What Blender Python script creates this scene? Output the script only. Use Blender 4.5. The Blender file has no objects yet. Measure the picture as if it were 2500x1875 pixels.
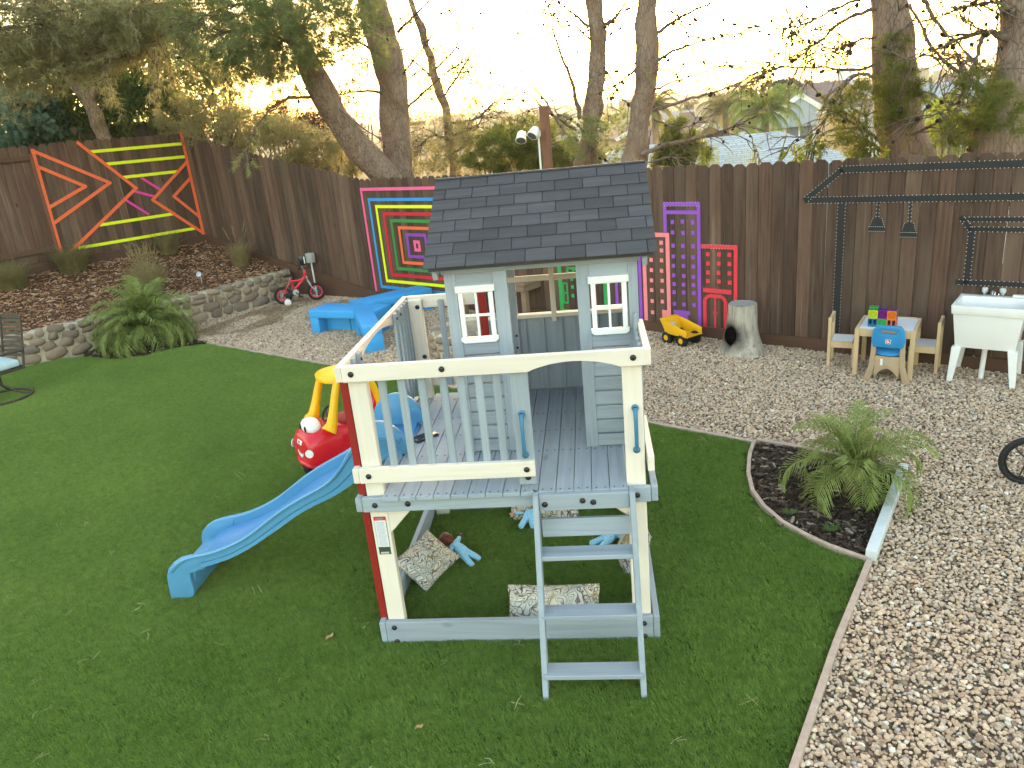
import bpy, bmesh, math, random
import numpy as np
from mathutils import Vector, Matrix, noise as mnoise
random.seed(7); np.random.seed(7)
sc = bpy.context.scene
COL = sc.collection
PI = math.pi
rad = math.radians

# ---------------------------------------------------------------- camera
CAM = Vector((1.2006, -3.3182, 2.5987))
PITCH, YAW, ROLL = 0.3364, -0.1211, -0.0972
FPX = 1878.0
_f = Vector((math.sin(YAW)*math.cos(PITCH), math.cos(YAW)*math.cos(PITCH), -math.sin(PITCH)))
_r = Vector((math.cos(YAW), -math.sin(YAW), 0))
_u = _r.cross(_f)
_r2 = _r*math.cos(ROLL) + _u*math.sin(ROLL)
_u2 = -_r*math.sin(ROLL) + _u*math.cos(ROLL)
cd = bpy.data.cameras.new('camera'); cam = bpy.data.objects.new('camera', cd); COL.objects.link(cam)
cam.matrix_world = Matrix(((_r2.x, _u2.x, -_f.x, CAM.x), (_r2.y, _u2.y, -_f.y, CAM.y), (_r2.z, _u2.z, -_f.z, CAM.z), (0, 0, 0, 1)))
cd.sensor_width = 36.0; cd.lens = FPX/2500*36; cd.clip_end = 6000; cd.clip_start = 0.05
sc.camera = cam

def at(x, y, d):
    """point seen at photograph pixel (x, y) (2500 wide) standing d metres away along the ground from the camera"""
    v = _f + _r2*((x-1250)/FPX) - _u2*((y-937.5)/FPX)
    return CAM + v*(d/math.hypot(v.x, v.y))

# ---------------------------------------------------------------- sky, sun, exposure
SUN_EL, SUN_AZ = rad(5.5), rad(4.0)       # azimuth from +Y towards +X
w = bpy.data.worlds.new('World'); sc.world = w; w.use_nodes = True
nt = w.node_tree; nt.nodes.clear()
sky = nt.nodes.new('ShaderNodeTexSky'); sky.sky_type = 'NISHITA'; sky.sun_disc = False
sky.sun_elevation = SUN_EL; sky.sun_rotation = SUN_AZ
sky.altitude = 200; sky.air_density = 1.0; sky.dust_density = 3.0; sky.ozone_density = 0.6
bg = nt.nodes.new('ShaderNodeBackground'); bg.inputs[1].default_value = 0.15
out = nt.nodes.new('ShaderNodeOutputWorld')
nt.links.new(sky.outputs[0], bg.inputs[0]); nt.links.new(bg.outputs[0], out.inputs[0])
sl = bpy.data.lights.new('sun', 'SUN'); so = bpy.data.objects.new('sun', sl); COL.objects.link(so)
sl.energy = 0.6; sl.angle = rad(25); sl.color = (1.0, 0.86, 0.68)
_sd = Vector((math.sin(SUN_AZ)*math.cos(SUN_EL), math.cos(SUN_AZ)*math.cos(SUN_EL), math.sin(SUN_EL)))
so.rotation_euler = _sd.to_track_quat('Z', 'Y').to_euler(); so.location = (0, 0, 20)
vs = sc.view_settings; vs.view_transform = 'Standard'; vs.look = 'None'; vs.gamma = 1.0; vs.use_curve_mapping = False
vs.exposure = 3.42
vs.use_white_balance = True; vs.white_balance_temperature = 7400; vs.white_balance_tint = 10
cy = sc.cycles
cy.use_denoising = True
try: cy.denoiser = 'OPENIMAGEDENOISE'
except Exception: pass
cy.max_bounces = 5; cy.diffuse_bounces = 2; cy.glossy_bounces = 2; cy.transmission_bounces = 4; cy.transparent_max_bounces = 8
cy.caustics_reflective = False; cy.caustics_refractive = False
cy.use_adaptive_sampling = True; cy.adaptive_threshold = 0.02

# ---------------------------------------------------------------- helpers
def tag(o, label=None, cat=None, group=None, kind=None):
    if label: o['label'] = label
    if cat: o['category'] = cat
    if group: o['group'] = group
    if kind: o['kind'] = kind
    return o

def empty(name, loc=(0, 0, 0), rz=0.0, label=None, cat=None, group=None, kind=None):
    o = bpy.data.objects.new(name, None); COL.objects.link(o)
    o.location = loc; o.rotation_euler = (0, 0, rz); o.empty_display_size = 0.1
    return tag(o, label, cat, group, kind)

def link(name, me, mat=None, parent=None):
    if mat is not None and not me.materials: me.materials.append(mat)
    o = bpy.data.objects.new(name, me); COL.objects.link(o)
    if parent is not None: o.parent = parent
    return o

def copy_tree(o, parent=None):
    c = o.copy(); COL.objects.link(c); c.parent = parent
    for ch in list(o.children): copy_tree(ch, c)
    return c

class MB:
    def __init__(s): s.v = []; s.f = []
    def add(s, vs_, fs):
        n = len(s.v); s.v.extend([tuple(p) for p in vs_]); s.f.extend([tuple(i+n for i in f) for f in fs]); return s
    def box(s, c, d, m=None):
        x, y, z = d[0]/2, d[1]/2, d[2]/2
        p = [Vector((sx*x, sy*y, sz*z)) for sz in (-1, 1) for sy in (-1, 1) for sx in (-1, 1)]
        if m is not None: p = [m @ q for q in p]
        c = Vector(c)
        return s.add([q+c for q in p], [(0, 2, 3, 1), (4, 5, 7, 6), (0, 1, 5, 4), (2, 6, 7, 3), (0, 4, 6, 2), (1, 3, 7, 5)])
    def bb(s, a, b):
        return s.box([(a[i]+b[i])/2 for i in range(3)], [b[i]-a[i] for i in range(3)])
    def bar(s, a, b, w_, h_, up=(0, 0, 1)):
        a, b = Vector(a), Vector(b); d = (b-a); L = d.length; d.normalize(); up = Vector(up)
        if abs(d.dot(up)) > .98: up = Vector((1, 0, 0))
        sx = d.cross(up).normalized(); uz = sx.cross(d)
        m = Matrix((sx, d, uz)).transposed()
        return s.box((a+b)/2, (w_, L, h_), m)
    def prism(s, poly, a, b, axis='y', m=None):
        """polygon in the plane across axis, extruded from a to b; poly pairs are (x,z) for y, (x,y) for z, (y,z) for x"""
        def P(p, t): return Vector({'y': (p[0], t, p[1]), 'z': (p[0], p[1], t), 'x': (t, p[0], p[1])}[axis])
        n = len(poly); vs_ = [P(p, a) for p in poly]+[P(p, b) for p in poly]
        if m is not None: vs_ = [m @ q for q in vs_]
        fs = [tuple(range(n))[::-1], tuple(range(n, 2*n))]+[(i, (i+1) % n, n+(i+1) % n, n+i) for i in range(n)]
        return s.add(vs_, fs)
    def tube(s, pts, r, seg=8, cap=True, closed=False):
        pts = [Vector(p) for p in pts]; n = len(pts)
        rs = r if isinstance(r, (list, tuple)) else [r]*n
        vs_ = []; ref = None
        for i, p in enumerate(pts):
            if closed: t = pts[(i+1) % n]-pts[i-1]
            else: t = pts[min(i+1, n-1)]-pts[max(i-1, 0)]
            if t.length < 1e-9: t = Vector((0, 0, 1))
            t.normalize()
            if ref is None:
                ref = Vector((0, 0, 1)) if abs(t.z) < .9 else Vector((1, 0, 0))
            a = t.cross(ref)
            if a.length < 1e-6: a = t.cross(Vector((0.3, 1, 0.2)))
            a.normalize(); b = a.cross(t); ref = b
            for k in range(seg):
                th = 2*PI*k/seg; vs_.append(p+(a*math.cos(th)+b*math.sin(th))*rs[i])
        fs = []
        for i in range(n if closed else n-1):
            j = (i+1) % n
            for k in range(seg): fs.append((i*seg+k, i*seg+(k+1) % seg, j*seg+(k+1) % seg, j*seg+k))
        if cap and not closed:
            fs.append(tuple(range(seg))[::-1]); fs.append(tuple((n-1)*seg+k for k in range(seg)))
        return s.add(vs_, fs)
    def lathe(s, prof, seg=16, m=None):
        """profile of (r, z) turned about z, then moved by m"""
        vs_ = []; n = len(prof)
        for r, z in prof:
            for k in range(seg): vs_.append(Vector((r*math.cos(2*PI*k/seg), r*math.sin(2*PI*k/seg), z)))
        if m is not None: vs_ = [m @ q for q in vs_]
        fs = [(i*seg+k, i*seg+(k+1) % seg, (i+1)*seg+(k+1) % seg, (i+1)*seg+k) for i in range(n-1) for k in range(seg)]
        fs.append(tuple(range(seg))[::-1]); fs.append(tuple((n-1)*seg+k for k in range(seg)))
        return s.add(vs_, fs)
    def ball(s, c, r, seg=12, ring=8, m=None):
        r = r if isinstance(r, (list, tuple)) else (r, r, r); c = Vector(c)
        vs_ = [Vector((0, 0, -r[2]))]
        for i in range(1, ring):
            ph = -PI/2+PI*i/ring
            for k in range(seg): vs_.append(Vector((r[0]*math.cos(ph)*math.cos(2*PI*k/seg), r[1]*math.cos(ph)*math.sin(2*PI*k/seg), r[2]*math.sin(ph))))
        vs_.append(Vector((0, 0, r[2]))); N = len(vs_)-1
        if m is not None: vs_ = [m @ q for q in vs_]
        fs = [(0, 1+(k+1) % seg, 1+k) for k in range(seg)]
        for i in range(ring-2):
            o = 1+i*seg
            fs += [(o+k, o+(k+1) % seg, o+seg+(k+1) % seg, o+seg+k) for k in range(seg)]
        o = 1+(ring-2)*seg
        fs += [(o+k, o+(k+1) % seg, N) for k in range(seg)]
        return s.add([q+c for q in vs_], fs)
    def grid(s, fn, nu, nv, cu=False):
        vs_ = [fn(i/nu, j/nv) for j in range(nv+1) for i in range(nu+(0 if cu else 1))]
        w_ = nu+(0 if cu else 1)
        fs = [(j*w_+i, j*w_+(i+1) % w_, (j+1)*w_+(i+1) % w_, (j+1)*w_+i) for j in range(nv) for i in range(nu)]
        return s.add(vs_, fs)
    def mesh(s, name, mat=None, bevel=0.0, seg=1, smooth=False, ang=40, recalc=True):
        me = bpy.data.meshes.new(name); me.from_pydata([tuple(p) for p in s.v], [], s.f)
        if bevel or recalc:
            bm = bmesh.new(); bm.from_mesh(me)
            if recalc: bmesh.ops.recalc_face_normals(bm, faces=bm.faces)
            if bevel:
                es = [e for e in bm.edges if len(e.link_faces) == 2 and e.calc_face_angle(0) > rad(30)]
                bmesh.ops.bevel(bm, geom=es, offset=bevel, segments=seg, affect='EDGES', profile=.5, clamp_overlap=True)
            bm.to_mesh(me); bm.free()
        if smooth or (bevel and seg > 1):
            me.polygons.foreach_set('use_smooth', [True]*len(me.polygons)); me.set_sharp_from_angle(angle=rad(ang))
        if mat: me.materials.append(mat)
        return me
    def build(s, name, mat, parent=None, **k):
        return link(name, s.mesh(name, mat, **k), None, parent)

def big_mesh(name, verts, faces_n, mat, parent=None, smooth=False):
    """numpy mesh: verts (N,3), faces all of the same size (M,k)"""
    me = bpy.data.meshes.new(name); k = faces_n.shape[1]; M = faces_n.shape[0]
    me.vertices.add(len(verts)); me.vertices.foreach_set('co', np.ascontiguousarray(verts, dtype=np.float32).ravel())
    me.loops.add(M*k); me.loops.foreach_set('vertex_index', np.ascontiguousarray(faces_n, dtype=np.int32).ravel())
    me.polygons.add(M); me.polygons.foreach_set('loop_start', np.arange(0, M*k, k, dtype=np.int32))
    me.update(calc_edges=True)
    if smooth: me.polygons.foreach_set('use_smooth', [True]*M)
    me.materials.append(mat)
    return link(name, me, None, parent)

# ---------------------------------------------------------------- materials
class NT:
    def __init__(s, name):
        s.m = bpy.data.materials.new(name); s.m.use_nodes = True; s.t = s.m.node_tree; s.n = s.t.nodes; s.l = s.t.links
        s.b = s.n['Principled BSDF']
    def add(s, typ, **kw):
        n = s.n.new(typ)
        for k, v in kw.items():
            if k in n.inputs.keys() if isinstance(k, str) else False: s.set(n.inputs[k], v)
            else: setattr(n, k, v)
        return n
    def set(s, i, v):
        if hasattr(v, 'is_output') or isinstance(v, bpy.types.NodeSocket): s.l.new(v, i)
        else:
            if isinstance(v, (tuple, list)) and len(v) == 3 and i.type == 'RGBA': v = (*v, 1)
            i.default_value = v
    def coords(s, scale=(1, 1, 1), rnd=True, kind='Object'):
        tc = s.n.new('ShaderNodeTexCoord'); mp = s.n.new('ShaderNodeMapping')
        mp.inputs['Scale'].default_value = scale; s.l.new(tc.outputs[kind], mp.inputs['Vector'])
        if rnd:
            oi = s.n.new('ShaderNodeObjectInfo'); ml = s.n.new('ShaderNodeMath'); ml.operation = 'MULTIPLY'; ml.inputs[1].default_value = 57.0
            s.l.new(oi.outputs['Random'], ml.inputs[0])
            ad = s.n.new('ShaderNodeVectorMath'); ad.operation = 'ADD'
            s.l.new(mp.outputs[0], ad.inputs[0]); s.l.new(ml.outputs[0], ad.inputs[1]); return ad.outputs[0]
        return mp.outputs[0]
    def noise(s, vec, scale, detail=4, rough=.55, dist=0.0):
        n = s.n.new('ShaderNodeTexNoise'); s.l.new(vec, n.inputs['Vector'])
        n.inputs['Scale'].default_value = scale; n.inputs['Detail'].default_value = detail; n.inputs['Roughness'].default_value = rough; n.inputs['Distortion'].default_value = dist
        return n.outputs['Fac']
    def voro(s, vec, scale, feat='F1', out='Distance'):
        n = s.n.new('ShaderNodeTexVoronoi'); n.feature = feat; s.l.new(vec, n.inputs['Vector']); n.inputs['Scale'].default_value = scale
        return n.outputs[out]
    def ramp(s, fac, stops, interp='LINEAR'):
        n = s.n.new('ShaderNodeValToRGB'); s.l.new(fac, n.inputs[0]); cr = n.color_ramp; cr.interpolation = interp
        while len(cr.elements) < len(stops): cr.elements.new(.5)
        for e, (p, c) in zip(cr.elements, stops):
            e.position = p; e.color = (*c, 1) if isinstance(c, (tuple, list)) else (c, c, c, 1)
        return n.outputs[0]
    def mix(s, fac, a, b, mode='MIX'):
        n = s.n.new('ShaderNodeMix'); n.data_type = 'RGBA'; n.blend_type = mode
        s.set(n.inputs['Factor'], fac); s.set(n.inputs['A'] if False else n.inputs[6], a); s.set(n.inputs[7], b); return n.outputs[2]
    def math(s, op, a, b=0.0):
        n = s.n.new('ShaderNodeMath'); n.operation = op; s.set(n.inputs[0], a); s.set(n.inputs[1], b); return n.outputs[0]
    def rnd(s):
        return s.n.new('ShaderNodeObjectInfo').outputs['Random']
    def bump(s, h, strength=.3, dist=.01):
        n = s.n.new('ShaderNodeBump'); n.inputs['Strength'].default_value = strength; n.inputs['Distance'].default_value = dist
        s.l.new(h, n.inputs['Height']); s.l.new(n.outputs[0], s.b.inputs['Normal'])
    def out(s, col, rough=.6, spec=None, metal=None):
        s.set(s.b.inputs['Base Color'], col); s.set(s.b.inputs['Roughness'], rough)
        if spec is not None: s.b.inputs['Specular IOR Level'].default_value = spec
        if metal is not None: s.b.inputs['Metallic'].default_value = metal
        return s.m

def mul(c, k): return tuple(min(1, x*k) for x in c)

def plain(name, c, rough=.5, var=.12, scale=9, bump=.0, spec=.4, metal=None, grime=0.0):
    n = NT(name); v = n.coords((1, 1, 1)); f = n.noise(v, scale, 5, .6)
    col = n.ramp(f, [(.3, mul(c, 1-var)), (.7, mul(c, 1+var*.6))])
    if grime:
        g = n.noise(v, scale*.35, 6, .7); col = n.mix(n.ramp(g, [(.52, 0.0), (.75, grime)]), col, mul(c, .45))
    if bump: n.bump(n.noise(v, scale*12, 3), bump, .004)
    return n.out(col, rough, spec, metal)

def wood(name, c, axis='x', dark=.72, light=1.12, grain=26, rough=.62, knots=True, rv=.10, bump=.25, spec=.3):
    n = NT(name); st = {'x': (.05, 1, 1), 'y': (1, .05, 1), 'z': (1, 1, .05)}[axis]
    v = n.coords(st); g = n.noise(v, grain, 6, .62, 1.2)
    v2 = n.coords({'x': (.4, 1, 1), 'y': (1, .4, 1), 'z': (1, 1, .4)}[axis]); b = n.noise(v2, 3.2, 4, .6)
    col = n.ramp(g, [(.25, mul(c, dark)), (.5, c), (.78, mul(c, light))])
    col = n.mix(n.ramp(b, [(.35, 0.0), (.7, .35)]), col, mul(c, .80))
    if knots:
        v3 = n.coords({'x': (.45, 1, 1), 'y': (1, .45, 1), 'z': (1, 1, .45)}[axis]); k = n.voro(v3, 4.2)
        col = n.mix(n.ramp(k, [(.03, .55), (.085, 0.0)]), col, mul(c, .5))
    r = n.rnd(); col = n.mix(1.0, col, n.ramp(r, [(0, 1-rv), (1, 1.0)]), 'MULTIPLY')
    if bump: n.bump(g, bump, .002)
    return n.out(col, rough, spec)

MT = {}
# ================================================================ setting
def in_poly(P, poly):
    x, y = P[:, 0], P[:, 1]; ins = np.zeros(len(P), bool); n = len(poly)
    for i in range(n):
        x1, y1 = poly[i]; x2, y2 = poly[(i+1) % n]
        c = ((y1 > y) != (y2 > y)) & (x < (x2-x1)*(y-y1)/((y2-y1) if y2 != y1 else 1e-9)+x1); ins ^= c
    return ins

def jitter(poly, step, seed=1, jit=.9):
    rs = np.random.RandomState(seed); a = np.array(poly); lo, hi = a.min(0), a.max(0)
    gx, gy = np.meshgrid(np.arange(lo[0], hi[0], step), np.arange(lo[1], hi[1], step))
    P = np.stack([gx.ravel(), gy.ravel()], 1)+(rs.rand(gx.size, 2)-.5)*step*jit
    return P[in_poly(P, poly)]

def visible(P, pad=0.12, z=0.0, pads=None):
    """keep ground points inside the frame widened by pad"""
    Q = np.c_[P[:, :2], np.full(len(P), z) if P.shape[1] < 3 else P[:, 2]]-np.array(CAM)
    d = Q @ np.array(_f); x = Q @ np.array(_r2)/np.maximum(d, .01)*FPX; y = Q @ np.array(_u2)/np.maximum(d, .01)*FPX
    return (d > .3) & (abs(x) < 1250*(1+pad*2)) & (y > -937*(1+pad*2.2)) & (y < 937*1.5)

def scatter(name, P, protos, scl, mat, rotx=0.15, rotz=2*PI, seed=3, kind='stuff', label=None, cat=None, parent=None, upright=False):
    """points carrying instances of the given meshes through geometry nodes"""
    rs = np.random.RandomState(seed); N = len(P)
    me = bpy.data.meshes.new(name); me.vertices.add(N); me.vertices.foreach_set('co', np.ascontiguousarray(P, dtype=np.float32).ravel())
    a = me.attributes.new('rot', 'FLOAT_VECTOR', 'POINT')
    R = np.c_[(rs.rand(N)-.5)*2*rotx, (rs.rand(N)-.5)*2*rotx, rs.rand(N)*rotz]; a.data.foreach_set('vector', R.astype(np.float32).ravel())
    a = me.attributes.new('scl', 'FLOAT', 'POINT'); a.data.foreach_set('value', (scl[0]+rs.rand(N)**1.5*(scl[1]-scl[0])).astype(np.float32))
    a = me.attributes.new('idx', 'INT', 'POINT'); a.data.foreach_set('value', rs.randint(0, len(protos), N).astype(np.int32))
    o = link(name, me, mat, parent)
    ng = bpy.data.node_groups.new(name+'_nodes', 'GeometryNodeTree')
    ng.interface.new_socket('Geometry', in_out='INPUT', socket_type='NodeSocketGeometry'); ng.interface.new_socket('Geometry', in_out='OUTPUT', socket_type='NodeSocketGeometry')
    n = ng.nodes; gi = n.new('NodeGroupInput'); go = n.new('NodeGroupOutput'); L = ng.links
    join = n.new('GeometryNodeGeometryToInstance')
    for pm in reversed(protos):
        po = bpy.data.objects.new(pm.name, pm)
        oi = n.new('GeometryNodeObjectInfo'); oi.inputs['Object'].default_value = po; oi.inputs['As Instance'].default_value = False
        L.new(oi.outputs['Geometry'], join.inputs[0])
    iop = n.new('GeometryNodeInstanceOnPoints'); L.new(gi.outputs[0], iop.inputs['Points']); L.new(join.outputs[0], iop.inputs['Instance'])
    iop.inputs['Pick Instance'].default_value = True
    def attr(nm, t):
        k = n.new('GeometryNodeInputNamedAttribute'); k.data_type = t; k.inputs[0].default_value = nm; return k.outputs[0]
    L.new(attr('idx', 'INT'), iop.inputs['Instance Index']); L.new(attr('scl', 'FLOAT'), iop.inputs['Scale'])
    er = n.new('FunctionNodeEulerToRotation'); L.new(attr('rot', 'FLOAT_VECTOR'), er.inputs[0]); L.new(er.outputs[0], iop.inputs['Rotation'])
    L.new(iop.outputs[0], go.inputs[0])
    md = o.modifiers.new('scatter', 'NODES'); md.node_group = ng
    return tag(o, label, cat, None, kind)

# ---- materials of the ground
def m_ground():
    n = NT('dry_earth'); v = n.coords((1, 1, 1), False); f = n.noise(v, .35, 6, .7); g = n.noise(v, 9, 5, .7)
    col = n.mix(n.ramp(f, [(.4, 0.0), (.6, 1.0)]), (.09, .085, .04), (.17, .13, .075)); col = n.mix(n.ramp(g, [(.4, 0.0), (.7, .6)]), col, (.05, .06, .02))
    n.bump(g, .5, .05); return n.out(col, .95, .1)
def m_turfbase():
    n = NT('turf_backing'); v = n.coords((1, 1, 1), False); g = n.noise(v, 60, 4, .7)
    return n.out(n.ramp(g, [(.3, (.02, .045, .008)), (.7, (.06, .11, .02))]), .95, .1)
def m_blade():
    n = NT('turf_blade'); ge = n.n.new('ShaderNodeNewGeometry'); f = n.noise(ge.outputs['Position'], .8, 5, .65); h = n.noise(ge.outputs['Position'], 120, 3, .6)
    col = n.mix(n.ramp(f, [(.35, 0.0), (.65, 1.0)]), (.098, .19, .025), (.20, .295, .056))
    col = n.mix(n.ramp(h, [(.38, 0.0), (.66, 1.0)]), col, (.21, .32, .075))
    col = n.mix(n.ramp(h, [(.24, .75), (.42, 0.0)]), col, (.045, .11, .014))
    h3 = n.noise(ge.outputs['Position'], 30, 3, .65)
    col = n.mix(1.0, col, n.ramp(h3, [(.30, .72), (.5, 1.0), (.72, 1.25)]), 'MULTIPLY')
    return n.out(col, .55, .25)
def m_gravel():
    n = NT('gravel_stone'); r = n.rnd(); ge = n.n.new('ShaderNodeNewGeometry'); f = n.noise(ge.outputs['Position'], 90, 4, .7)
    w_ = n.noise(ge.outputs['Position'], .9, 3, .6)
    col = n.ramp(r, [(0, (.13, .095, .075)), (.10, (.40, .275, .185)), (.35, (.67, .49, .345)), (.62, (.60, .42, .295)), (.80, (.80, .63, .475)), (.93, (.47, .365, .29)), (.975, (.88, .81, .70)), (1, (.19, .175, .175))])
    col = n.mix(n.ramp(f, [(.35, .35), (.65, 0.0)]), col, (.22, .17, .13))
    col = n.mix(n.ramp(w_, [(.45, 0.0), (.75, .30)]), col, (.30, .22, .16))
    return n.out(col, .85, .2)
def m_gravelbase():
    n = NT('gravel_bed'); v = n.coords((1, 1, 1), False); c = n.voro(v, 32, 'F1', 'Color'); d = n.voro(v, 32)
    col = n.mix(n.ramp(d, [(.1, 0.0), (.5, 1.0)]), n.mix(.4, (.36, .28, .21), c), (.07, .05, .035)); n.bump(d, -.6, .02)
    col = n.mix(.55, col, (.30, .225, .16)); return n.out(col, .95, .1)
def m_mulch(name, cols):
    n = NT(name); r = n.rnd(); ge = n.n.new('ShaderNodeNewGeometry'); f = n.noise(ge.outputs['Position'], 60, 3, .6)
    col = n.ramp(r, cols); col = n.mix(n.ramp(f, [(.35, .45), (.6, 0.0)]), col, (.03, .02, .014)); return n.out(col, .9, .15)
def m_soil(name, a, b):
    n = NT(name); v = n.coords((1, 1, 1), False); g = n.noise(v, 22, 6, .75); h = n.noise(v, 2.0, 4, .6)
    col = n.ramp(g, [(.3, a), (.7, b)]); col = n.mix(n.ramp(h, [(.4, 0.0), (.7, .5)]), col, mul(a, .7)); n.bump(g, .8, .03); return n.out(col, .95, .1)

G_ground = m_ground()
MT['turfbase'] = m_turfbase(); MT['blade'] = m_blade(); MT['gravel'] = m_gravel(); MT['gravelbase'] = m_gravelbase()
MT['mulchR'] = m_mulch('red_brown_litter', [(0, (.08, .042, .028)), (.25, (.23, .11, .062)), (.55, (.40, .20, .11)), (.8, (.54, .31, .18)), (.95, (.62, .43, .29)), (1, (.74, .63, .52))])
MT['mulchD'] = m_mulch('dark_bark_mulch', [(0, (.018, .014, .012)), (.4, (.05, .036, .028)), (.7, (.09, .062, .045)), (.9, (.19, .14, .10)), (1, (.42, .36, .30))])
MT['straw'] = m_mulch('dry_pine_needle', [(0, (.22, .12, .06)), (.5, (.36, .22, .11)), (1, (.50, .38, .20))])
MT['strawpale'] = m_mulch('pale_pine_needle', [(0, (.42, .38, .16)), (.5, (.55, .50, .26)), (1, (.66, .60, .38))])
MT['soilR'] = m_soil('planter_soil', (.055, .030, .018), (.15, .08, .045)); MT['soilD'] = m_soil('bed_soil', (.022, .016, .012), (.06, .042, .03))

# ---- terrain: the yard, the slope behind the fence, the valley with the town
FB = Vector((-2.30, 8.567, 0)); UR = Vector((.8218, -.5698, 0)); NR = Vector((.5698, .8218, 0))
FA = Vector((-5.88, 10.41, 0)); UM = Vector((.889, -.457, 0)); NM = Vector((.457, .889, 0)); UL = Vector((.62, .784, 0)); NL = Vector((-.784, .62, 0))
def sstep(a, b, t):
    t = min(1, max(0, (t-a)/(b-a))); return t*t*(3-2*t)
def terrain(x, y):
    d = (x-FB.x)*NR.x+(y-FB.y)*NR.y
    dm = (x-FA.x)*NM.x+(y-FA.y)*NM.y; dl = (x-FA.x)*NL.x+(y-FA.y)*NL.y
    base = -.14
    if d < .25 and dm < .25 and dl < .25: return base
    side = sstep(-1, -8, x)                     # the bank is higher behind the fence on the far side
    r = max(d, dm*.9, dl*.9)
    h = base+side*.95*sstep(1.3, 3.2, r)
    fall = sstep(1.0, 26, max(d, 0))
    h -= fall*(8.2-4.0*sstep(8, -25, x))
    h += 7.3*sstep(110, 620, r)+10*sstep(500, 1500, r)*(0.3+.7*mnoise.noise(Vector((x*.0012, y*.0012, 0)))**2*2)
    h += mnoise.noise(Vector((x*.02, y*.02, 3)))*1.2*sstep(5, 60, r)+mnoise.noise(Vector((x*.006, y*.006, 8)))*5*sstep(120, 500, r)
    return h
def axis_steps(lo, hi, c):
    s = [0.0]; st = .5
    while s[-1] < hi: s.append(s[-1]+st); st *= 1.115
    t = [0.0]; st = .5
    while t[-1] > lo: t.append(t[-1]-st); st *= 1.115
    return [c+q for q in sorted(set(t+s))]
xs_ = axis_steps(-2600, 2600, 0); ys_ = axis_steps(-60, 3000, 9)
mb = MB(); mb.v = [(x, y, terrain(x, y)) for y in ys_ for x in xs_]; W_ = len(xs_)
mb.f = [(j*W_+i, j*W_+i+1, (j+1)*W_+i+1, (j+1)*W_+i) for j in range(len(ys_)-1) for i in range(W_-1)]
tag(mb.build('ground', G_ground, smooth=True, ang=180, recalc=False), kind='structure')

# ---- turf
BED = [(2.371, 2.339), (2.30, 2.14), (2.264, 2.001), (2.217, 1.785), (2.193, 1.522), (2.221, 1.296), (2.29, 1.085), (2.382, .934), (2.49, .792), (2.596, .692), (2.655, .64)]
TURF_L = [(-8.6, 4.6), (-7.3, 5.35), (-6.745, 5.767), (-6.44, 5.917), (-6.172, 6.134), (-5.761, 6.2), (-5.28, 5.959), (-4.888, 5.989), (-4.543, 6.30), (-4.118, 6.428)]
TURF = [(.9, -2.6), (-8.6, -2.6)]+TURF_L+BED+[(1.894, -.819)]
def sheet(name, poly, z, mat, kind='structure'):
    me = bpy.data.meshes.new(name); bm = bmesh.new(); vs_ = [bm.verts.new((x, y, z)) for x, y in poly]; f = bm.faces.new(vs_)
    bmesh.ops.triangulate(bm, faces=[f]); bmesh.ops.recalc_face_normals(bm, faces=bm.faces)
    if bm.faces[0].normal.z < 0: bmesh.ops.reverse_faces(bm, faces=bm.faces) if hasattr(bmesh.ops, 'reverse_faces') else None
    bm.to_mesh(me); bm.free(); o = link(name, me, mat); return tag(o, kind=kind)
sheet('lawn', TURF, 0.0, MT['turfbase'])
def blade_patch(i):
    rs = np.random.RandomState(40+i); n = 560; S = .13
    p = (rs.rand(n, 2)-.5)*S; th = rs.rand(n)*2*PI; h = .019+rs.rand(n)*.008; w_ = .0014+rs.rand(n)*.0010; ln = .002+rs.rand(n)*.010; lt = rs.rand(n)*2*PI
    a = np.c_[p[:, 0]-np.cos(th)*w_, p[:, 1]-np.sin(th)*w_, np.zeros(n)]; b = np.c_[p[:, 0]+np.cos(th)*w_, p[:, 1]+np.sin(th)*w_, np.zeros(n)]
    t = np.c_[p[:, 0]+np.cos(lt)*ln-.0085, p[:, 1]+np.sin(lt)*ln+.0035, h]
    me = bpy.data.meshes.new('blade_patch'); V = np.stack([a, b, t], 1).reshape(-1, 3)
    me.from_pydata(V.tolist(), [], np.arange(3*n).reshape(-1, 3).tolist()); me.materials.append(MT['blade']); return me
P = jitter(TURF, .078, 5, .8); P = P[visible(P, .14)]
for dx_, dy_ in ((.055, 0), (-.055, 0), (0, .055), (0, -.055)): P = P[in_poly(P+np.array([dx_, dy_]), TURF)]
scatter('turf_grass', np.c_[P, np.zeros(len(P))], [blade_patch(i) for i in range(6)], (.9, 1.15), MT['blade'], rotx=.0, rotz=.7, seed=4)['label'] = 'short green artificial grass of the lawn'

# ---- gravel
def pebble(i, flat=.6, sub=1, mat=None, name='pebble'):
    rs = random.Random(100+i); bm = bmesh.new(); bmesh.ops.create_icosphere(bm, subdivisions=sub, radius=1.0)
    o = Vector((rs.random()*40, rs.random()*40, 0)); sx, sy, sz = 1.0, .6+rs.random()*.35, flat*(.75+rs.random()*.45)
    for v in bm.verts:
        k = 1+.38*mnoise.noise(v.co*1.1+o); v.co = Vector((v.co.x*k*sx, v.co.y*k*sy, v.co.z*k*sz))
    me = bpy.data.meshes.new(name); bm.to_mesh(me); bm.free(); me.materials.append(mat or MT['gravel']); return me
GRAVEL = [(-4.118, 6.428), (-4.62, 6.85), (-4.95, 7.30), (-5.02, 7.58), (-4.60, 8.20), (-4.22, 8.88), (-3.98, 9.40), (-2.30, 8.55), (6.6, 2.34), (6.6, -2.6), (1.0, -2.6), (1.894, -.819), (2.655, .64), (3.26, 1.70), (2.371, 2.339)]
sheet('gravel_ground', GRAVEL, -.012, MT['gravelbase'])
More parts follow.
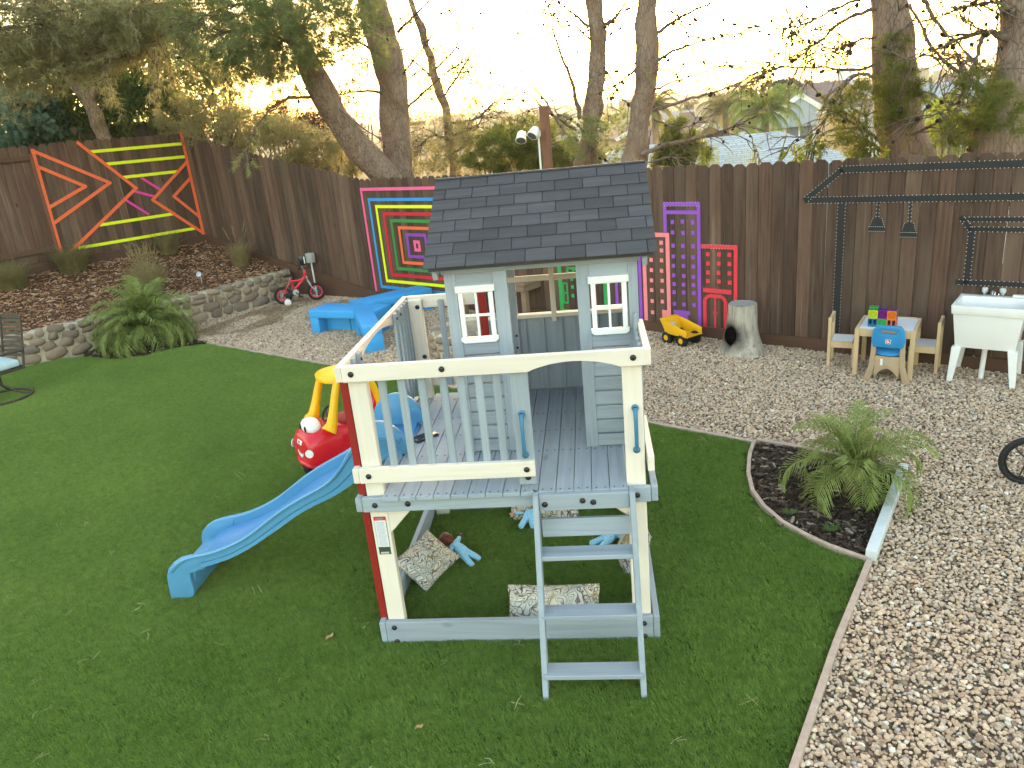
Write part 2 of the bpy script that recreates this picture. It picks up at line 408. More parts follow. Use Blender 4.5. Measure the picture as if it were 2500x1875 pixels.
P = jitter(GRAVEL, .0190, 6, 1.0); P = P[visible(P, .10)]
rs = np.random.RandomState(2); Z = -.004+rs.rand(len(P))*.013
# a low bank of stones against the timber edge and a slightly uneven bed
Z += np.array([mnoise.noise(Vector((x*2.3, y*2.3, 0)))*.010 for x, y in P])
scatter('gravel', np.c_[P, Z], [pebble(i) for i in range(9)], (.0075, .0190), MT['gravel'], rotx=.5, seed=8)['label'] = 'loose beige gravel covering the yard along the fence'

# ---- raised planter: stone wall, soil, litter
WALL = [(-7.9, 4.55), (-7.0, 5.25), (-6.35, 5.90), (-5.79, 6.59), (-5.35, 7.10), (-4.97, 7.59), (-4.55, 8.2), (-4.18, 8.86), (-3.95, 9.30)]
WH = .45
def wall_pt(t):
    """point and outward normal at arc length t along the wall's face"""
    for a, b in zip(WALL, WALL[1:]):
        L_ = math.hypot(b[0]-a[0], b[1]-a[1])
        if t <= L_ or b == WALL[-1]:
            k = t/L_; dx, dy = (b[0]-a[0])/L_, (b[1]-a[1])/L_
            return Vector((a[0]+dx*t, a[1]+dy*t, 0)), Vector((dy, -dx, 0)), Vector((dx, dy, 0))
        t -= L_
WLEN = sum(math.hypot(b[0]-a[0], b[1]-a[1]) for a, b in zip(WALL, WALL[1:]))
def soil_z(x, y):
    # rises from the wall towards the fence
    best = min(range(90), key=lambda i: (wall_pt(WLEN*i/89)[0]-Vector((x, y, 0))).length_squared)
    d = (wall_pt(WLEN*best/89)[0]-Vector((x, y, 0))).length
    dl = -((x-FA.x)*NL.x+(y-FA.y)*NL.y); dm = -((x-FA.x)*NM.x+(y-FA.y)*NM.y); df = max(0.0, min(dl, dm))
    sm = (x-FA.x)*UM.x+(y-FA.y)*UM.y; w_ = max(0, dl)/(max(0, dl)+max(0, dm)+1e-6); base = .90-.223*max(0, sm)*w_
    base = max(base, .43)
    t = d/(d+df+1e-6); return WH-.03+(base-WH+.03)*t+.025*mnoise.noise(Vector((x*3, y*3, 0)))
PLANTER = [(p[0]-.16*(wall_pt(0)[1].x if i == 0 else 0), p[1]) for i, p in enumerate(WALL)]
PLANTER = WALL+[(-4.02, 9.42), (-5.88, 10.36), (-7.43, 8.40), (-9.4, 5.9)]
xs2 = np.arange(-9.6, -3.6, .16); ys2 = np.arange(4.4, 10.6, .16)
mb = MB(); idx = {}
def pv(i, j):
    if (i, j) not in idx:
        idx[(i, j)] = len(mb.v); x, y = xs2[i], ys2[j]; mb.v.append((x, y, soil_z(x, y)))
    return idx[(i, j)]
gp = np.array([[x, y] for y in ys2 for x in xs2]); ctr = gp+.08; ok = in_poly(ctr, [(p[0]-.05, p[1]+.03) for p in WALL]+PLANTER[len(WALL):])
for j in range(len(ys2)-1):
    for i in range(len(xs2)-1):
        if ok[j*len(xs2)+i]: mb.f.append((pv(i, j), pv(i+1, j), pv(i+1, j+1), pv(i, j+1)))
tag(mb.build('planter_soil', MT['soilR'], smooth=True, ang=180), kind='structure')
def chip(i, mat, name='chip'):
    rs = random.Random(300+i); L_ = 1.0; w_ = .22+rs.random()*.25; t = .05+.05*rs.random()
    mb = MB(); pts = [(-L_*.5, -w_*.3), (-L_*.2, -w_*.5), (L_*.4, -w_*.4), (L_*.5, w_*.1), (L_*.1, w_*.5), (-L_*.45, w_*.3)]
    mb.prism([(x*(.85+.3*rs.random()), y*(.8+.4*rs.random())) for x, y in pts], -t, t, 'z'); return mb.mesh(name, mat)
def needle_spray(i, mat, n=5, name='needle_spray', wd=.012):
    rs = random.Random(500+i); mb = MB()
    for k in range(n):
        a = rs.random()*PI; cx, cy_ = (rs.random()-.5)*1.0, (rs.random()-.5)*1.0; bend = (rs.random()-.5)*.25
        d = Vector((math.cos(a), math.sin(a), 0)); q = Vector((-d.y, d.x, 0)); L_ = .35+.3*rs.random(); z0 = rs.random()*.12
        p = [Vector((cx, cy_, z0))-d*L_, Vector((cx, cy_, z0+.05))+q*bend, Vector((cx, cy_, z0+rs.random()*.05))+d*L_]
        vs_ = [];
        for t_ in p: vs_ += [t_-q*wd, t_+q*wd]
        mb.add(vs_, [(0, 2, 3, 1), (2, 4, 5, 3)])
    return mb.mesh(name, mat, recalc=False)
P = jitter(PLANTER, .030, 9, 1.0); P = P[visible(np.c_[P, np.full(len(P), .6)], .12)]
inner = in_poly(P, [(p[0]-.10, p[1]+.07) for p in WALL]+PLANTER[len(WALL):]); P = P[inner]
P3 = np.c_[P, [soil_z(x, y)+.006+.012*random.random() for x, y in P]]
o = scatter('bark_litter', P3, [chip(i, MT['mulchR']) for i in range(6)]+[needle_spray(i, MT['mulchR'], 6) for i in range(5)], (.025, .085), MT['mulchR'], rotx=.35, seed=12)
o['label'] = 'reddish bark and pine needle litter on the raised planter'
# pine straw blown onto the gravel by the wall and the bicycle
rs = np.random.RandomState(21); P = jitter([(-4.7, 6.8), (-4.45, 7.7), (-3.95, 9.0), (-2.7, 8.5), (-2.2, 7.9), (-3.0, 7.3), (-3.7, 6.9)], .05, 22, 1.0)
dens = np.array([mnoise.noise(Vector((x*1.6, y*1.6, 4)))+.45*sstep(1.6, .2, abs((x+4.3)*.84-(y-8.2)*.54)) for x, y in P]); P = P[dens > .08]
scatter('pine_straw', np.c_[P, np.full(len(P), .016)], [needle_spray(i+9, MT['straw'], 7, wd=.016) for i in range(5)], (.05, .11), MT['straw'], rotx=.12, seed=14)['label'] = 'brown pine straw blown over the gravel near the bicycle'

MT['mortar'] = plain('pale_mortar', (.52, .44, .33), .9, .25, 14, .6, .2)
def m_stone(name, stops):
    n = NT(name); r = n.rnd(); v = n.coords((1, 1, 1)); f = n.noise(v, 9, 6, .7); g = n.noise(v, 34, 4, .7)
    col = n.ramp(r, stops); col = n.mix(n.ramp(f, [(.35, .5), (.62, 0.0)]), col, (.12, .10, .085)); col = n.mix(n.ramp(g, [(.5, 0.0), (.75, .4)]), col, (.46, .40, .32))
    n.bump(f, .6, .02); return n.out(col, .88, .2)
MT['stone'] = m_stone('field_stone', [(0, (.25, .19, .145)), (.3, (.34, .25, .18)), (.5, (.42, .31, .22)), (.7, (.27, .22, .18)), (.86, (.48, .37, .26)), (1, (.37, .26, .185))])
def rock(i, sub=2):
    rs = random.Random(900+i); bm = bmesh.new(); bmesh.ops.create_icosphere(bm, subdivisions=sub, radius=1.0); o = Vector((rs.random()*50, 0, rs.random()*50))
    for v in bm.verts:
        c = v.co.copy(); m = max(abs(c.x), abs(c.y), abs(c.z)); c = c.lerp(c/m, .42)
        v.co = c*(.86+.30*mnoise.noise(c*1.3+o)+.10*mnoise.noise(c*3.2+o))
    me = bpy.data.meshes.new('stone'); bm.to_mesh(me); bm.free(); me.materials.append(MT['stone'])
    me.polygons.foreach_set('use_smooth', [True]*len(me.polygons)); return me
ROCKS = [rock(i, 2) for i in range(10)]
def lay_stone(parent, me, p, tx, nrm, w_, h_, dp, tilt):
    o = link('stone', me, None, parent); up = Vector((0, 0, 1)); m = Matrix((tx, nrm, up)).transposed().to_4x4()
    o.matrix_local = Matrix.Translation(p) @ m @ Matrix.Rotation(tilt, 4, 'Y') @ Matrix.Diagonal((w_/2, dp, h_/2, 1))
    return o
wl = empty('stone_wall', (0, 0, 0), 0, 'low fieldstone retaining wall in pale mortar holding up the planter', 'wall')
mb = MB(); N = 60; prof = []
for i in range(N+1):
    p, nr_, tx = wall_pt(WLEN*i/N*.9999); prof.append((p, nr_))
for i, (p, nr_) in enumerate(prof):
    jz = .02*mnoise.noise(Vector((i*.4, 0, 0)))
    for off, z in ((.0, -.05), (.0, WH-.03+jz), (-.05, WH+jz), (-.22, WH+jz*.5), (-.24, WH-.1)): mb.v.append(tuple(p+nr_*off+Vector((0, 0, z))))
for i in range(N):
    for k in range(4): mb.f.append((i*5+k, (i+1)*5+k, (i+1)*5+k+1, i*5+k+1))
mb.f.append((0, 1, 2, 3, 4)); mb.f.append(tuple(N*5+k for k in (4, 3, 2, 1, 0)))
mb.build('mortar', MT['mortar'], wl, smooth=True, ang=50)
rr = random.Random(5); t = .05; colh = []
rows = [(.0, .155), (.14, .13), (.26, .11), (.355, .10)]
for ri, (z0, hh) in enumerate(rows):
    t = .02+rr.random()*.1
    while t < WLEN-.05:
        w_ = hh*(1.0+rr.random()*1.5)
        if rr.random() < .14: w_ *= .55
        p, nr_, tx = wall_pt(min(t+w_/2, WLEN-.02)); jz = (rr.random()-.5)*.045
        lay_stone(wl, rr.choice(ROCKS), p+nr_*(-.012)+Vector((0, 0, z0+hh/2+jz)), tx, nr_, w_*1.10, hh*(1.05+rr.random()*.34), .050+rr.random()*.022, (rr.random()-.5)*.5)
        t += w_+.006+rr.random()*.02
t = .05
while t < WLEN-.1:                                    # stones bedded in the flat top
    w_ = .10+rr.random()*.13; p, nr_, tx = wall_pt(t+w_/2)
    lay_stone(wl, rr.choice(ROCKS), p-nr_*(.07+rr.random()*.05)+Vector((0, 0, WH-.012)), tx, nr_, w_, .06, .06+rr.random()*.02, 0)
    t += w_+.02+rr.random()*.07

# ---- timber / concrete edging strips between lawn, gravel and beds
MT['edging'] = plain('pinkish_bender_board', (.46, .35, .29), .8, .18, 20, .3, .2)
MT['galv'] = plain('weathered_grey_white_board', (.60, .64, .66), .6, .10, 12, .2, .3)
def edging(name, pts, w_, z0, z1, mat, label):
    mb = MB(); n = len(pts)
    for i, p in enumerate(pts):
        a = Vector(pts[max(i-1, 0)]); b = Vector(pts[min(i+1, n-1)]); d = (b-a).normalized(); q = Vector((-d.y, d.x))*w_/2; p = Vector(p)
        for s, z in ((-1, z0), (-1, z1), (1, z1), (1, z0)): mb.v.append((p.x+q.x*s, p.y+q.y*s, z))
    for i in range(n-1):
        for k in range(4): mb.f.append((i*4+k, (i+1)*4+k, (i+1)*4+(k+1) % 4, i*4+(k+1) % 4))
    mb.f += [(0, 1, 2, 3), tuple((n-1)*4+k for k in (3, 2, 1, 0))]
    return tag(mb.build(name, mat, bevel=.003), label, 'edging')
def dens(pts, k=6):
    o = []
    for a, b in zip(pts, pts[1:]): o += [(a[0]+(b[0]-a[0])*i/k, a[1]+(b[1]-a[1])*i/k) for i in range(k)]
    return o+[pts[-1]]
edging('lawn_edging', [(-4.13, 6.438), (-2.25, 5.26), (-.3, 4.03), (1.58, 2.85), (2.36, 2.345)], .035, -.03, .022, MT['edging'], 'thin pinkish edging strip between the far lawn and the gravel')
edging('bed_edging', BED, .028, -.03, .034, MT['edging'], 'curved pinkish edging strip between lawn and small palm bed')
edging('lawn_edging', [(2.66, .62), (2.27, -.085), (1.894, -.819), (1.2, -2.2)], .032, -.03, .034, MT['edging'], 'straight pinkish edging strip between lawn and gravel in the foreground')
edging('bed_edging', [(2.39, 2.352), (2.70, 2.165), (3.22, 1.79)], .034, -.03, .034, MT['edging'], 'short edging strip along the far side of the small palm bed')
edging('timber_edging', [(2.675, .645), (3.255, 1.73)], .058, -.03, .075, MT['galv'], 'pale grey board edging the small palm bed on the gravel side')
PBED = BED+[(3.24, 1.72)]+[(2.70, 2.165)]
sheet('palm_bed', PBED, .004, MT['soilD'])
P = jitter(PBED, .022, 31, 1.0)
scatter('bark_mulch', np.c_[P, .008+.014*np.random.rand(len(P))], [chip(i+20, MT['mulchD']) for i in range(6)]+[needle_spray(i+30, MT['mulchD'], 5) for i in range(4)], (.018, .075), MT['mulchD'], rotx=.4, seed=33)['label'] = 'dark bark mulch in the small palm bed'
LBED = [(-5.80, 6.18), (-5.28, 5.97), (-4.89, 6.0), (-4.543, 6.31), (-4.14, 6.45), (-4.62, 6.85), (-4.75, 7.2), (-5.05, 7.45), (-5.5, 6.95), (-5.95, 6.40)]
sheet('palm_bed', LBED, .006, MT['soilD'])
P = jitter(LBED, .03, 41, 1.0)
scatter('bark_mulch', np.c_[P, .012+.014*np.random.rand(len(P))], [chip(i+50, MT['mulchD']) for i in range(5)]+[needle_spray(i+60, MT['straw'], 5) for i in range(3)], (.02, .07), MT['mulchD'], rotx=.4, seed=43)['label'] = 'dark bark mulch under the palm at the stone wall'
# loose pine needles on the lawn
P = jitter(TURF, .30, 51, 1.0); P = P[visible(P, .1)]; P = P[np.random.RandomState(3).rand(len(P)) < .36]
scatter('fallen_needles', np.c_[P, np.full(len(P), .030)], [needle_spray(i+70, MT['strawpale'], 2, wd=.014) for i in range(6)], (.05, .095), MT['strawpale'], rotx=.1, seed=53)['label'] = 'a few pale pine needles fallen on the lawn'
# ================================================================ fences
def m_fence(name, c, c2, rv=.35):
    n = NT(name); v = n.coords((1, 1, .035)); g = n.noise(v, 42, 6, .65, .8); v2 = n.coords((1, 1, .22)); b = n.noise(v2, 3.0, 5, .65)
    col = n.ramp(g, [(.28, mul(c, .5)), (.5, c), (.75, mul(c, 1.35))])
    col = n.mix(n.ramp(b, [(.45, 0.0), (.75, .75)]), col, c2)
    v4 = n.coords((1, 1, .02)); s_ = n.noise(v4, 30, 3, .5); col = n.mix(n.ramp(s_, [(.62, 0.0), (.72, .35)]), col, mul(c2, 1.7))
    v3 = n.coords((1, 1, .5)); k = n.voro(v3, 3.6); col = n.mix(n.ramp(k, [(.03, .8), (.09, 0.0)]), col, mul(c, .35))
    col = n.mix(1.0, col, n.ramp(n.rnd(), [(0, (1-rv, 1-rv, 1-rv)), (.5, (.95, .92, .90)), (1, (1.3, 1.2, 1.14))]), 'MULTIPLY')
    n.bump(g, .5, .004); return n.out(col, .82, .2)
MT['fence'] = m_fence('brown_stained_fence_wood', (.100, .060, .045), (.185, .132, .100))
MT['fencegrey'] = m_fence('weathered_grey_fence_wood', (.15, .13, .11), (.21, .18, .155))
MT['kick'] = wood('red_brown_board', (.115, .058, .038), 'x', knots=False)
MT['postwood'] = wood('red_brown_post', (.20, .085, .052), 'z', knots=True)

def board_mesh(w_, h_, t_, ear=.03, i=0):
    rs = random.Random(i); mb = MB(); e = ear*(.8+.4*rs.random())
    mb.prism([(-w_/2, 0), (w_/2, 0), (w_/2, h_-e), (w_/2-e*1.0, h_), (-w_/2+e*1.0, h_), (-w_/2, h_-e)], 0, t_, 'y')
    return mb.mesh('board', MT['fence'], bevel=.0055)
def fence(name, loc, ux, length, z0f, topf, label, bw=.138, mat=None, start=0.0, y0=0.0, kick=None, seed=1, depth=.018):
    rz = math.atan2(ux.y, ux.x); o = empty(name, (loc.x, loc.y, 0), rz, label, 'fence')
    rs = random.Random(seed); u = start; meshes = {}
    while u < start+length-.02:
        w_ = bw-.0015; zb = z0f(u+bw/2); zt = topf(u+bw/2)+(rs.random()-.5)*.016; h = round((zt-zb)/.02)*.02
        key = (h, rs.randint(0, 2))
        if key not in meshes: meshes[key] = board_mesh(w_, h, depth, .032, len(meshes)); meshes[key].materials.clear(); meshes[key].materials.append(mat or MT['fence'])
        b = link('board', meshes[key], None, o); b.location = (u+bw/2, y0+(rs.random())*.004, zt-h); b.rotation_euler = (0, (rs.random()-.5)*.0022, 0)
        u += bw
    return o
# right fence: level, kickboard at the bottom
FR_LEN = 10.4
fr = fence('fence', FB, UR, FR_LEN, lambda u: .11, lambda u: 1.875+.005*u, 'long dark brown board fence with clipped tops behind the gravel', seed=11)
for a, b in ((0.0, 2.42), (2.43, 4.84), (4.85, 7.26), (7.27, FR_LEN)):
    MB().bb((a, -.034, -.04), (b, -.002, .125)).build('kickboard', MT['kick'], fr, bevel=.003)
for z in (.45, 1.55): MB().bb((0, .022, z), (FR_LEN, .06, z+.09)).build('rail', MT['kick'], fr, bevel=.003)
for k in range(5): MB().bb((k*2.42+.02, .023, -.1), (k*2.42+.11, .113, 1.78)).build('post', MT['postwood'], fr, bevel=.004)
# middle fence: climbs with the bank
ML = 4.03
zb_ = lambda u: .90-.2246*u; zt_ = lambda u: 2.755-.2165*u
fm = fence('fence', FA, UM, ML, lambda u: zb_(u)+.11, zt_, 'dark brown board fence stepping down beside the small red bicycle', bw=.1152, seed=23)
mb = MB(); mb.prism([(0, .86), (ML, zb_(ML)-.04), (ML, zb_(ML)+.13), (0, 1.03)], -.034, -.002, 'y'); mb.build('kickboard', MT['kick'], fm, bevel=.003)
MB().prism([(1.9, -.06), (ML, -.06), (ML, -.045), (1.9, zb_(1.9)-.035)], -.028, .004, 'y').build('kickboard', MT['kick'], fm, bevel=.003)
MB().prism([(1.9, -.06), (3.2, -.06), (3.2, zb_(3.2)-.045), (1.9, zb_(1.9)-.045)], -.030, -.001, 'y').build('kickboard', MT['kick'], fm, bevel=.003)
for z in (.5, 1.5): MB().prism([(0, .9+z), (ML, zb_(ML)+z), (ML, zb_(ML)+z+.09), (0, .99+z)], .023, .06, 'y').build('rail', MT['kick'], fm)
# far fence at the planter: faces out for the tape picture, shows its rails further along
fl = fence('fence', FA, UL, 2.48, lambda u: 1.02, lambda u: 2.81-.016*u if u > -2.0 else 2.835, 'brown board fence carrying the orange and yellow tape triangles', start=-2.48, seed=31)
MB().bb((-2.50, -.034, .80), (0, -.002, 1.03)).build('kickboard', MT['kick'], fl, bevel=.004)
for z in (1.35, 2.4): MB().bb((-2.48, .023, z), (0, .06, z+.09)).build('rail', MT['kick'], fl)
fo = fence('fence', FA, UL, 2.6, lambda u: .88, lambda u: 2.83, 'brown board fence with two horizontal rails left of the tape triangles', start=-5.10, y0=.05, seed=37)
for z in (1.185, 2.60): MB().bb((-5.1, .008, z), (-2.50, .047, z+.075)).build('rail', MT['kick'], fo, bevel=.003)
MB().bb((-5.1, -.01, .74), (-2.51, .045, 1.05)).build('kickboard', MT['kick'], fo, bevel=.003)
MB().bb((-2.499, -.02, .7), (-2.455, .09, 2.70)).build('post', MT['postwood'], fo, bevel=.003)
fg = fence('fence', FA+NL*1.6+UL*.6, UL, 2.4, lambda u: .9, lambda u: 3.10, 'weathered grey neighbour fence peeking over the corner behind the yellow tape', start=-1.9, mat=MT['fencegrey'], seed=41)

# ================================================================ tape pictures on the fences
def tape_mat(name, c): return plain(name, c, .55, .08, 20, 0, .35)
TP = {k: tape_mat(k+'_tape', c) for k, c in dict(orange=(.90, .155, .055), yellow=(.80, .92, .02), magenta=(.85, .05, .36), pink=(.93, .13, .31), blue=(.02, .30, .72), red=(.72, .02, .035), green=(.03, .27, .06), lime=(.02, .36, .09), purple=(.27, .06, .44), violet=(.30, .08, .52), salmon=(.92, .25, .28), scarlet=(.80, .045, .07), black=(.018, .019, .022)).items()}
MT['staple'] = plain('pale_staple', (.75, .72, .68), .5, .05)
TY0, TY1 = -.0065, -.0050
def strip(a, b, w_, ext=0.0):
    a, b = Vector((a[0], 0, a[1])), Vector((b[0], 0, b[1])); d = (b-a).normalized(); q = Vector((-d.z, 0, d.x))*w_/2; a = a-d*ext; b = b+d*ext
    p = [a-q, b-q, b+q, a+q]; return [(v.x, v.z) for v in p]
def tape_strip(par, a, b, w_, col, lift=0.0, ext=0.0, name='tape_strip', staples=False):
    mb = MB(); mb.prism(strip(a, b, w_, ext), TY0-lift, TY1-lift, 'y'); o = mb.build(name, TP[col], par)
    if staples:
        A_, B_ = Vector(a), Vector(b); d = (B_-A_).normalized(); q = Vector((-d.y, d.x)); L_ = (B_-A_).length; mb = MB()
        for s in (-1, 1):
            t = .02
            while t < L_-.01:
                c = A_+d*t+q*s*(w_/2+.001); mb.box((c.x, TY0-lift-.0012, c.y), (.0075, .002, .0045)); t += .028+random.random()*.012
        mb.build('staple_row', MT['staple'], o)
    return o
def art(name, loc, ux, label, cat='tape art', group=None):
    return empty(name, (loc.x, loc.y, 0), math.atan2(ux.y, ux.x), label, cat, group)
t = art('tape_picture', FA, UL, 'orange, yellow and pink tape triangles stuck on the corner fence')
for i, (a, b) in enumerate([((-2.43, 2.75), (-2.44, 1.05)), ((-2.43, 2.74), (-1.42, 2.13)), ((-1.42, 2.13), (-2.42, 1.62)), ((-2.42, 2.50), (-1.81, 2.12)), ((-1.81, 2.12), (-2.42, 1.87)), ((-1.75, 2.80), (-1.02, 1.99)), ((-1.02, 1.99), (-2.42, 1.05)), ((-.03, 2.80), (-.03, 1.05)), ((-.03, 2.33), (-.79, 1.76)), ((-.79, 1.76), (-.03, 1.06)), ((-.03, 2.05), (-.41, 1.77)), ((-.41, 1.77), (-.03, 1.35))]):
    tape_strip(t, a, b, .052, 'orange', .0016*(i % 3)+.002, .02)
for a, b in [((-1.60, 2.645), (-.05, 2.635)), ((-1.41, 2.43), (-.05, 2.415)), ((-1.20, 2.19), (-.24, 2.18)), ((-1.75, 1.48), (-.46, 1.475)), ((-2.17, 1.17), (-.12, 1.165))]: tape_strip(t, a, b, .050, 'yellow')
for a, b in [((-.90, 2.155), (-.62, 1.915)), ((-1.06, 1.945), (-.75, 1.815)), ((-1.24, 1.825), (-.91, 1.525))]: tape_strip(t, a, b, .040, 'magenta', .001)

t = art('tape_picture', FB, UR, 'nested coloured tape rectangles on the fence beside the blue benches')
CX, CZ = 1.13, .888
for i, (hx, hz, col) in enumerate([(.07, .083, 'pink'), (.22, .185, 'purple'), (.373, .285, 'orange'), (.525, .388, 'green'), (.672, .49, 'red'), (.822, .596, 'yellow'), (.972, .70, 'blue'), (1.12, .855, 'pink')]):
    mb = MB(); w_ = .046; x0, x1, z0, z1 = CX-hx, CX+hx, CZ-hz, CZ+hz
    if i == 7: z0 = .035
    for p in ([(x0, z0), (x1, z0), (x1, z0+w_), (x0, z0+w_)], [(x0, z1-w_), (x1, z1-w_), (x1, z1), (x0, z1)], [(x0, z0+w_), (x0+w_, z0+w_), (x0+w_, z1-w_), (x0, z1-w_)], [(x1-w_, z0+w_), (x1, z0+w_), (x1, z1-w_), (x1-w_, z1-w_)]):
        mb.prism(p, TY0, TY1, 'y')
    mb.build('tape_rectangle', TP[col], t)

def tower(label, col, x0, x1, z0, z1, wins, extra=(), w_=.042, sides='lrtb', stap=False):
    t = art('tape_tower', FB, UR, label, 'tape art', 'tape towers on the fence')
    if 'l' in sides: tape_strip(t, (x0+w_/2, z0), (x0+w_/2, z1), w_, col)
    if 'r' in sides: tape_strip(t, (x1-w_/2, z0), (x1-w_/2, z1), w_, col)
    if 't' in sides: tape_strip(t, (x0, z1-w_/2), (x1, z1-w_/2), w_, col, .0018, staples=stap)
    if 'b' in sides: tape_strip(t, (x0, z0+w_/2), (x1, z0+w_/2), w_, col, .0018)
    rs = random.Random(int(x0*100))
    for x, z in wins:
        o = MB().box((0, 0, 0), (.044, .0016, .046)).build('tape_window', TP[col], t); o.location = (x+(rs.random()-.5)*.008, TY0, z+(rs.random()-.5)*.008); o.rotation_euler = (0, (rs.random()-.5)*.16, 0)
    for a, b, ww in extra: tape_strip(t, a, b, ww, col, .0018)
    return t
tower('tall purple tape tower with three columns of square windows', 'violet', 5.245, 5.70, .10, 1.515, [(x, z) for z in (1.30, 1.178, 1.034, .913, .806, .692, .595, .50, .36) for x in (5.362, 5.485, 5.610)],
      [((5.245, 1.405), (5.70, 1.405), .042), ((5.35, .265), (5.56, .265), .045), ((5.385, .215), (5.535, .215), .06)], sides='rt', stap=True)
tape_strip(bpy.data.objects['tape_tower'], (5.266, 1.18), (5.266, 1.515), .042, 'violet')
tower('pale pink tape tower half hidden by the playhouse roof', 'salmon', 4.955, 5.315, .06, 1.175, [(5.208, z) for z in (1.064, .976, .86, .74, .618, .503, .372)]+[(5.07, z) for z in (.86, .74, .618, .503, .372, .235)], [((5.20, .21), (5.315, .21), .13)], w_=.05)
tower('short red tape building with an arched double door', 'scarlet', 5.705, 6.128, .085, 1.06, [(x, z) for z in (.957, .853, .75, .653) for x in (5.787, 5.912, 6.038)],
      [((5.725, .55), (6.06, .545), .05), ((5.745, .11), (5.745, .44), .042), ((5.993, .11), (5.993, .44), .042), ((5.745, .44), (5.79, .485), .04), ((5.993, .44), (5.95, .485), .04), ((5.79, .487), (5.95, .487), .04), ((5.87, .11), (5.87, .47), .022), ((5.845, .30), (5.90, .30), .022)], sides='rtb', stap=True)
tower('green tape building seen through the playhouse window', 'lime', 3.70, 4.45, .10, 1.10, [(3.92, z) for z in (.56, .46, .345)]+[(4.02, z) for z in (.56, .46, .345)],
      [((3.765, .50), (3.845, .50), .022), ((3.765, .245), (3.845, .245), .022), ((3.776, .25), (3.776, .50), .022), ((3.836, .25), (3.836, .50), .022), ((3.765, .375), (3.845, .375), .02), ((3.84, .70), (4.1, .70), .03), ((3.84, .64), (4.1, .64), .03), ((3.86, .63), (3.86, .72), .03), ((3.95, .63), (3.95, .72), .03)], w_=.06)
tower('narrow purple tape tower mostly hidden behind the playhouse', 'violet', 4.56, 4.935, .10, .98, [(4.66, z) for z in (.8, .68, .56)]+[(4.8, z) for z in (.8, .68, .56)], sides='lrt')
# black tape kitchen
t = art('tape_outline', FB, UR, 'black tape outline of a kitchen roof and post stuck on the fence')
for a, b, w_ in [((6.83, 1.53), (7.17, 1.815), .055), ((7.15, 1.815), (9.6, 1.83), .062), ((6.84, 1.53), (9.6, 1.565), .058), ((7.182, .15), (7.182, 1.51), .070)]: tape_strip(t, a, b, w_, 'black', .002, .01, staples=True)
t = art('tape_outline', FB, UR, 'black tape outline of a window frame above the white sink')
for a, b, w_ in [((8.21, 1.36), (9.6, 1.375), .04), ((8.27, 1.275), (9.6, 1.285), .04), ((8.21, 1.375), (8.30, 1.26), .045), ((8.30, .80), (8.30, 1.27), .050), ((8.22, .80), (9.6, .815), .045)]: tape_strip(t, a, b, w_, 'black', .002, .01, staples=True)
for x, zt, zb, w_, lab in [(7.512, 1.36, 1.238, .155, 'black tape hanging lamp on the fence, the one nearer the tape post'), (7.79, 1.32, 1.19, .15, 'black tape hanging lamp on the fence, the lower one farther from the tape post')]:
    t = art('tape_lamp', FB, UR, lab, 'tape art', 'tape lamps on the fence')
    tape_strip(t, (x, zt), (x, 1.52), .022, 'black', .003, name='lamp_cord', staples=True)
    MB().prism([(x-w_/2, zb), (x+w_/2, zb), (x+w_*.42, zb+.05), (x+w_*.26, zt), (x-w_*.26, zt), (x-w_*.42, zb+.05)], TY0-.003, TY1-.003, 'y').build('lamp_shade', TP['black'], t)
    mb = MB()
    for z in (zb+.003, zb+.046):
        for k in range(8): mb.box((x-w_*.44+k*w_*.88/7, TY0-.0042, z), (.007, .002, .004))
    for s in (-1, 1):
        for k in range(4): mb.box((x+s*(w_*.26+(w_*.16)*(k/4)), TY0-.0042, zt-k*(zt-zb-.05)/4), (.006, .002, .004))
    mb.build('staple_row', MT['staple'], t)

# ================================================================ post with the floodlight behind the fence
MT['whitepl'] = plain('white_plastic', (.78, .78, .76), .4, .05, 6, 0, .4, grime=.15)
MT['greydark'] = plain('dark_lens', (.12, .12, .12), .25, .05)
rzr = math.atan2(UR.y, UR.x)
c0 = FB+UR*3.565+NR*.135
o = empty('wooden_post', (c0.x, c0.y, -.1), rzr, 'tall red-brown wooden post rising behind the fence above the playhouse roof', 'post')
MB().bb((-.045, -.045, 0), (.045, .045, 2.75)).build('shaft', MT['postwood'], o, bevel=.004)
c1 = FB+UR*3.50+NR*.07
o = empty('floodlight', (c1.x, c1.y, 0), rzr, 'white two-headed floodlight on a conduit fixed to the wooden post', 'floodlight')
MB().tube([(0.0, 0, -.02), (0, 0, 1.2), (.0, 0, 2.33)], .0125, 8).build('conduit', MT['whitepl'], o, smooth=True)
MB().box((0, -.02, 2.34), (.07, .05, .07)).tube([(-.16, -.05, 2.33), (-.08, -.05, 2.36), (.0, -.03, 2.36), (.02, -.06, 2.38)], .014, 8).build('bracket', MT['whitepl'], o, bevel=.004, seg=2)
for cx_, cz_, ry, rx in ((-.20, 2.325, -.5, -.5), (.01, 2.365, .35, -.75)):
    h = empty('lamp_head', (cx_, -.09, cz_), 0); h.parent = o; h.rotation_euler = (rx, ry, -.25 if cx_ < -.1 else .3); h.scale = (.84, .84, .84)
    MB().lathe([(.038, .075), (.055, .06), (.066, .02), (.070, -.03), (.085, -.075), (.082, -.078)], 14).build('housing', MT['whitepl'], h, smooth=True)
    MB().lathe([(.0, -.070), (.070, -.072), (.070, -.080), (.0, -.082)], 14).build('lens', MT['greydark'], h)
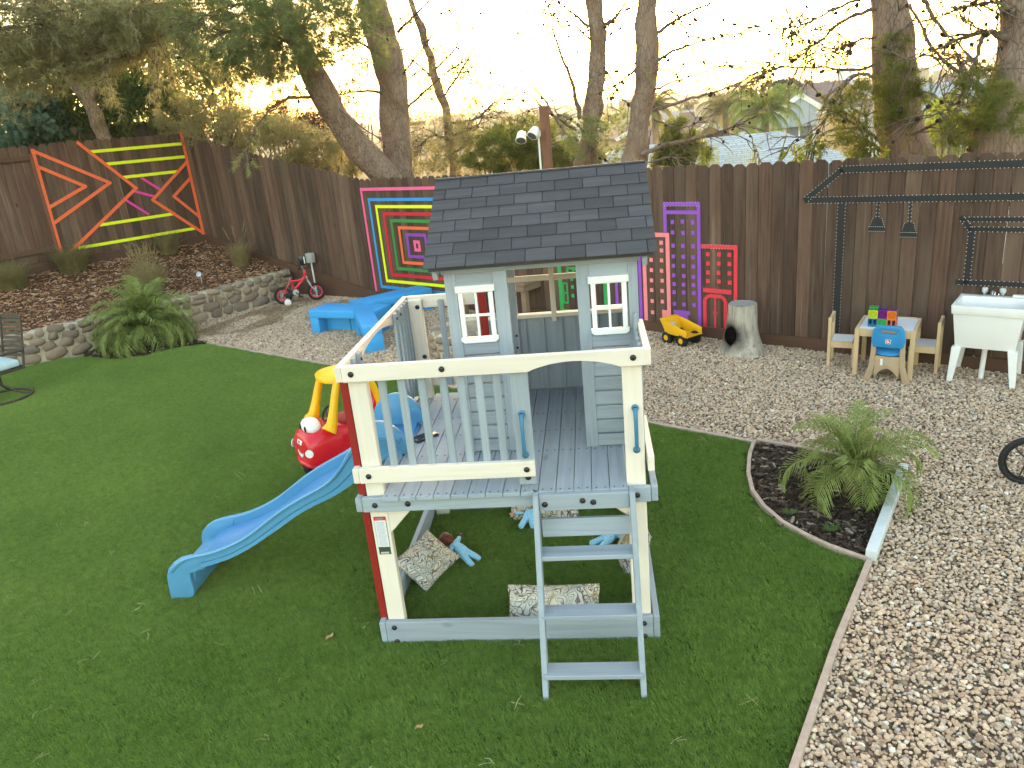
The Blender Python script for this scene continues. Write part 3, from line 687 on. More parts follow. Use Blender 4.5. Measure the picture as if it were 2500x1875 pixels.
# ================================================================ the elevated playhouse
BLUE = (.36, .415, .468); CREAM = (.82, .735, .635)
for ax in 'xyz':
    MT['b'+ax] = wood('grey_blue_stain_'+ax, BLUE, ax, .78, 1.14, 22, .8, True, .14, .25, .15)
    MT['c'+ax] = wood('cream_stain_'+ax, CREAM, ax, .88, 1.05, 20, .8, True, .06, .16, .15)
MT['shingle'] = wood('charcoal_shingle', (.088, .086, .094), 'x', .72, 1.35, 24, .85, True, .30, .3, .12)
MT['winwhite'] = plain('white_window_plastic', (.84, .84, .84), .35, .03, 5, 0, .4)
MT['blackmetal'] = plain('black_bolt', (.012, .012, .014), .35, .1, 9, 0, .5)
MT['handle'] = plain('blue_moulded_plastic', (.045, .19, .33), .35, .05, 6, 0, .45)
MT['redwood'] = wood('red_board', (.34, .022, .018), 'z', .8, 1.1, 20, .55, False)
ps = empty('playhouse', (0, 0, 0), 0, 'raised grey-blue and cream wooden playhouse with porch, slide, ladder and dark shingle roof', 'playhouse')
def pb(name, a, b, mat, par=None, bv=.003): return MB().bb(a, b).build(name, MT[mat], par or ps, bevel=bv)
W, D, ZD = 1.40, 1.45, .885
# posts: lower ones and the porch ones
for x, y in ((.012, .032), (1.30, .032), (.012, D-.08), (1.30, D-.08)):
    top = 1.545 if not (x > 1 and y > 1) else .875
    pb('post', (x, y, .0), (x+.09, y+.045, top), 'cz')
# base frame and deck frame
def frame(z0, z1, mat, o=0.0):
    pb('beam', (-o+.002, 0, z0), (W+o-.002, .030, z1), mat+'x'); pb('beam', (-o+.002, D-.03, z0), (W+o-.002, D, z1), mat+'x')
    pb('beam', (-.032-o, .002, z0+.002), (-o, D-.002, z1-.002), mat+'y'); pb('beam', (W+o, .002, z0+.002), (W+o+.032, D-.002, z1-.002), mat+'y')
frame(-.02, .137, 'b'); frame(.793, .872, 'b', .012)
# diagonal braces under the deck
for sx in (0, 1):
    for y in (.034, D-.064):
        P_ = [(.102, .652), (.102, .79), (.232, .79)] if sx == 0 else [(1.30, .70), (1.30, .79), (1.188, .79)]
        MB().prism(P_, y, y+.03, 'y').build('brace', MT['cx'], ps, bevel=.003)
# deck planks
x0, pw = .103, .0857; screw = MB().ball((0, 0, 0), (.0045, .0045, .002), 6, 4).mesh('screw', MT['blackmetal'])
for i in range(14):
    x = x0+i*pw; pb('plank', (x+.0015, -.026, ZD-.022), (x+pw-.0015, D-.005, ZD-.0005*(i % 3)), 'by', bv=.002)
    for y in (-.008, .44, .71, .98, 1.30):
        for dx in (.022, .064):
            s_ = link('screw', screw, None, ps); s_.location = (x+dx, y+(i % 2)*.004, ZD+.0012)
for x in (.013, 1.305): pb('plank', (x, .08, ZD-.022), (x+.087, D-.09, ZD-.001), 'by', bv=.002)
# front railing
def arch(x0, x1, a0, a1, zt, zb, rise, n=14):
    """rail outline with an arched underside between a0 and a1"""
    p = [(x0, zb)]+[(a0+(a1-a0)*i/n, zb+rise*math.sin(PI*i/n)**.8) for i in range(n+1)]+[(x1, zb), (x1, zt), (x0, zt)]
    return p
MB().prism(arch(0, W+.008, .872, 1.292, 1.561, 1.482, .040), 0, .030, 'y').build('rail', MT['cx'], ps, bevel=.002)
pb('rail', (0, 0, .952), (.868, .030, 1.033), 'cx')
for x in (.156, .250, .347, .450, .535, .618, .702): pb('baluster', (x, .031, .958), (x+.038, .049, 1.545), 'bz', bv=.004)
pb('newel_board', (.783, .031, ZD+.012), (.868, .056, 1.55), 'bz')
# side railing over the slide
MB().prism(arch(.002, D-.002, .30, 1.00, 1.559, 1.484, .052), -.032, -.001, 'x').build('rail', MT['cy'], ps, bevel=.002)
pb('rail', (-.032, .002, .954), (-.001, .30, 1.031), 'cy'); pb('rail', (-.032, 1.00, .954), (-.001, D-.002, 1.031), 'cy')
for y in (.155, .245, 1.02, 1.13, 1.20, 1.27, 1.335): pb('baluster', (.0, y, .95), (.018, y+(.055 if y in (.245, 1.02) else .038), 1.55), 'bz', bv=.004)
# back railing and the short railing on the far side
pb('rail', (0, D-.03, 1.482), (.44, D-.001, 1.561), 'cx'); pb('rail', (0, D-.03, .952), (.44, D-.001, 1.033), 'cx')
for x in (.20, .33): pb('baluster', (x, D-.05, .958), (x+.038, D-.032, 1.53), 'bz', bv=.004)
pb('rail', (W+.001, .002, 1.482), (W+.032, .52, 1.559), 'cy'); pb('rail', (W+.001, .002, .954), (W+.032, .52, 1.031), 'cy')
for y in (.13, .22, .31): pb('baluster', (W-.018, y, .95), (W-.001, y+.038, 1.545), 'bz', bv=.004)
pb('baluster', (W-.02, .385, .95), (W-.001, .44, 1.62), 'bz')
# ---- house walls
HX0, HX1, HY0, HY1, HT = .447, 1.412, .463, 1.437, 1.868
def stile(x0, x1, y=HY0, z1=HT, t=.028): pb('stile', (x0, y, ZD), (x1, y+t, z1), 'bz', bv=.002)
for a, b in ((HX0, .506), (.694, .765), (1.110, 1.172), (1.364, HX1)): stile(a, b)
pb('header', (HX0-.012, HY0-.004, HT), (HX1+.012, HY0+.030, 1.925), 'bx')
def siding(xa, xb, za, zb, y, step=.0795, ax='x'):
    z = za; i = 0
    while z < zb-.01:
        h = min(step, zb-z)
        if ax == 'x': MB().prism([(y+.010, z+.002), (y+.002, z+.010), (y+.002, z+h-.008), (y+.010, z+h-.001), (y+.022, z+h-.001), (y+.022, z+.002)], xa, xb, 'x').build('siding_board', MT['bx'], ps)
        else: MB().prism([(y+.010, z+.002), (y+.002, z+.010), (y+.002, z+h-.008), (y+.010, z+h-.001), (y+.022, z+h-.001), (y+.022, z+.002)], xa, xb, 'y').build('siding_board', MT['by'], ps)
        z += h; i += 1
for xa, xb in ((.506, .694), (1.172, 1.364)):
    siding(xa, xb, ZD+.07, 1.52, HY0+.004); pb('bottom_rail', (xa, HY0+.003, ZD+.004), (xb, HY0+.026, ZD+.069), 'bx', bv=.002)
    pb('top_rail', (xa, HY0+.003, 1.795), (xb, HY0+.026, HT), 'bx', bv=.002)
# front windows: moulded white frame, cross bars, sill with cut corners
def window(x0, x1):
    wn = empty('window', (x0, HY0-.014, 1.507)); wn.parent = ps; w_ = x1-x0; h = .300
    f = MB()
    f.bb((.004, 0, .262), (w_-.004, .02, h)); f.prism([(.0, .030), (w_, .030), (w_, .012), (w_-.016, 0), (.016, 0), (0, .012)], -.004, .022, 'y')
    f.bb((.008, 0, .030), (.032, .018, .262)); f.bb((w_-.032, 0, .030), (w_-.008, .018, .262)); f.bb((-.004, -.005, h-.034), (w_+.004, .02, h+.001))
    f.build('window_frame', MT['winwhite'], wn, bevel=.002)
    MB().bb((w_/2-.006, .003, .031), (w_/2+.006, .015, .262)).bb((.032, .004, .138), (w_/2-.006, .014, .150)).bb((w_/2+.006, .004, .138), (w_-.032, .014, .150)).build('glazing_bar', MT['winwhite'], wn)
window(.503, .696); window(1.171, 1.363)
# back wall: boards and battens below an opening with a cream sill, bar and mullion
pb('wall_panel', (HX0, HY1-.012, ZD), (HX1, HY1, 1.37), 'bz', bv=0)
for x in (.50, .60, .72, .835, .95, 1.065, 1.18, 1.30): pb('batten', (x, HY1-.026, ZD+.002), (x+.034, HY1-.0125, 1.37), 'bz', bv=.002)
for x in (HX0, .655, HX1-.05): pb('stile', (x, HY1-.03, ZD), (x+.05, HY1-.001, HT), 'bz', bv=.002)
pb('sill', (.70, HY1-.045, 1.37), (HX1-.05, HY1+.012, 1.395), 'cx'); pb('window_bar', (.66, HY1-.034, 1.605), (HX1-.05, HY1-.012, 1.640), 'cx'); pb('mullion', (.92, HY1-.052, 1.345), (.952, HY1-.035, HT+.01), 'cz')
pb('header', (HX0-.012, HY1-.03, HT), (HX1+.012, HY1+.004, 1.925), 'bx')
# side walls: near side with an opening towards the porch, far side closed below a window
for xs, sgn in ((HX0+.001, 1), (HX1-.001, -1)):
    xa, xb = (xs, xs+.022*sgn) if sgn > 0 else (xs-.022, xs)
    for ya, yb in ((HY0+.032, HY0+.10), (HY1-.10, HY1-.034)): pb('stile', (xa, ya, ZD), (xb, yb, HT), 'bz', bv=.002)
    pb('bottom_rail', (xa, HY0+.10, ZD), (xb, HY1-.10, ZD+.07), 'by', bv=.002); pb('top_rail', (xa, HY0+.10, HT-.07), (xb, HY1-.10, HT), 'by', bv=.002)
    if sgn < 0:
        siding(HY0+.10, HY1-.10, ZD+.07, HT-.07, xa-.001, ax='y')
    else:
        siding(HY0+.10, HY1-.10, ZD+.07, 1.30, xa-.001, ax='y')
    # gable infill
    ym = (HY0+HY1)/2; MB().prism([(HY0+.02, HT+.002), (HY1-.02, HT+.002), (ym, 2.235)], xa+.003, xb-.003, 'x').build('gable', MT['by'], ps)
pb('play_shelf', (1.20, 1.16, ZD+.28), (1.385, 1.40, ZD+.30), 'bx'); pb('stove_panel', (1.18, 1.14, ZD), (1.20, 1.40, ZD+.30), 'bz')
pb('red_board', (.50, 1.16, ZD), (.545, 1.19, 1.80), 'by'); bpy.data.objects['red_board'].data.materials[0] = MT['redwood']
# ---- roof with single shingles
RX0, RX1, RYE, RZE, RYM, RZM = .372, 1.503, .352, 1.927, .950, 2.292
roof = empty('roof', (0, 0, 0)); roof.parent = ps
sl_ = math.hypot(RYM-RYE, RZM-RZE); an = math.atan2(RZM-RZE, RYM-RYE); rows = 8; rh = sl_/rows
shm = {}
for side in (0, 1):
    def onroof(u, v, lift):
        """u along the ridge, v up the slope"""
        y = RYE+v*math.cos(an)-lift*math.sin(an); z = RZE+v*math.sin(an)+lift*math.cos(an)
        return (u, y if side == 0 else 2*RYM-y, z)
    mb = MB(); q = [onroof(RX0+.01, .012, -.014), onroof(RX1-.01, .012, -.014), onroof(RX1-.01, sl_, -.014), onroof(RX0+.01, sl_, -.014)]; q2 = [onroof(RX0+.01, .012, .0), onroof(RX1-.01, .012, .0), onroof(RX1-.01, sl_, .0), onroof(RX0+.01, sl_, .0)]
    mb.add(q+q2, [(0, 1, 2, 3), (4, 5, 6, 7), (0, 1, 5, 4), (1, 2, 6, 5), (2, 3, 7, 6), (3, 0, 4, 7)]); mb.build('roof_deck', MT['shingle'], roof)
    for r in range(rows):
        u = RX0-(.0 if r % 2 == 0 else .093)
        off = (.098 if r % 2 == 0 else .0); edges = [RX0]; e = RX0+(.065 if r % 2 == 0 else .138)+.004*(r % 3)
        while e < RX1-.03: edges.append(e); e += .146
        edges.append(RX1)
        for a, b in zip(edges, edges[1:]):
            g = .0018; v0, v1 = r*rh-(.010 if r == 0 else .004), (r+1)*rh+.012
            top, bot = .004, .0095
            P_ = [onroof(a+g, v0, .001), onroof(b-g, v0, .001), onroof(b-g, min(v1, sl_+.004), .001), onroof(a+g, min(v1, sl_+.004), .001), onroof(a+g, v0, bot), onroof(b-g, v0, bot), onroof(b-g, min(v1, sl_+.004), top-.0005), onroof(a+g, min(v1, sl_+.004), top-.0005)]
            MB().add(P_, [(3, 2, 1, 0), (4, 5, 6, 7), (0, 1, 5, 4), (1, 2, 6, 5), (2, 3, 7, 6), (3, 0, 4, 7)]).build('shingle', MT['shingle'], roof, bevel=.0012)
    # eave board and rafters under the overhang
    ey = RYE+.02 if side == 0 else 2*RYM-RYE-.02
    MB().bb((RX0+.02, min(ey, ey+(.02 if side == 0 else -.02)), RZE-.022), (RX1-.02, max(ey, ey+(.02 if side == 0 else -.02)), RZE-.004)).build('eave_board', MT['blackmetal'] if False else MT['shingle'], roof)
    for x in (HX0-.045, HX1+.022):
        MB().prism([(RYE+.05, RZE-.035), (RYM, RZM-.04), (RYM, RZM-.085), (RYE+.07, RZE-.075)] if side == 0 else [(2*RYM-RYE-.05, RZE-.035), (RYM, RZM-.04), (RYM, RZM-.085), (2*RYM-RYE-.07, RZE-.075)], x, x+.024, 'x').build('rafter', MT['by'], roof)
MB().bb((RX0, RYM-.012, RZM+.001), (RX1, RYM+.012, RZM+.012)).build('ridge_cap', MT['shingle'], roof, bevel=.003)
# ---- bolts
bolt = MB().lathe([(.0145, 0), (.0145, .003), (.011, .007), (.005, .009), (.003, .0072)], 12, Matrix.Rotation(PI/2, 4, 'X')).mesh('bolt', MT['blackmetal'], smooth=True)
for x, z in ((.045, 1.522), (.478, 1.522), (1.352, 1.522), (.048, .992), (.828, .992), (.828, .935), (.055, .832), (.222, .834), (.905, .832), (1.085, .845), (1.135, .835), (1.345, .832), (.048, .105), (.052, .018), (1.352, .10), (1.354, .022)):
    b = link('bolt', bolt, None, ps); b.location = (x, .0305 if z == .935 else (-.0585 if .88 < x < 1.30 and .8 < z < .88 else -.0005), z)
for x, z in ((.055, 1.50), (.06, 1.17)):
    b = link('bolt', bolt, None, ps); b.location = (x+.02, D-.0815, z)
for y, z in ((.27, 1.515), (1.05, 1.515), (1.15, 1.515), (.27, 1.0), (1.05, 1.0)):
    b = link('bolt', bolt, None, ps); b.location = (.0185, y, z); b.rotation_euler = (0, 0, PI/2); b.scale = (.7, .7, .7)
for z in (1.10, 1.18, 1.26): 
    b = link('bolt', bolt, None, ps); b.location = (.685, HY1-.031, z); b.scale = (.55, .55, .55)
# ---- blue grab handles
def handle(x):
    h = empty('handle', (x, .030 if x < 1 else .0315, 1.06)); h.parent = ps; y = 0
    MB().tube([(0, -.004, .0), (0, -.022, .006), (0, -.036, .03), (0, -.040, .10), (0, -.036, .175), (0, -.022, .199), (0, -.004, .205)], [.013, .011, .0095, .0095, .0095, .011, .013], 8).build('grip', MT['handle'], h, smooth=True)
    for z in (-.004, .209):
        MB().lathe([(.0175, 0), (.0175, .006), (.012, .010)], 12, Matrix.Translation((0, 0, z)) @ Matrix.Rotation(PI/2, 4, 'X')).build('mount', MT['handle'], h, smooth=True)
        b = link('bolt', bolt, None, h); b.location = (0, -.010, z); b.scale = (.7, .7, .7)
handle(.825); handle(1.353)
# ---- ladder
ld = empty('ladder', (0, 0, 0)); ld.parent = ps
ly = lambda z: -.436+z*.416/.882
for xa, xb in ((.850, .877), (1.306, 1.333)):
    MB().prism([(ly(0)+.0, -.01), (ly(0)+.085, -.01), (ly(.885)+.018, .868), (ly(.885)+.010, .884), (ly(.885)-.055, .884)], xa, xb, 'x').build('stringer', MT['bz'], ld, bevel=.003)
for z in (.118, .363, .612):
    MB().bb((.861, ly(z)-.024, z-.024), (1.322, ly(z)+.075, z)).build('tread', MT['bx'], ld, bevel=.004)
MB().bb((.878, -.026, .634), (1.305, -.004, .732)).build('back_board', MT['bx'], ld, bevel=.003)
MB().bb((.8775, -.058, .797), (1.3055, -.0275, .8795)).build('back_board', MT['bx'], ld, bevel=.003)
# ---- warning plate on the front post
pl_ = empty('warning_plate', (.057, .0318, .533)); pl_.parent = ps
MT['plate'] = plain('white_print', (.76, .77, .80), .4, .03); MT['platered'] = plain('red_print', (.62, .03, .02), .4, .03); MT['plategreen'] = plain('dark_green_print', (.055, .075, .05), .4, .03); MT['print'] = plain('grey_print', (.30, .31, .36), .5, .03)
MB().bb((-.031, -.003, 0), (.031, -.0005, .218)).build('plate', MT['plategreen'], pl_, bevel=.0015)
MB().bb((-.029, -.0042, .045), (.029, -.0032, .198)).build('text_panel', MT['plate'], pl_)
MB().bb((-.031, -.0044, .1985), (.031, -.0032, .2185)).build('header_panel', MT['platered'], pl_)
mb = MB(); z = .188; rs = random.Random(2)
while z > .05:
    big = z > .183 or .124 < z < .131; L_ = (.019 if big else .025)*(.75+.25*rs.random()); mb.bb((-L_, -.0048, z-(.0024 if big else .0012)), (L_, -.0044, z)); z -= .0072 if big else .0048
for k in range(7): mb.bb((-.02+k*.006, -.0050, .204), (-.016+k*.006, -.0045, .212))
mb.build('printed_lines', MT['print'], pl_)
mb = MB()
for k in range(9): mb.bb((-.021+k*.0048, -.0048, .006), (-.018+k*.0048, -.0042, .016))
mb.build('maker_name', MT['plate'], pl_)
# ---- red board standing against the near corner of the porch
rb = MB().bb((-.030, .012, 0), (.006, .028, 1.478)).build('red_batten', MT['redwood'], bevel=.002); rb.location = (-.004, .036, 0)
tag(rb, 'thin dark red upright board beside the cream corner post', 'board')
# ---- wavy blue slide
MT['slide'] = plain('sky_blue_slide_plastic', (.085, .30, .52), .38, .06, 3, .05, .45, grime=.05)
MT['slidebed'] = plain('blue_slide_bed', (.075, .25, .52), .3, .08, 2.5, .0, .5)
sd_ = empty('slide', (0, 0, 0)); sd_.parent = ps
RIM = [(.10, 1.00), (.02, 1.02), (-.06, 1.03), (-.12, 1.015), (-.181, .965), (-.245, .865), (-.30, .795), (-.348, .749), (-.44, .703), (-.573, .639), (-.701, .563), (-.824, .475), (-.914, .415), (-1.044, .356), (-1.161, .318), (-1.294, .300), (-1.35, .285), (-1.40, .250), (-1.44, .20)]
BOT = [(.10, .885), (.02, .86), (-.06, .82), (-.12, .785), (-.194, .741), (-.26, .70), (-.327, .658), (-.41, .625), (-.499, .585), (-.59, .535), (-.67, .479), (-.76, .425), (-.846, .37), (-.93, .325), (-1.022, .28), (-1.161, .236), (-1.225, .222), (-1.26, .212), (-1.29, .19)]
YN, YF = .45, .925
def resamp(P, n):
    P = [Vector(p) for p in P]; L_ = [0]
    for a, b in zip(P, P[1:]): L_.append(L_[-1]+(b-a).length)
    o = []
    for i in range(n):
        t = L_[-1]*i/(n-1); k = max(j for j in range(len(L_)) if L_[j] <= t+1e-9); k = min(k, len(P)-2); f = (t-L_[k])/(L_[k+1]-L_[k]); o.append(P[k].lerp(P[k+1], f))
    return o
def smooth_pts(P, it=2):
    for _ in range(it): P = [P[0]]+[(P[i-1]+P[i]*2+P[i+1])/4 for i in range(1, len(P)-1)]+[P[-1]]
    return P
NS = 44; rim = smooth_pts(resamp(RIM, NS)); bot = smooth_pts(resamp(BOT, NS))
def side_wall(y0, y1, rev):
    """thick side panel with a rounded top lip and a pressed groove along it; foot at the end"""
    mb = MB(); o0, o1 = (y0, y1); s = -1 if rev else 1
    sec = []
    for r_, b_ in zip(rim, bot):
        n_ = (r_-b_); h = n_.length; u_ = n_/h
        pr = [(0.0, 0), (0, .28), (.009, .31), (.009, .36), (0, .39), (0, .80), (-.012, .84), (-.014, .95), (-.004, 1.0), (.020, 1.0), (.030, .95), (.028, .55), (.026, .25), (.026, 0)]
        sec.append([Vector((b_.x+u_.x*h*k, (YN+q) if not rev else (YF-q), b_.y+u_.y*h*k)) for q, k in pr])
    n = len(sec[0]); mb.v = [tuple(p) for s_ in sec for p in s_]
    mb.f = [(i*n+k, (i+1)*n+k, (i+1)*n+(k+1) % n, i*n+(k+1) % n) for i in range(NS-1) for k in range(n)]
    mb.f += [tuple(range(n)), tuple((NS-1)*n+k for k in range(n))[::-1]]
    return mb.build('side_wall', MT['slide'], sd_, smooth=True, ang=35)
side_wall(YN, YN+.03, False); side_wall(YF-.03, YF, True)
# bed between the walls
def bedpt(i):
    r_, b_ = rim[i], bot[i]; k = .34 if i > 4 else .26; p = b_.lerp(r_, k); return p
mb = MB()
for i in range(NS):
    p = bedpt(i)
    for j in range(9):
        t = j/8; dip = .018*(1-(2*t-1)**2)
        mb.v.append((p.x, YN+.026+(YF-YN-.052)*t, p.y-dip))
mb.f = [(i*9+k, i*9+k+1, (i+1)*9+k+1, (i+1)*9+k) for i in range(NS-1) for k in range(8)]
mb.build('bed', MT['slidebed'], sd_, smooth=True, ang=60)
# foot block at the bottom end, with rounded nose
FOOT = [(-1.29, .212), (-1.225, .224), (-1.20, .30), (-1.294, .300), (-1.35, .285), (-1.40, .255), (-1.44, .215), (-1.458, .17), (-1.466, .10), (-1.472, .0), (-1.345, .0), (-1.318, .03), (-1.308, .08), (-1.312, .14), (-1.304, .185)]
for ya, yb in ((YN-.001, YN+.034), (YF-.034, YF+.001)): MB().prism(FOOT, ya, yb, 'y').build('foot', MT['slide'], sd_, bevel=.008, seg=2)
FOOT2 = [(-1.29, .17), (-1.225, .19), (-1.22, .222), (-1.294, .204), (-1.35, .190), (-1.40, .175), (-1.44, .145), (-1.452, .09), (-1.462, .0), (-1.35, .0), (-1.325, .03), (-1.315, .08)]
MB().prism(FOOT2, YN+.0345, YF-.0345, 'y').build('nose', MT['slide'], sd_, bevel=.006, seg=2)
# half-round shields at the top, on the deck
for y in (YN+.002, YF-.034):
    N_ = 18; P_ = [(.13*math.cos(PI*i/N_)*1.25-.02, ZD+.012+.20*math.sin(PI*i/N_)) for i in range(N_+1)]
    MB().prism(P_, y, y+.032, 'y').build('shield', MT['slide'], sd_, bevel=.007, seg=2)
    P_ = [(.10*math.cos(PI*i/N_)*1.15-.02, ZD+.05+.115*math.sin(PI*i/N_)) for i in range(N_+1)]
    MB().prism(P_, y-.003, y+.035, 'y').build('shield_boss', MT['slide'], sd_, bevel=.004, seg=2)
MB().bb((-.10, YN+.036, ZD+.002), (.118, YF-.036, ZD+.012)).build('lip', MT['slidebed'], sd_, bevel=.004, seg=2)
# phone lying on the porch
ph = MB().bb((-.040, -.075, 0), (.040, .075, .013)).build('phone', plain('black_phone_glass', (.012, .012, .014), .15, .05, 5, 0, .5), bevel=.005, seg=2)
ph.location = (.175, .70, ZD+.001); ph.rotation_euler = (0, 0, -.75); tag(ph, 'black phone lying on the porch planks by the slide top', 'phone')
# ================================================================ trees behind the fence
def m_bark(name, c, c2):
    n = NT(name); v = n.coords((1, 1, .30)); g = n.voro(v, 26, 'DISTANCE_TO_EDGE'); f = n.noise(v, 14, 6, .7); v2 = n.coords((1, 1, 1)); b = n.noise(v2, 1.6, 4, .6)
    col = n.ramp(f, [(.3, mul(c, .55)), (.7, mul(c, 1.25))]); col = n.mix(n.ramp(g, [(.0, .85), (.10, 0.0)]), col, mul(c, .35)); col = n.mix(n.ramp(b, [(.45, 0.0), (.7, .7)]), col, c2)
    n.bump(n.mix(.5, g, f), .9, .03); return n.out(col, .9, .15)
MT['bark'] = m_bark('pine_bark', (.27, .195, .15), (.30, .20, .14)); MT['barkpale'] = m_bark('pale_brown_bark', (.36, .26, .18), (.20, .14, .10)); MT['twig'] = m_bark('twig_bark', (.17, .115, .09), (.24, .19, .165))
def m_leaf(name, stops, scale=2.5, trans=.5, rough=.6):
    n = NT(name); ge = n.n.new('ShaderNodeNewGeometry'); f = n.noise(ge.outputs['Position'], scale, 5, .7); h = n.noise(ge.outputs['Position'], 60, 2, .5)
    fac = n.math('ADD', n.math('MULTIPLY', f, .65), n.math('MULTIPLY', h, .35)); col = n.ramp(fac, stops)
    m = n.out(col, rough, .25)
    tr = n.n.new('ShaderNodeBsdfTranslucent'); n.l.new(col, tr.inputs[0]); mx = n.n.new('ShaderNodeMixShader'); mx.inputs[0].default_value = trans
    n.l.new(n.b.outputs[0], mx.inputs[1]); n.l.new(tr.outputs[0], mx.inputs[2]); n.l.new(mx.outputs[0], n.n['Material Output'].inputs[0]); return m
MT['needle'] = m_leaf('pine_needles_green', [(.30, (.12, .14, .055)), (.45, (.21, .25, .09)), (.6, (.31, .35, .15)), (.75, (.40, .37, .19))])
MT['needleolive'] = m_leaf('pine_needles_olive', [(.3, (.17, .155, .08)), (.45, (.31, .29, .14)), (.6, (.44, .41, .20)), (.75, (.50, .41, .25))])
MT['needlebrown'] = m_leaf('dry_brown_brush', [(.3, (.07, .042, .028)), (.5, (.17, .105, .06)), (.7, (.28, .18, .09))])
MT['needleyellow'] = m_leaf('pine_needles_yellow_green', [(.3, (.10, .11, .025)), (.5, (.18, .20, .045)), (.7, (.26, .26, .08))])
MT['leafgreen'] = m_leaf('green_leaf', [(.3, (.045, .08, .022)), (.5, (.11, .175, .045)), (.7, (.24, .32, .09))], 3)
MT['leafsilver'] = m_leaf('silvery_round_leaf', [(.3, (.05, .10, .06)), (.5, (.14, .23, .15)), (.72, (.32, .43, .32))], 5)
MT['leafyellow'] = m_leaf('yellow_green_leaf', [(.3, (.10, .14, .02)), (.55, (.22, .27, .05)), (.75, (.36, .34, .08))], 3)
MT['leafdark'] = m_leaf('dark_tree_leaf', [(.3, (.03, .045, .018)), (.5, (.06, .085, .03)), (.7, (.11, .13, .05))], .6)
MT['leafmid'] = m_leaf('mid_tree_leaf', [(.3, (.055, .08, .022)), (.5, (.11, .15, .04)), (.7, (.19, .21, .07))], .6)
MT['leafgold'] = m_leaf('gold_tree_leaf', [(.3, (.16, .13, .02)), (.5, (.30, .24, .04)), (.7, (.42, .34, .08))], .8)
MT['cone'] = plain('pine_cone', (.035, .026, .02), .8, .3, 30, .5, .2)

def needle_mesh(name, C, Dr, mat, parent, n=14, L=.11, w=.0032, spread=.75, seed=1):
    """tufts of thin needles at C (N,3) pointing along Dr"""
    rs = np.random.RandomState(seed); N = len(C)
    if N == 0: return None
    C = np.repeat(np.asarray(C), n, 0); D_ = np.repeat(np.asarray(Dr), n, 0)+rs.randn(N*n, 3)*spread; D_ /= np.linalg.norm(D_, axis=1, keepdims=True)+1e-9
    q = np.cross(D_, rs.randn(N*n, 3)); q /= np.linalg.norm(q, axis=1, keepdims=True)+1e-9
    ln = L*(.55+.6*rs.rand(N*n, 1)); tip = C+D_*ln; tip[:, 2] -= ln[:, 0]*.12
    V = np.stack([C-q*w, C+q*w, tip], 1).reshape(-1, 3)
    return big_mesh(name, V, np.arange(3*N*n).reshape(-1, 3), mat, parent)
def leaf_mesh(name, C, mat, parent, size=.06, droop=.3, seed=1, aspect=.45, nrm=None):
    rs = np.random.RandomState(seed); N = len(C); C = np.asarray(C)
    d = rs.randn(N, 3); d[:, 2] -= droop*2; d /= np.linalg.norm(d, axis=1, keepdims=True); q = np.cross(d, rs.randn(N, 3)); q /= np.linalg.norm(q, axis=1, keepdims=True)
    s = size*(.6+.8*rs.rand(N, 1)); up = np.cross(d, q)*.12*s
    V = np.stack([C-d*s*.5, C-q*s*aspect*.5+up, C+d*s*.5, C+q*s*aspect*.5+up], 1).reshape(-1, 3)
    return big_mesh(name, V, np.arange(4*N).reshape(-1, 4), mat, parent)
def blob(c, r, n, seed, clump=1.6, thr=.0, shell=.35):
    """random points in an ellipsoid thinned by noise into clumps with gaps"""
    rs = np.random.RandomState(seed); o = []; tries = 0; clump = max(clump, 1.1/max(.05, min(r)))
    while len(o) < n and tries < n*5:
        tries += 1
        p = rs.randn(3); p /= np.linalg.norm(p); k = (shell+(1-shell)*rs.rand())**(1/2.2); p = p*k
        w_ = (c[0]+p[0]*r[0], c[1]+p[1]*r[1], c[2]+p[2]*r[2])
        if mnoise.noise(Vector(w_)*clump+Vector((seed, 0, 0))) > thr+(rs.rand()-.5)*.25: o.append(w_)
    return np.array(o).reshape(-1, 3)
def fol(c, r, n, seed, **k):
    """pixel-centred clump: c = (px, py, distance), r in metres (across, depth, height)"""
    p = at(*c); return blob((p.x, p.y, p.z), r, n, seed, **k)
def updirs(C, seed, up=.5):
    rs = np.random.RandomState(seed); d = rs.randn(len(C), 3)*.7; d[:, 2] += up; return d/np.linalg.norm(d, axis=1, keepdims=True)
def crom(P, n=6):
    P = [Vector(p) for p in P]; o = []
    for i in range(len(P)-1):
        a, b, c, d = P[max(i-1, 0)], P[i], P[i+1], P[min(i+2, len(P)-1)]
        for k in range(n):
            t = k/n; o.append(.5*((2*b)+(c-a)*t+(2*a-5*b+4*c-d)*t*t+(3*b-a-3*c+d)*t**3))
    return o+[P[-1]]
def trunk_mesh(par, pts, mat, seg=14, rough=.06, name='trunk'):
    """pts: (px, py, distance, diameter m), bottom to top"""
    P = [Vector((*at(x, y, d), w_/2)) for x, y, d, w_ in pts]; C = crom([p.to_3d() if len(p) == 3 else Vector((p[0], p[1], p[2])) for p in P], 8); R_ = crom([Vector((p[3], 0, 0)) for p in P], 8)
    mb = MB().tube(C, [r.x for r in R_], seg)
    mb.v = [tuple(Vector(v)+Vector((mnoise.noise(Vector(v)*3.1), mnoise.noise(Vector(v)*3.1+Vector((9, 0, 0))), 0))*rough) for v in mb.v]
    mb.build(name, mat, par, smooth=True, ang=80); return C
CONE = []
for i in range(3):
    mb = MB(); mb.ball((0, 0, 0), (.8, .8, 1.15), 7, 6); mb.v = [tuple(Vector(v)*(1+.22*mnoise.noise(Vector(v)*2.3+Vector((i*5, 0, 0))))) for v in mb.v]; CONE.append(mb.mesh('pine_cone', MT['cone'], smooth=True, ang=30))
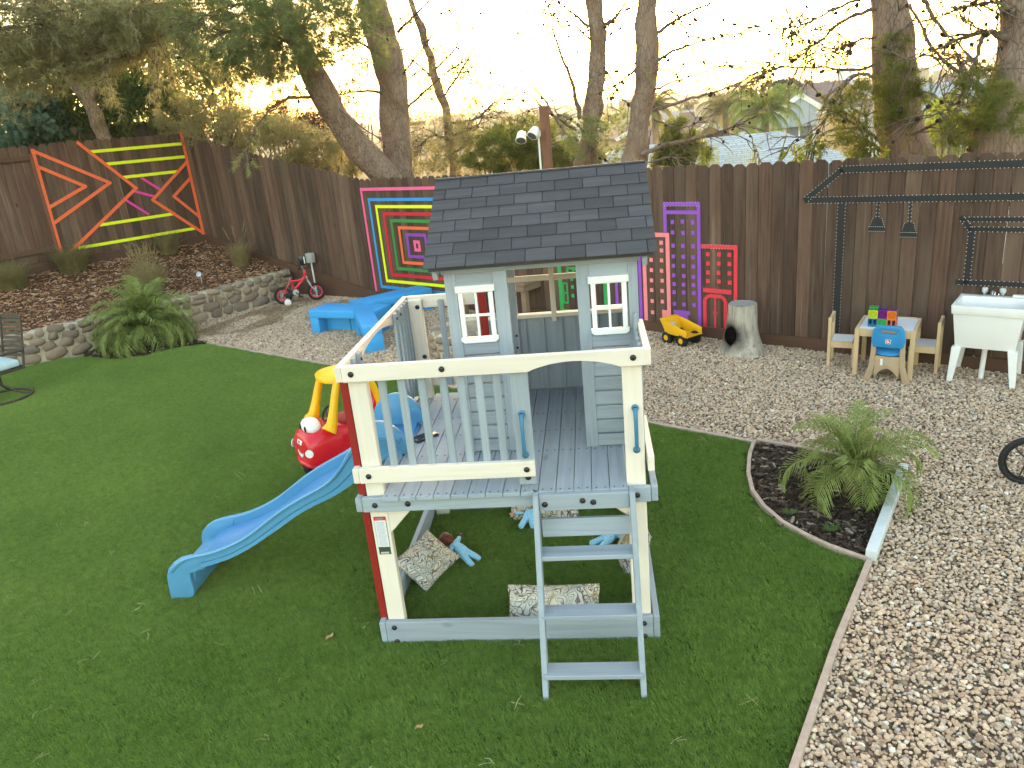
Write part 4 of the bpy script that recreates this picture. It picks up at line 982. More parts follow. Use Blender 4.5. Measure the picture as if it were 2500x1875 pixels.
class Tree:
    def __init__(s, name, label, cat, base, group=None, seed=1):
        s.o = empty(name, (0, 0, 0), 0, label, cat, group); s.rs = random.Random(seed); s.seed = seed; s.tw = MB(); s.tips = []; s.dirs = []
    def branch(s, pts, r0, r1=.004, twigs=6, tl=.5, cones=0, needles=.0, name='branch', d=None):
        P = crom([at(*p) if len(p) == 3 else at(p[0], p[1], d) for p in pts], 6); n = len(P)
        P = [p+Vector((s.rs.uniform(-1, 1), s.rs.uniform(-1, 1), s.rs.uniform(-1, 1)))*.012 for p in P]
        MB().tube(P, [r0+(r1-r0)*(i/(n-1))**.8 for i in range(n)], 6).build(name, MT['twig'] if r0 < .05 else MT['bark'], s.o, smooth=True, ang=80)
        for k in range(twigs):
            i = s.rs.randint(2, n-1); s.twig(P[i], P[i]-P[i-1], tl*(.5+s.rs.random()), needles, .25)
        for k in range((cones+1)//2):
            i = s.rs.randint(3, n-1); s.cone(P[i]+Vector((s.rs.uniform(-.015, .015), 0, s.rs.uniform(-.035, .02))))
        return P
    def twig(s, p, d, L, needles, cones, depth=0):
        d = Vector(d).normalized(); d = (d+Vector((s.rs.uniform(-1, 1), s.rs.uniform(-1, 1), s.rs.uniform(-.9, .8)))*.9).normalized(); P = [Vector(p)]
        for k in range(5):
            d = (d+Vector((s.rs.uniform(-1, 1), s.rs.uniform(-1, 1), s.rs.uniform(-1.1, .7)))*.25).normalized(); P.append(P[-1]+d*L/5)
        s.tw.tube(P, [.007, .0062, .0053, .0044, .0036, .0024], 4, cap=False)
        if s.rs.random() < cones*.7: s.cone(P[s.rs.randint(2, 5)]+Vector((0, 0, -.012)))
        if s.rs.random() < needles:
            for q in P[2:]: s.tips.append(q); s.dirs.append(d)
        if depth < 1:
            for k in range(2): s.twig(P[s.rs.randint(1, 4)], d, L*.6, needles, cones*.6, depth+1)
    def cone(s, p):
        o = link('pine_cone', s.rs.choice(CONE), None, s.o); o.location = p; k = .017+s.rs.random()*.013; o.scale = (k, k, k); o.rotation_euler = (s.rs.random()*3, s.rs.random()*3, 0)
    def done(s, nmat='needle', extra=None, L=.12, w=.0031, n=12, spread=.7):
        if s.tw.v: s.tw.build('twigs', MT['twig'], s.o, recalc=False)['kind'] = 'stuff'
        C = np.array([tuple(p) for p in s.tips]).reshape(-1, 3); D_ = np.array([tuple(p) for p in s.dirs]).reshape(-1, 3)
        if extra is not None and len(extra): C = np.concatenate([C, extra]); D_ = np.concatenate([D_, updirs(extra, s.seed)])
        if len(C): needle_mesh('crown', C, D_, MT[nmat], s.o, n=n, L=L, w=w, spread=spread, seed=s.seed)
        return s.o

# -- two big trunks behind the bicycle corner
T = Tree('pine_tree', 'big leaning pine trunk slanting up from the fence corner', 'pine tree', None, 'pines behind the fence', 1)
trunk_mesh(T.o, [(985, 520, 13.6, .50), (950, 440, 13.6, .46), (880, 365, 13.6, .44), (830, 300, 13.5, .42), (790, 225, 13.4, .40), (745, 140, 13.3, .36), (705, 50, 13.2, .31), (672, -60, 13.0, .25), (650, -260, 12.8, .15)], MT['bark'])
T.branch([(775, 235, 13.4), (690, 245, 13.0), (640, 290, 12.8), (600, 360, 12.7)], .035, twigs=12, tl=.5, needles=.5, cones=3)
T.branch([(800, 240, 13.4), (870, 300, 13.2), (945, 350, 13.2)], .03, twigs=6, tl=.4)
T.branch([(740, 130, 13.3), (680, 90, 12.8), (600, 70, 12.3), (520, 90, 12.0)], .035, twigs=16, tl=.6, needles=.9)
T.branch([(725, 90, 13.3), (760, 30, 12.9), (830, 10, 12.6)], .03, twigs=10, tl=.5, needles=.9)
T.branch([(700, 40, 13.2), (620, 10, 12.6), (540, 20, 12.2), (470, 60, 12.0)], .035, twigs=16, tl=.6, needles=.9)
ex = np.concatenate([fol((640, 70, 12.6), (1.1, .9, .75), 2200, 11, thr=-.04), fol((770, 60, 12.7), (.8, .6, .6), 1100, 12, thr=-.02), fol((540, 60, 12.2), (.8, .7, .6), 1300, 13, thr=-.04), fol((700, 190, 12.9), (.4, .4, .4), 160, 14), fol((640, -250, 12.6), (2.4, 2.2, 1.0), 1500, 15)])
T.done('needle', ex, n=17)
T = Tree('pine_tree', 'thick upright pine trunk behind the leaning one at the fence corner', 'pine tree', None, 'pines behind the fence', 2)
trunk_mesh(T.o, [(985, 540, 14.2, .56), (975, 440, 14.2, .52), (968, 330, 14.2, .50), (960, 220, 14.2, .50), (940, 120, 14.2, .50), (915, 30, 14.2, .46), (895, -60, 14.2, .42), (860, -320, 14.0, .26)], MT['bark'])
T.branch([(965, 230, 14.2), (880, 222, 13.9), (800, 238, 13.6)], .04, twigs=4, tl=.4)
T.branch([(935, 140, 14.2), (870, 100, 13.8), (820, 80, 13.4)], .03, twigs=6, tl=.4, needles=.4)
T.branch([(970, 80, 14.1), (1030, 20, 13.8), (1090, -40, 13.6)], .03, twigs=6, tl=.4)
T.branch([(985, 180, 14.1), (1050, 95, 13.8), (1100, 20, 13.5)], .02, twigs=8, tl=.4, cones=3)
T.branch([(995, 260, 14.1), (1070, 195, 13.8), (1110, 160, 13.6)], .025, twigs=12, tl=.5, needles=.3, cones=3)
ex = np.concatenate([fol((880, 60, 13.4), (.55, .5, .8), 420, 21, thr=.05), fol((960, -20, 13.6), (.8, .7, .5), 300, 22, thr=.05), fol((860, -330, 13.8), (2.4, 2.2, 1.2), 1200, 23)])
T.done('needle', ex, n=17)
# -- bare, drooping pine between the trunks and the post
T = Tree('pine_tree', 'scraggly olive pine with bare branches between thick trunk and post', 'pine tree', None, 'pines behind the fence', 3)
trunk_mesh(T.o, [(1120, 520, 15.6, .24), (1110, 420, 15.6, .22), (1095, 300, 15.6, .19), (1060, 180, 15.5, .16), (1030, 80, 15.4, .13), (1005, 0, 15.3, .10), (990, -80, 15.2, .06)], MT['bark'], 8)
for pts in ([(1080, 240), (1140, 150), (1180, 60), (1210, 0)], [(1070, 200), (1000, 140), (970, 90)], [(1100, 300), (1160, 290), (1225, 240), (1290, 270)], [(1105, 330), (1170, 300), (1200, 210)], [(1060, 170), (1120, 100), (1100, 20)], [(1100, 380), (1180, 330), (1260, 380)], [(1105, 350), (1060, 330), (1010, 370)]):
    T.branch(pts, .028, twigs=16, tl=.55, needles=.45, cones=4, d=15.2)
ex = np.concatenate([fol((1080, 240, 15.4), (.75, .7, 1.1), 900, 31, thr=.10, clump=2.2), fol((1060, 350, 15.2), (.9, .7, .6), 900, 32, thr=.05), fol((1170, 385, 15.2), (1.1, .7, .42), 900, 33, thr=.02), fol((1250, 110, 15.6), (.5, .5, .6), 120, 34, thr=.15)])
T.done('needleolive', ex, n=10)
# -- the pair of slim trunks over the roof
T = Tree('pine_tree', 'slim pine trunk with bare coned branches right of the wooden post', 'pine tree', None, 'pines behind the fence', 4)
trunk_mesh(T.o, [(1420, 470, 12.0, .33), (1428, 400, 12.0, .31), (1442, 300, 12.0, .29), (1452, 230, 12.0, .27), (1458, 160, 12.0, .26), (1462, 90, 12.0, .25), (1455, 30, 12.0, .23), (1445, -40, 12.0, .22), (1440, -300, 12.0, .14)], MT['bark'])
for pts, r, tw in (([(1418, 290), (1395, 200), (1360, 110), (1345, 40), (1335, -20)], .04, 8), ([(1437, 65), (1400, 35), (1350, -5)], .03, 6), ([(1410, 345), (1370, 310), (1330, 245), (1290, 200), (1252, 150)], .03, 10), ([(1405, 315), (1340, 275), (1290, 230), (1230, 215)], .025, 8), ([(1477, 62), (1505, 40), (1530, 0), (1550, -30)], .03, 6), ([(1477, 60), (1520, 30), (1560, 5)], .022, 5), ([(1440, 95), (1390, 60), (1330, 85), (1260, 85)], .018, 8), ([(1476, 100), (1500, 75), (1540, 55)], .012, 4), ([(1440, 75), (1390, 75), (1340, 20)], .018, 6), ([(1476, 165), (1500, 210), (1540, 265)], .022, 4), ([(1410, 300), (1440, 350), (1490, 400)], .02, 8), ([(1290, 60), (1350, 0), (1380, -30)], .01, 8)):
    T.branch(pts, r, twigs=tw, tl=.45, cones=5, needles=.03, d=11.8)
ex = np.concatenate([fol((1430, 335, 11.6), (.35, .3, .35), 160, 41), fol((1500, 330, 12.2), (.5, .4, .5), 260, 42, thr=.08), fol((1440, -330, 12), (1.9, 1.9, .9), 700, 43)])
T.done('needle', ex, n=17)
T = Tree('pine_tree', 'slim pine trunk above the roof corner with long drooping coned branches', 'pine tree', None, 'pines behind the fence', 5)
trunk_mesh(T.o, [(1530, 470, 11.2, .38), (1548, 390, 11.2, .34), (1562, 310, 11.2, .31), (1572, 230, 11.2, .28), (1578, 150, 11.2, .27), (1580, 80, 11.2, .27), (1580, 10, 11.2, .27), (1582, -60, 11.2, .25), (1590, -320, 11.2, .16)], MT['bark'])
for pts, r, tw, cn in (([(1565, 378), (1630, 352), (1725, 332), (1790, 310), (1845, 285)], .042, 12, 12), ([(1592, 270), (1690, 240), (1780, 212), (1850, 180)], .030, 9, 8), ([(1597, 220), (1650, 198), (1720, 175), (1765, 155)], .018, 8, 6), ([(1603, 150), (1650, 120), (1730, 98), (1810, 78)], .026, 10, 8), ([(1606, 78), (1670, 38), (1745, 0), (1800, -30)], .028, 10, 8), ([(1550, 170), (1520, 195), (1475, 220)], .022, 6, 4), ([(1555, 152), (1520, 165), (1480, 180)], .014, 5, 3), ([(1597, 180), (1630, 150), (1650, 140)], .014, 5, 3), ([(1605, 30), (1640, 30), (1670, 70), (1680, 110)], .014, 6, 5), ([(1595, 290), (1640, 310), (1690, 305), (1720, 285)], .014, 6, 5), ([(1570, 400), (1630, 385), (1690, 385)], .012, 6, 6), ([(1800, 308), (1830, 330), (1855, 390)], .014, 5, 3)):
    T.branch(pts, r, twigs=tw, tl=.42, cones=cn, needles=.04, d=11.0)
T.done('needle', fol((1590, -340, 11.2), (1.8, 1.8, .9), 600, 51), n=11)
# -- the thick trunks at the far end
T = Tree('pine_tree', 'thick dark pine trunk with yellow-green needles behind the black tape roof', 'pine tree', None, 'pines behind the fence', 6)
trunk_mesh(T.o, [(2225, 470, 9.6, .54), (2208, 380, 9.6, .50), (2195, 310, 9.6, .46), (2190, 230, 9.6, .42), (2182, 150, 9.6, .40), (2178, 70, 9.6, .385), (2176, -20, 9.6, .36), (2172, -300, 9.6, .25)], MT['bark'])
for pts, r, tw, nd in (([(2135, 188), (2095, 182), (2055, 210), (2030, 250), (2018, 290), (1980, 320), (1925, 355)], .022, 16, .1), ([(2140, 20), (2060, 50), (2000, 100), (1930, 140), (1870, 165)], .024, 11, .35), ([(2130, -10), (2040, 20), (1960, 60), (1890, 70), (1820, 60)], .02, 10, .3), ([(2135, 160), (2080, 170), (2000, 165), (1900, 165), (1850, 195), (1800, 215)], .016, 10, .25), ([(2140, 90), (2090, 100), (2040, 120), (1990, 110)], .014, 18, .25), ([(2145, 340), (2110, 320), (2070, 290), (2040, 260)], .02, 14, .9), ([(2150, 370), (2120, 345), (2080, 320)], .03, 8, .9), ([(2220, 330), (2290, 300), (2330, 270), (2380, 230), (2390, 150)], .012, 10, .1), ([(2150, 130), (2180, 90), (2220, 60)], .01, 5, .2), ([(1980, -10), (1960, 40), (1990, 90), (2010, 130)], .008, 12, .2), ([(1900, -10), (1930, 50), (1920, 110), (1880, 150)], .008, 14, .3)):
    T.branch(pts, r, twigs=tw, tl=.36, cones=2, needles=nd, d=9.3)
ex = np.concatenate([fol((2195, 215, 9.2), (.26, .1, .30), 260, 61), fol((2185, 110, 9.3), (.2, .08, .12), 50, 62), fol((2105, 290, 9.2), (.36, .3, .42), 420, 63, thr=.06, clump=3), fol((2220, 260, 9.2), (.18, .08, .22), 120, 64), fol((2170, -330, 9.6), (1.7, 1.7, .9), 600, 65)])
T.done('needleyellow', ex, n=13, L=.10, w=.0024)
T = Tree('pine_tree', 'massive leaning pine trunk at the far end of the fence beyond the sink', 'pine tree', None, 'pines behind the fence', 7)
trunk_mesh(T.o, [(2440, 480, 8.9, .66), (2435, 400, 8.9, .60), (2440, 330, 8.9, .52), (2455, 250, 8.9, .44), (2475, 170, 8.9, .37), (2490, 90, 8.9, .33), (2497, 0, 8.9, .31), (2500, -300, 8.9, .24)], MT['bark'])
for pts, r, tw, nd in (([(2462, 92), (2420, 80), (2380, 82), (2300, 115), (2222, 148)], .038, 12, .05), ([(2398, 90), (2385, 140), (2365, 190), (2340, 245), (2290, 275), (2225, 300)], .022, 10, .1), ([(2250, -10), (2290, 60), (2340, 110), (2400, 180)], .022, 10, .1), ([(2220, 10), (2280, 120), (2330, 170), (2370, 200)], .014, 10, .1), ([(2435, -10), (2435, 60), (2435, 150)], .01, 8, .1), ([(2470, 30), (2440, 5), (2420, -20)], .03, 4, .1), ([(2300, 280), (2350, 340), (2395, 380)], .026, 6, .3), ([(2260, 90), (2320, 20), (2380, 0)], .01, 14, .2), ([(2240, 140), (2300, 130), (2350, 150)], .008, 12, .2)):
    T.branch(pts, r, twigs=tw, tl=.34, cones=3, needles=nd, d=8.7)
ex = np.concatenate([fol((2385, 235, 8.5), (.22, .25, .30), 320, 71, thr=.02, clump=3), fol((2440, 260, 8.3), (.22, .12, .22), 130, 72), fol((2350, 320, 8.6), (.22, .2, .16), 160, 73), fol((2495, 290, 8.2), (.12, .1, .14), 60, 74), fol((2500, -340, 8.9), (1.6, 1.6, .8), 500, 75)])
T.done('needleyellow', ex, n=13, L=.10, w=.0024)
# -- far corner: pine boughs hanging into the picture
T = Tree('pine_tree', 'dense hanging pine boughs in the upper corner over the tape triangles', 'pine tree', None, 'pines behind the fence', 8)
trunk_mesh(T.o, [(-190, 560, 15.0, .5), (-180, 350, 15.0, .45), (-160, 100, 14.6, .4), (-150, -200, 14.4, .25)], MT['bark'])
for pts in ([(-150, 60), (0, 20), (120, 30), (240, 10), (330, -10)], [(-150, 100), (0, 70), (90, 60), (200, 50)], [(-140, -50), (100, -60), (300, -20), (420, 20), (540, 40)], [(330, 20), (380, 60), (330, 110), (250, 140)]):
    T.branch(pts, .04, twigs=30, tl=.6, needles=.9, d=13.0)
ex = np.concatenate([fol((70, 60, 13.6), (1.4, 1.0, .9), 2000, 81, thr=.0, clump=2.4), fol((240, 40, 13.4), (1.2, 1.0, .6), 1500, 82, thr=.0, clump=2.4), fol((100, 150, 13.8), (1.0, .8, .45), 900, 83, thr=.0, clump=2.4), fol((350, 40, 13.2), (.8, .7, .4), 800, 84, thr=.0), fol((200, 110, 13.5), (1.2, .8, .35), 1300, 85, thr=-.05), fol((-100, 80, 14), (1.5, 1.2, 1.3), 900, 86)])
T.done('needleolive', ex, n=13, L=.17, w=.0036)
T = Tree('pine_tree', 'green pine bough hanging left of the thick trunks', 'pine tree', None, 'pines behind the fence', 9)
trunk_mesh(T.o, [(385, 520, 17.5, .3), (380, 330, 17.5, .26), (372, 120, 17.5, .2), (370, -100, 17.5, .12)], MT['barkpale'], 8)
for pts in ([(375, -40), (440, 20), (520, 90), (560, 150)], [(380, 100), (460, 150), (520, 220), (480, 290), (400, 310)], [(375, -60), (480, -20), (560, 40), (640, 130)]):
    T.branch(pts, .03, twigs=20, tl=.6, needles=.8, cones=5, d=16.6)
ex = np.concatenate([fol((520, 110, 16.4), (1.15, .8, .75), 1200, 91, thr=.04), fol((600, 150, 16.4), (.9, .7, .6), 520, 92, thr=.10), fol((500, 235, 16.8), (1.0, .7, .45), 560, 93, thr=.08), fol((430, 190, 16.8), (.7, .5, .7), 360, 94, thr=.08)])
T.done('needle', ex, n=17)
# -- leafy tree with the crooked pale trunk, round-leaved eucalyptus, dark leafy screen
T = Tree('leafy_tree', 'crooked pale-barked tree forking above the tape triangles', 'tree', None, None, 10)
trunk_mesh(T.o, [(262, 400, 16.2, .26), (250, 330, 16.2, .24), (235, 285, 16.2, .23), (215, 245, 16.2, .22), (180, 205, 16.2, .19), (155, 160, 16.1, .14), (142, 120, 16.0, .07), (135, 70, 16.0, .04)], MT['barkpale'], 10)
trunk_mesh(T.o, [(222, 250, 16.2, .16), (232, 215, 16.2, .14), (240, 185, 16.2, .11), (250, 140, 16.2, .05)], MT['barkpale'], 8, name='limb')
C_ = np.concatenate([fol((300, 170, 16.6), (.9, .8, .9), 2200, 101, thr=.03), fol((350, 150, 16.8), (.7, .7, .8), 1300, 102, thr=.04), fol((190, 150, 16.8), (.8, .7, .5), 1200, 103, thr=.05), fol((160, -20, 16.8), (1.6, 1.4, .8), 900, 104)])
leaf_mesh('crown', C_, MT['leafgreen'], T.o, .10, .5, 105, .38)
def shrub(name, label, cat, blobs, mat, size, seed, asp=.45, group=None, droop=.3, stem=None):
    o = empty(name, (0, 0, 0), 0, label, cat, group); C_ = np.concatenate([fol(c, r, n, seed+i, thr=th) for i, (c, r, n, th) in enumerate(blobs)])
    leaf_mesh('crown', C_, MT[mat], o, size, droop, seed, asp)
    c, r = blobs[0][0], blobs[0][1]; p = at(*c); mb = MB(); rs = random.Random(seed)
    for k in range(5):
        q = Vector((p.x+rs.uniform(-.5, .5)*r[0], p.y+rs.uniform(-.5, .5)*r[1], p.z+r[2]*.5)); b = Vector((p.x+rs.uniform(-.1, .1), p.y, p.z-r[2]-1.0)); mb.tube([b, b.lerp(q, .5)+Vector((rs.uniform(-.1, .1), 0, 0)), q], [.03, .02, .008], 5)
    mb.build('stem', MT['twig'], o, smooth=True); return o
o = empty('leafy_tree', (0, 0, 0), 0, 'tall leafy tree filling the gap behind the crooked trunk', 'tree')
C_ = np.concatenate([fol((120, 230, 20), (2.2, 1.4, 1.2), 4200, 301, thr=-.12), fol((330, 200, 20.5), (1.6, 1.2, 1.5), 3200, 302, thr=-.06), fol((430, 250, 21), (1.2, 1.0, .9), 1500, 303, thr=-.02), fol((20, 330, 19.5), (1.6, 1.2, .9), 1800, 304, thr=-.1)])
leaf_mesh('crown', C_, MT['leafgreen'], o, .13, .4, 305, .45); trunk_mesh(o, [(300, 480, 20.5, .3), (310, 330, 20.5, .25), (330, 180, 20.5, .12), (335, 100, 20.5, .06)], MT['barkpale'], 8)
shrub('eucalyptus_bush', 'round-leaved silvery green bush behind the fence at the far corner', 'bush', [((35, 290, 16.6), (.95, .6, .60), 1700, -.05), ((115, 315, 16.8), (.5, .5, .5), 700, -.05), ((-60, 310, 16.4), (.9, .6, .8), 900, -.05)], 'leafsilver', .11, 111, .85)
shrub('leafy_bush', 'bright green leafy bush beside the round-leaved silvery one', 'bush', [((145, 250, 17.2), (.75, .6, .65), 1500, .0), ((90, 230, 17.0), (.65, .5, .45), 800, .0)], 'leafyellow', .10, 121, .5)
shrub('leafy_bush', 'dark green drooping leafy screen behind the yellow tape bars', 'bush', [((290, 290, 17.0), (1.2, .8, .75), 3600, -.05), ((360, 260, 17.2), (.8, .7, .9), 1800, .0), ((190, 320, 16.8), (.6, .6, .5), 1200, -.05)], 'leafgreen', .11, 131, .30, droop=.7)
def brush(label, blobs, mat, seed, n=10, L=.14, name='brushwood', cat='brush'):
    o = empty(name, (0, 0, 0), 0, label, cat); C_ = np.concatenate([fol(c, r, k, seed+i, thr=th, clump=2.0) for i, (c, r, k, th) in enumerate(blobs)])
    needle_mesh('crown', C_, updirs(C_, seed, .25), MT[mat], o, n=n, L=L, w=.006, spread=.8, seed=seed)
    rs = random.Random(seed); mb = MB()
    for c, r, k, th in blobs:
        p = at(*c)
        for j in range(12):
            b = Vector((p.x+rs.uniform(-.7, .7)*r[0], p.y+rs.uniform(-.5, .5)*r[1], p.z-r[2]-.3)); t_ = b+Vector((rs.uniform(-.9, .9)*r[0]*.8, rs.uniform(-.3, .3), r[2]*rs.uniform(1.2, 2.3))); mb.tube([b, b.lerp(t_, .5)+Vector((rs.uniform(-.12, .12), 0, .1)), t_], [.022, .014, .004], 5, cap=False)
    mb.build('stems', MT['twig'], o, smooth=True, recalc=False)['kind'] = 'stuff'; return o
brush('tangled olive brush behind the sloping fence', [((560, 330, 15.6), (1.0, .7, .5), 900, .0), ((680, 360, 15.4), (1.1, .7, .55), 1200, -.02), ((800, 395, 15.2), (.9, .6, .4), 800, -.02), ((480, 290, 16.0), (.8, .6, .5), 600, .05)], 'needleolive', 141)
brush('dark brown thicket between the sloping fence and the leaning trunk', [((640, 310, 17.2), (1.3, .8, .55), 1200, .05), ((780, 350, 17.0), (.9, .7, .6), 800, .05), ((860, 290, 17.4), (.8, .6, .8), 500, .1)], 'needlebrown', 151)
brush('low green pine brush behind the fence left of the wooden post', [((1230, 370, 13.6), (.8, .5, .35), 800, .0), ((1340, 360, 13.4), (.7, .5, .36), 700, .0), ((1280, 320, 14.2), (.7, .5, .3), 320, .08), ((1400, 390, 12.8), (.5, .4, .3), 420, .0)], 'needleyellow', 161, L=.16)
brush('tall yellowish green plumes behind the fence right of the roof', [((1655, 345, 15), (.34, .3, .45), 520, .0), ((1690, 385, 15), (.35, .3, .35), 420, .0), ((1630, 390, 15), (.3, .3, .3), 300, .0)], 'needleyellow', 171, L=.2)
shrub('leafy_bush', 'small yellow-green leafy shrub topping the fence before the pale roof', 'bush', [((1960, 385, 9.3), (.26, .2, .16), 420, -.05), ((1990, 350, 9.3), (.12, .1, .12), 110, -.02)], 'leafyellow', .05, 181, .6)
shrub('leafy_bush', 'leafy yellow-green shrub at the foot of the thick dark pine', 'bush', [((2125, 385, 9.2), (.20, .16, .16), 320, -.05), ((2090, 360, 9.4), (.14, .1, .14), 120, .0)], 'leafyellow', .05, 191, .6)
shrub('leafy_bush', 'pale green strappy shrub between the two thick trunks', 'bush', [((2300, 355, 10.6), (.40, .3, .30), 900, -.05), ((2330, 300, 11), (.35, .3, .3), 500, .0), ((2270, 290, 12), (.35, .3, .25), 400, .0)], 'leafyellow', .13, 201, .10, droop=.0)
mb = MB(); rs = random.Random(4); o = empty('tall_grass', (0, 0, 0), 0, 'thin green grass blades showing over the fence before the pale roof', 'grass')
for k in range(120):
    b = at(1700+rs.random()*150, 420, 10.4+rs.random()*.5); h = .2+rs.random()*.3; q = Vector((rs.uniform(-.08, .08), rs.uniform(-.05, .05), h)); mb.add([b+Vector((-.004, 0, -.6)), b+Vector((.004, 0, -.6)), b+q], [(0, 1, 2)])
mb.build('blades', MT['leafyellow'], o, recalc=False)
# ================================================================ the town in the valley
MT['rooftan'] = plain('brown_roof_tiles', (.20, .145, .135), .85, .2, 1.5, 0, .2); MT['roofgrey'] = None
def m_shroof(name, c):
    n = NT(name); v = n.coords((1, 1, 1), False); b = n.n.new('ShaderNodeTexBrick'); n.l.new(v, b.inputs['Vector']); b.inputs['Scale'].default_value = 1.0
    for k, x in (('Brick Width', .42), ('Row Height', .15), ('Mortar Size', .016)): b.inputs[k].default_value = x
    b.inputs['Color1'].default_value = (*mul(c, 1.12), 1); b.inputs['Color2'].default_value = (*mul(c, .86), 1); b.inputs['Mortar'].default_value = (*mul(c, .6), 1); f = n.noise(v, 1.2, 4, .6)
    return n.out(n.mix(n.ramp(f, [(.4, 0.0), (.7, .3)]), b.outputs[0], mul(c, .75)), .9, .15)
MT['roofgrey'] = m_shroof('blue_grey_shingle_roof', (.37, .42, .45)); MT['roofgrey2'] = m_shroof('grey_shingle_roof', (.30, .30, .30)); MT['roofbrown'] = m_shroof('brown_shingle_roof', (.21, .15, .14))
MT['wallwhite'] = plain('white_stucco', (.72, .71, .69), .9, .06, 2); MT['walltan'] = plain('tan_stucco', (.56, .44, .30), .9, .08, 2); MT['wallgrey'] = plain('grey_blue_stucco', (.52, .55, .57), .9, .06, 2); MT['winglass'] = plain('window_glass', (.16, .19, .22), .15, .1, 2, 0, .5); MT['fascia'] = plain('white_fascia', (.74, .73, .70), .7, .04); MT['plywood'] = wood('raw_plywood_fence', (.60, .40, .24), 'z', .85, 1.1, 6, .8, False)
def house(label, px, py, d, rz, w_, dp, hw, hr, wall, roofm, wins=(), hip=False, chim=None, over=.4, name='house'):
    """px,py: where the middle of the front eave is seen; d: distance; w_: width along local x; hw: wall height; hr: roof rise"""
    p = at(px, py, d); o = empty(name, (p.x, p.y, p.z-hw), rz, label, 'house')
    MB().bb((-w_/2, 0, -3), (w_/2, dp, hw)).build('wall', MT[wall], o)
    r = MB(); a, b = w_/2+over, dp+over
    if hip == 'gable_front':
        r.add([(-a, -over, hw), (0, -over, hw+hr), (a, -over, hw), (-a, b, hw), (0, b, hw+hr), (a, b, hw), (-a, -over, hw-.15), (a, -over, hw-.15), (-a, b, hw-.15), (a, b, hw-.15)], [(0, 3, 4, 1), (1, 4, 5, 2), (0, 6, 8, 3), (2, 5, 9, 7), (6, 7, 9, 8), (0, 1, 2, 7, 6), (3, 8, 9, 5, 4)])
    elif hip:
        k = min(dp/2, w_*.38); r.add([(-a, -over, hw), (a, -over, hw), (a, b, hw), (-a, b, hw), (-a+k, dp/2, hw+hr), (a-k, dp/2, hw+hr), (-a, -over, hw-.15), (a, -over, hw-.15), (a, b, hw-.15), (-a, b, hw-.15)], [(0, 1, 5, 4), (1, 2, 5), (2, 3, 4, 5), (3, 0, 4), (0, 6, 7, 1), (1, 7, 8, 2), (2, 8, 9, 3), (3, 9, 6, 0), (6, 9, 8, 7)])
    else:
        r.add([(-a, -over, hw), (a, -over, hw), (a, b, hw), (-a, b, hw), (-a, dp/2, hw+hr), (a, dp/2, hw+hr), (-a, -over, hw-.15), (a, -over, hw-.15), (a, b, hw-.15), (-a, b, hw-.15)], [(0, 1, 5, 4), (2, 3, 4, 5), (1, 2, 5), (3, 0, 4), (0, 6, 7, 1), (1, 7, 8, 2), (2, 8, 9, 3), (3, 9, 6, 0), (6, 9, 8, 7)])
    ro = r.build('roof', MT[roofm], o)
    if hip == 'gable_front':
        MB().prism([(-w_/2, hw-.02), (w_/2, hw-.02), (0, hw+hr*(w_/2)/(w_/2+over)-.02)], -.02, .05, 'y').build('gable', MT[wall], o)
        for s in (-1, 1): MB().bar((s*(a+.02), -over-.02, hw-.08), (0, -over-.02, hw+hr-.06), .10, .22, (0, 0, 1)).build('bargeboard', MT['fascia'], o)
    else: MB().bb((-a, -over-.05, hw-.22), (a, -over-.005, hw-.02)).build('fascia', MT['fascia'], o)
    for (x, z, ww, hh, arch_) in wins:
        wn = empty('window', (x, -.03, z)); wn.parent = o
        if arch_:
            N_ = 10; P_ = [(-ww/2, 0), (ww/2, 0)]+[(ww/2*math.cos(PI*i/N_), hh-ww/2+ww/2*math.sin(PI*i/N_)) for i in range(N_+1)]
            Q_ = [(-ww/2-.12, -.1), (ww/2+.12, -.1)]+[((ww/2+.12)*math.cos(PI*i/N_), hh-ww/2+(ww/2+.12)*math.sin(PI*i/N_)) for i in range(N_+1)]
            MB().prism(Q_, -.02, .02, 'y').build('frame', MT['fascia'], wn); MB().prism(P_, -.04, -.021, 'y').build('pane', MT['winglass'], wn); MB().bb((-.04, -.06, 0), (.04, -.041, hh)).bb((-ww/2, -.06, hh*.55), (ww/2, -.041, hh*.55+.08)).build('glazing_bar', MT['fascia'], wn)
        else:
            MB().bb((-ww/2-.1, -.02, -.1), (ww/2+.1, .02, hh+.1)).build('frame', MT['fascia'], wn); MB().bb((-ww/2, -.04, 0), (ww/2, -.021, hh)).build('pane', MT['winglass'], wn); MB().bb((-.04, -.06, 0), (.04, -.041, hh)).build('glazing_bar', MT['fascia'], wn)
    if chim: MB().bb((chim[0]-.5, chim[1]-.4, hw-.5), (chim[0]+.5, chim[1]+.4, hw+hr+chim[2])).build('chimney', MT[chim[3] if len(chim) > 3 else wall], ro)
    return o
H_ = 'houses in the valley'
house('wide pale blue-grey shingle roof just beyond the fence', 1890, 445, 24, rad(6), 5.6, 6.0, 2.8, 1.25, 'wallgrey', 'roofgrey', hip=True, over=.5)
house('low pale roof edge beside the slim trunk beyond the fence', 1600, 412, 30, rad(4), 5.0, 5, 2.6, .75, 'walltan', 'roofgrey', hip=True)
house('white house front with arched window under a gabled grey roof', 1952, 300, 42, rad(-14), 3.2, 6, 3.2, 1.35, 'wallwhite', 'roofgrey', [(0, .55, 1.2, 2.9, True)], 'gable_front')
house('white house with hipped brown roof behind the arched window', 2005, 292, 52, rad(-18), 6.4, 7, 4.0, 2.1, 'wallwhite', 'roofbrown', [(1.8, 1.9, 1.2, 1.4, False), (-1.6, 1.9, 1.2, 1.4, False)], True, (1.2, 4, .7, 'wallwhite'))
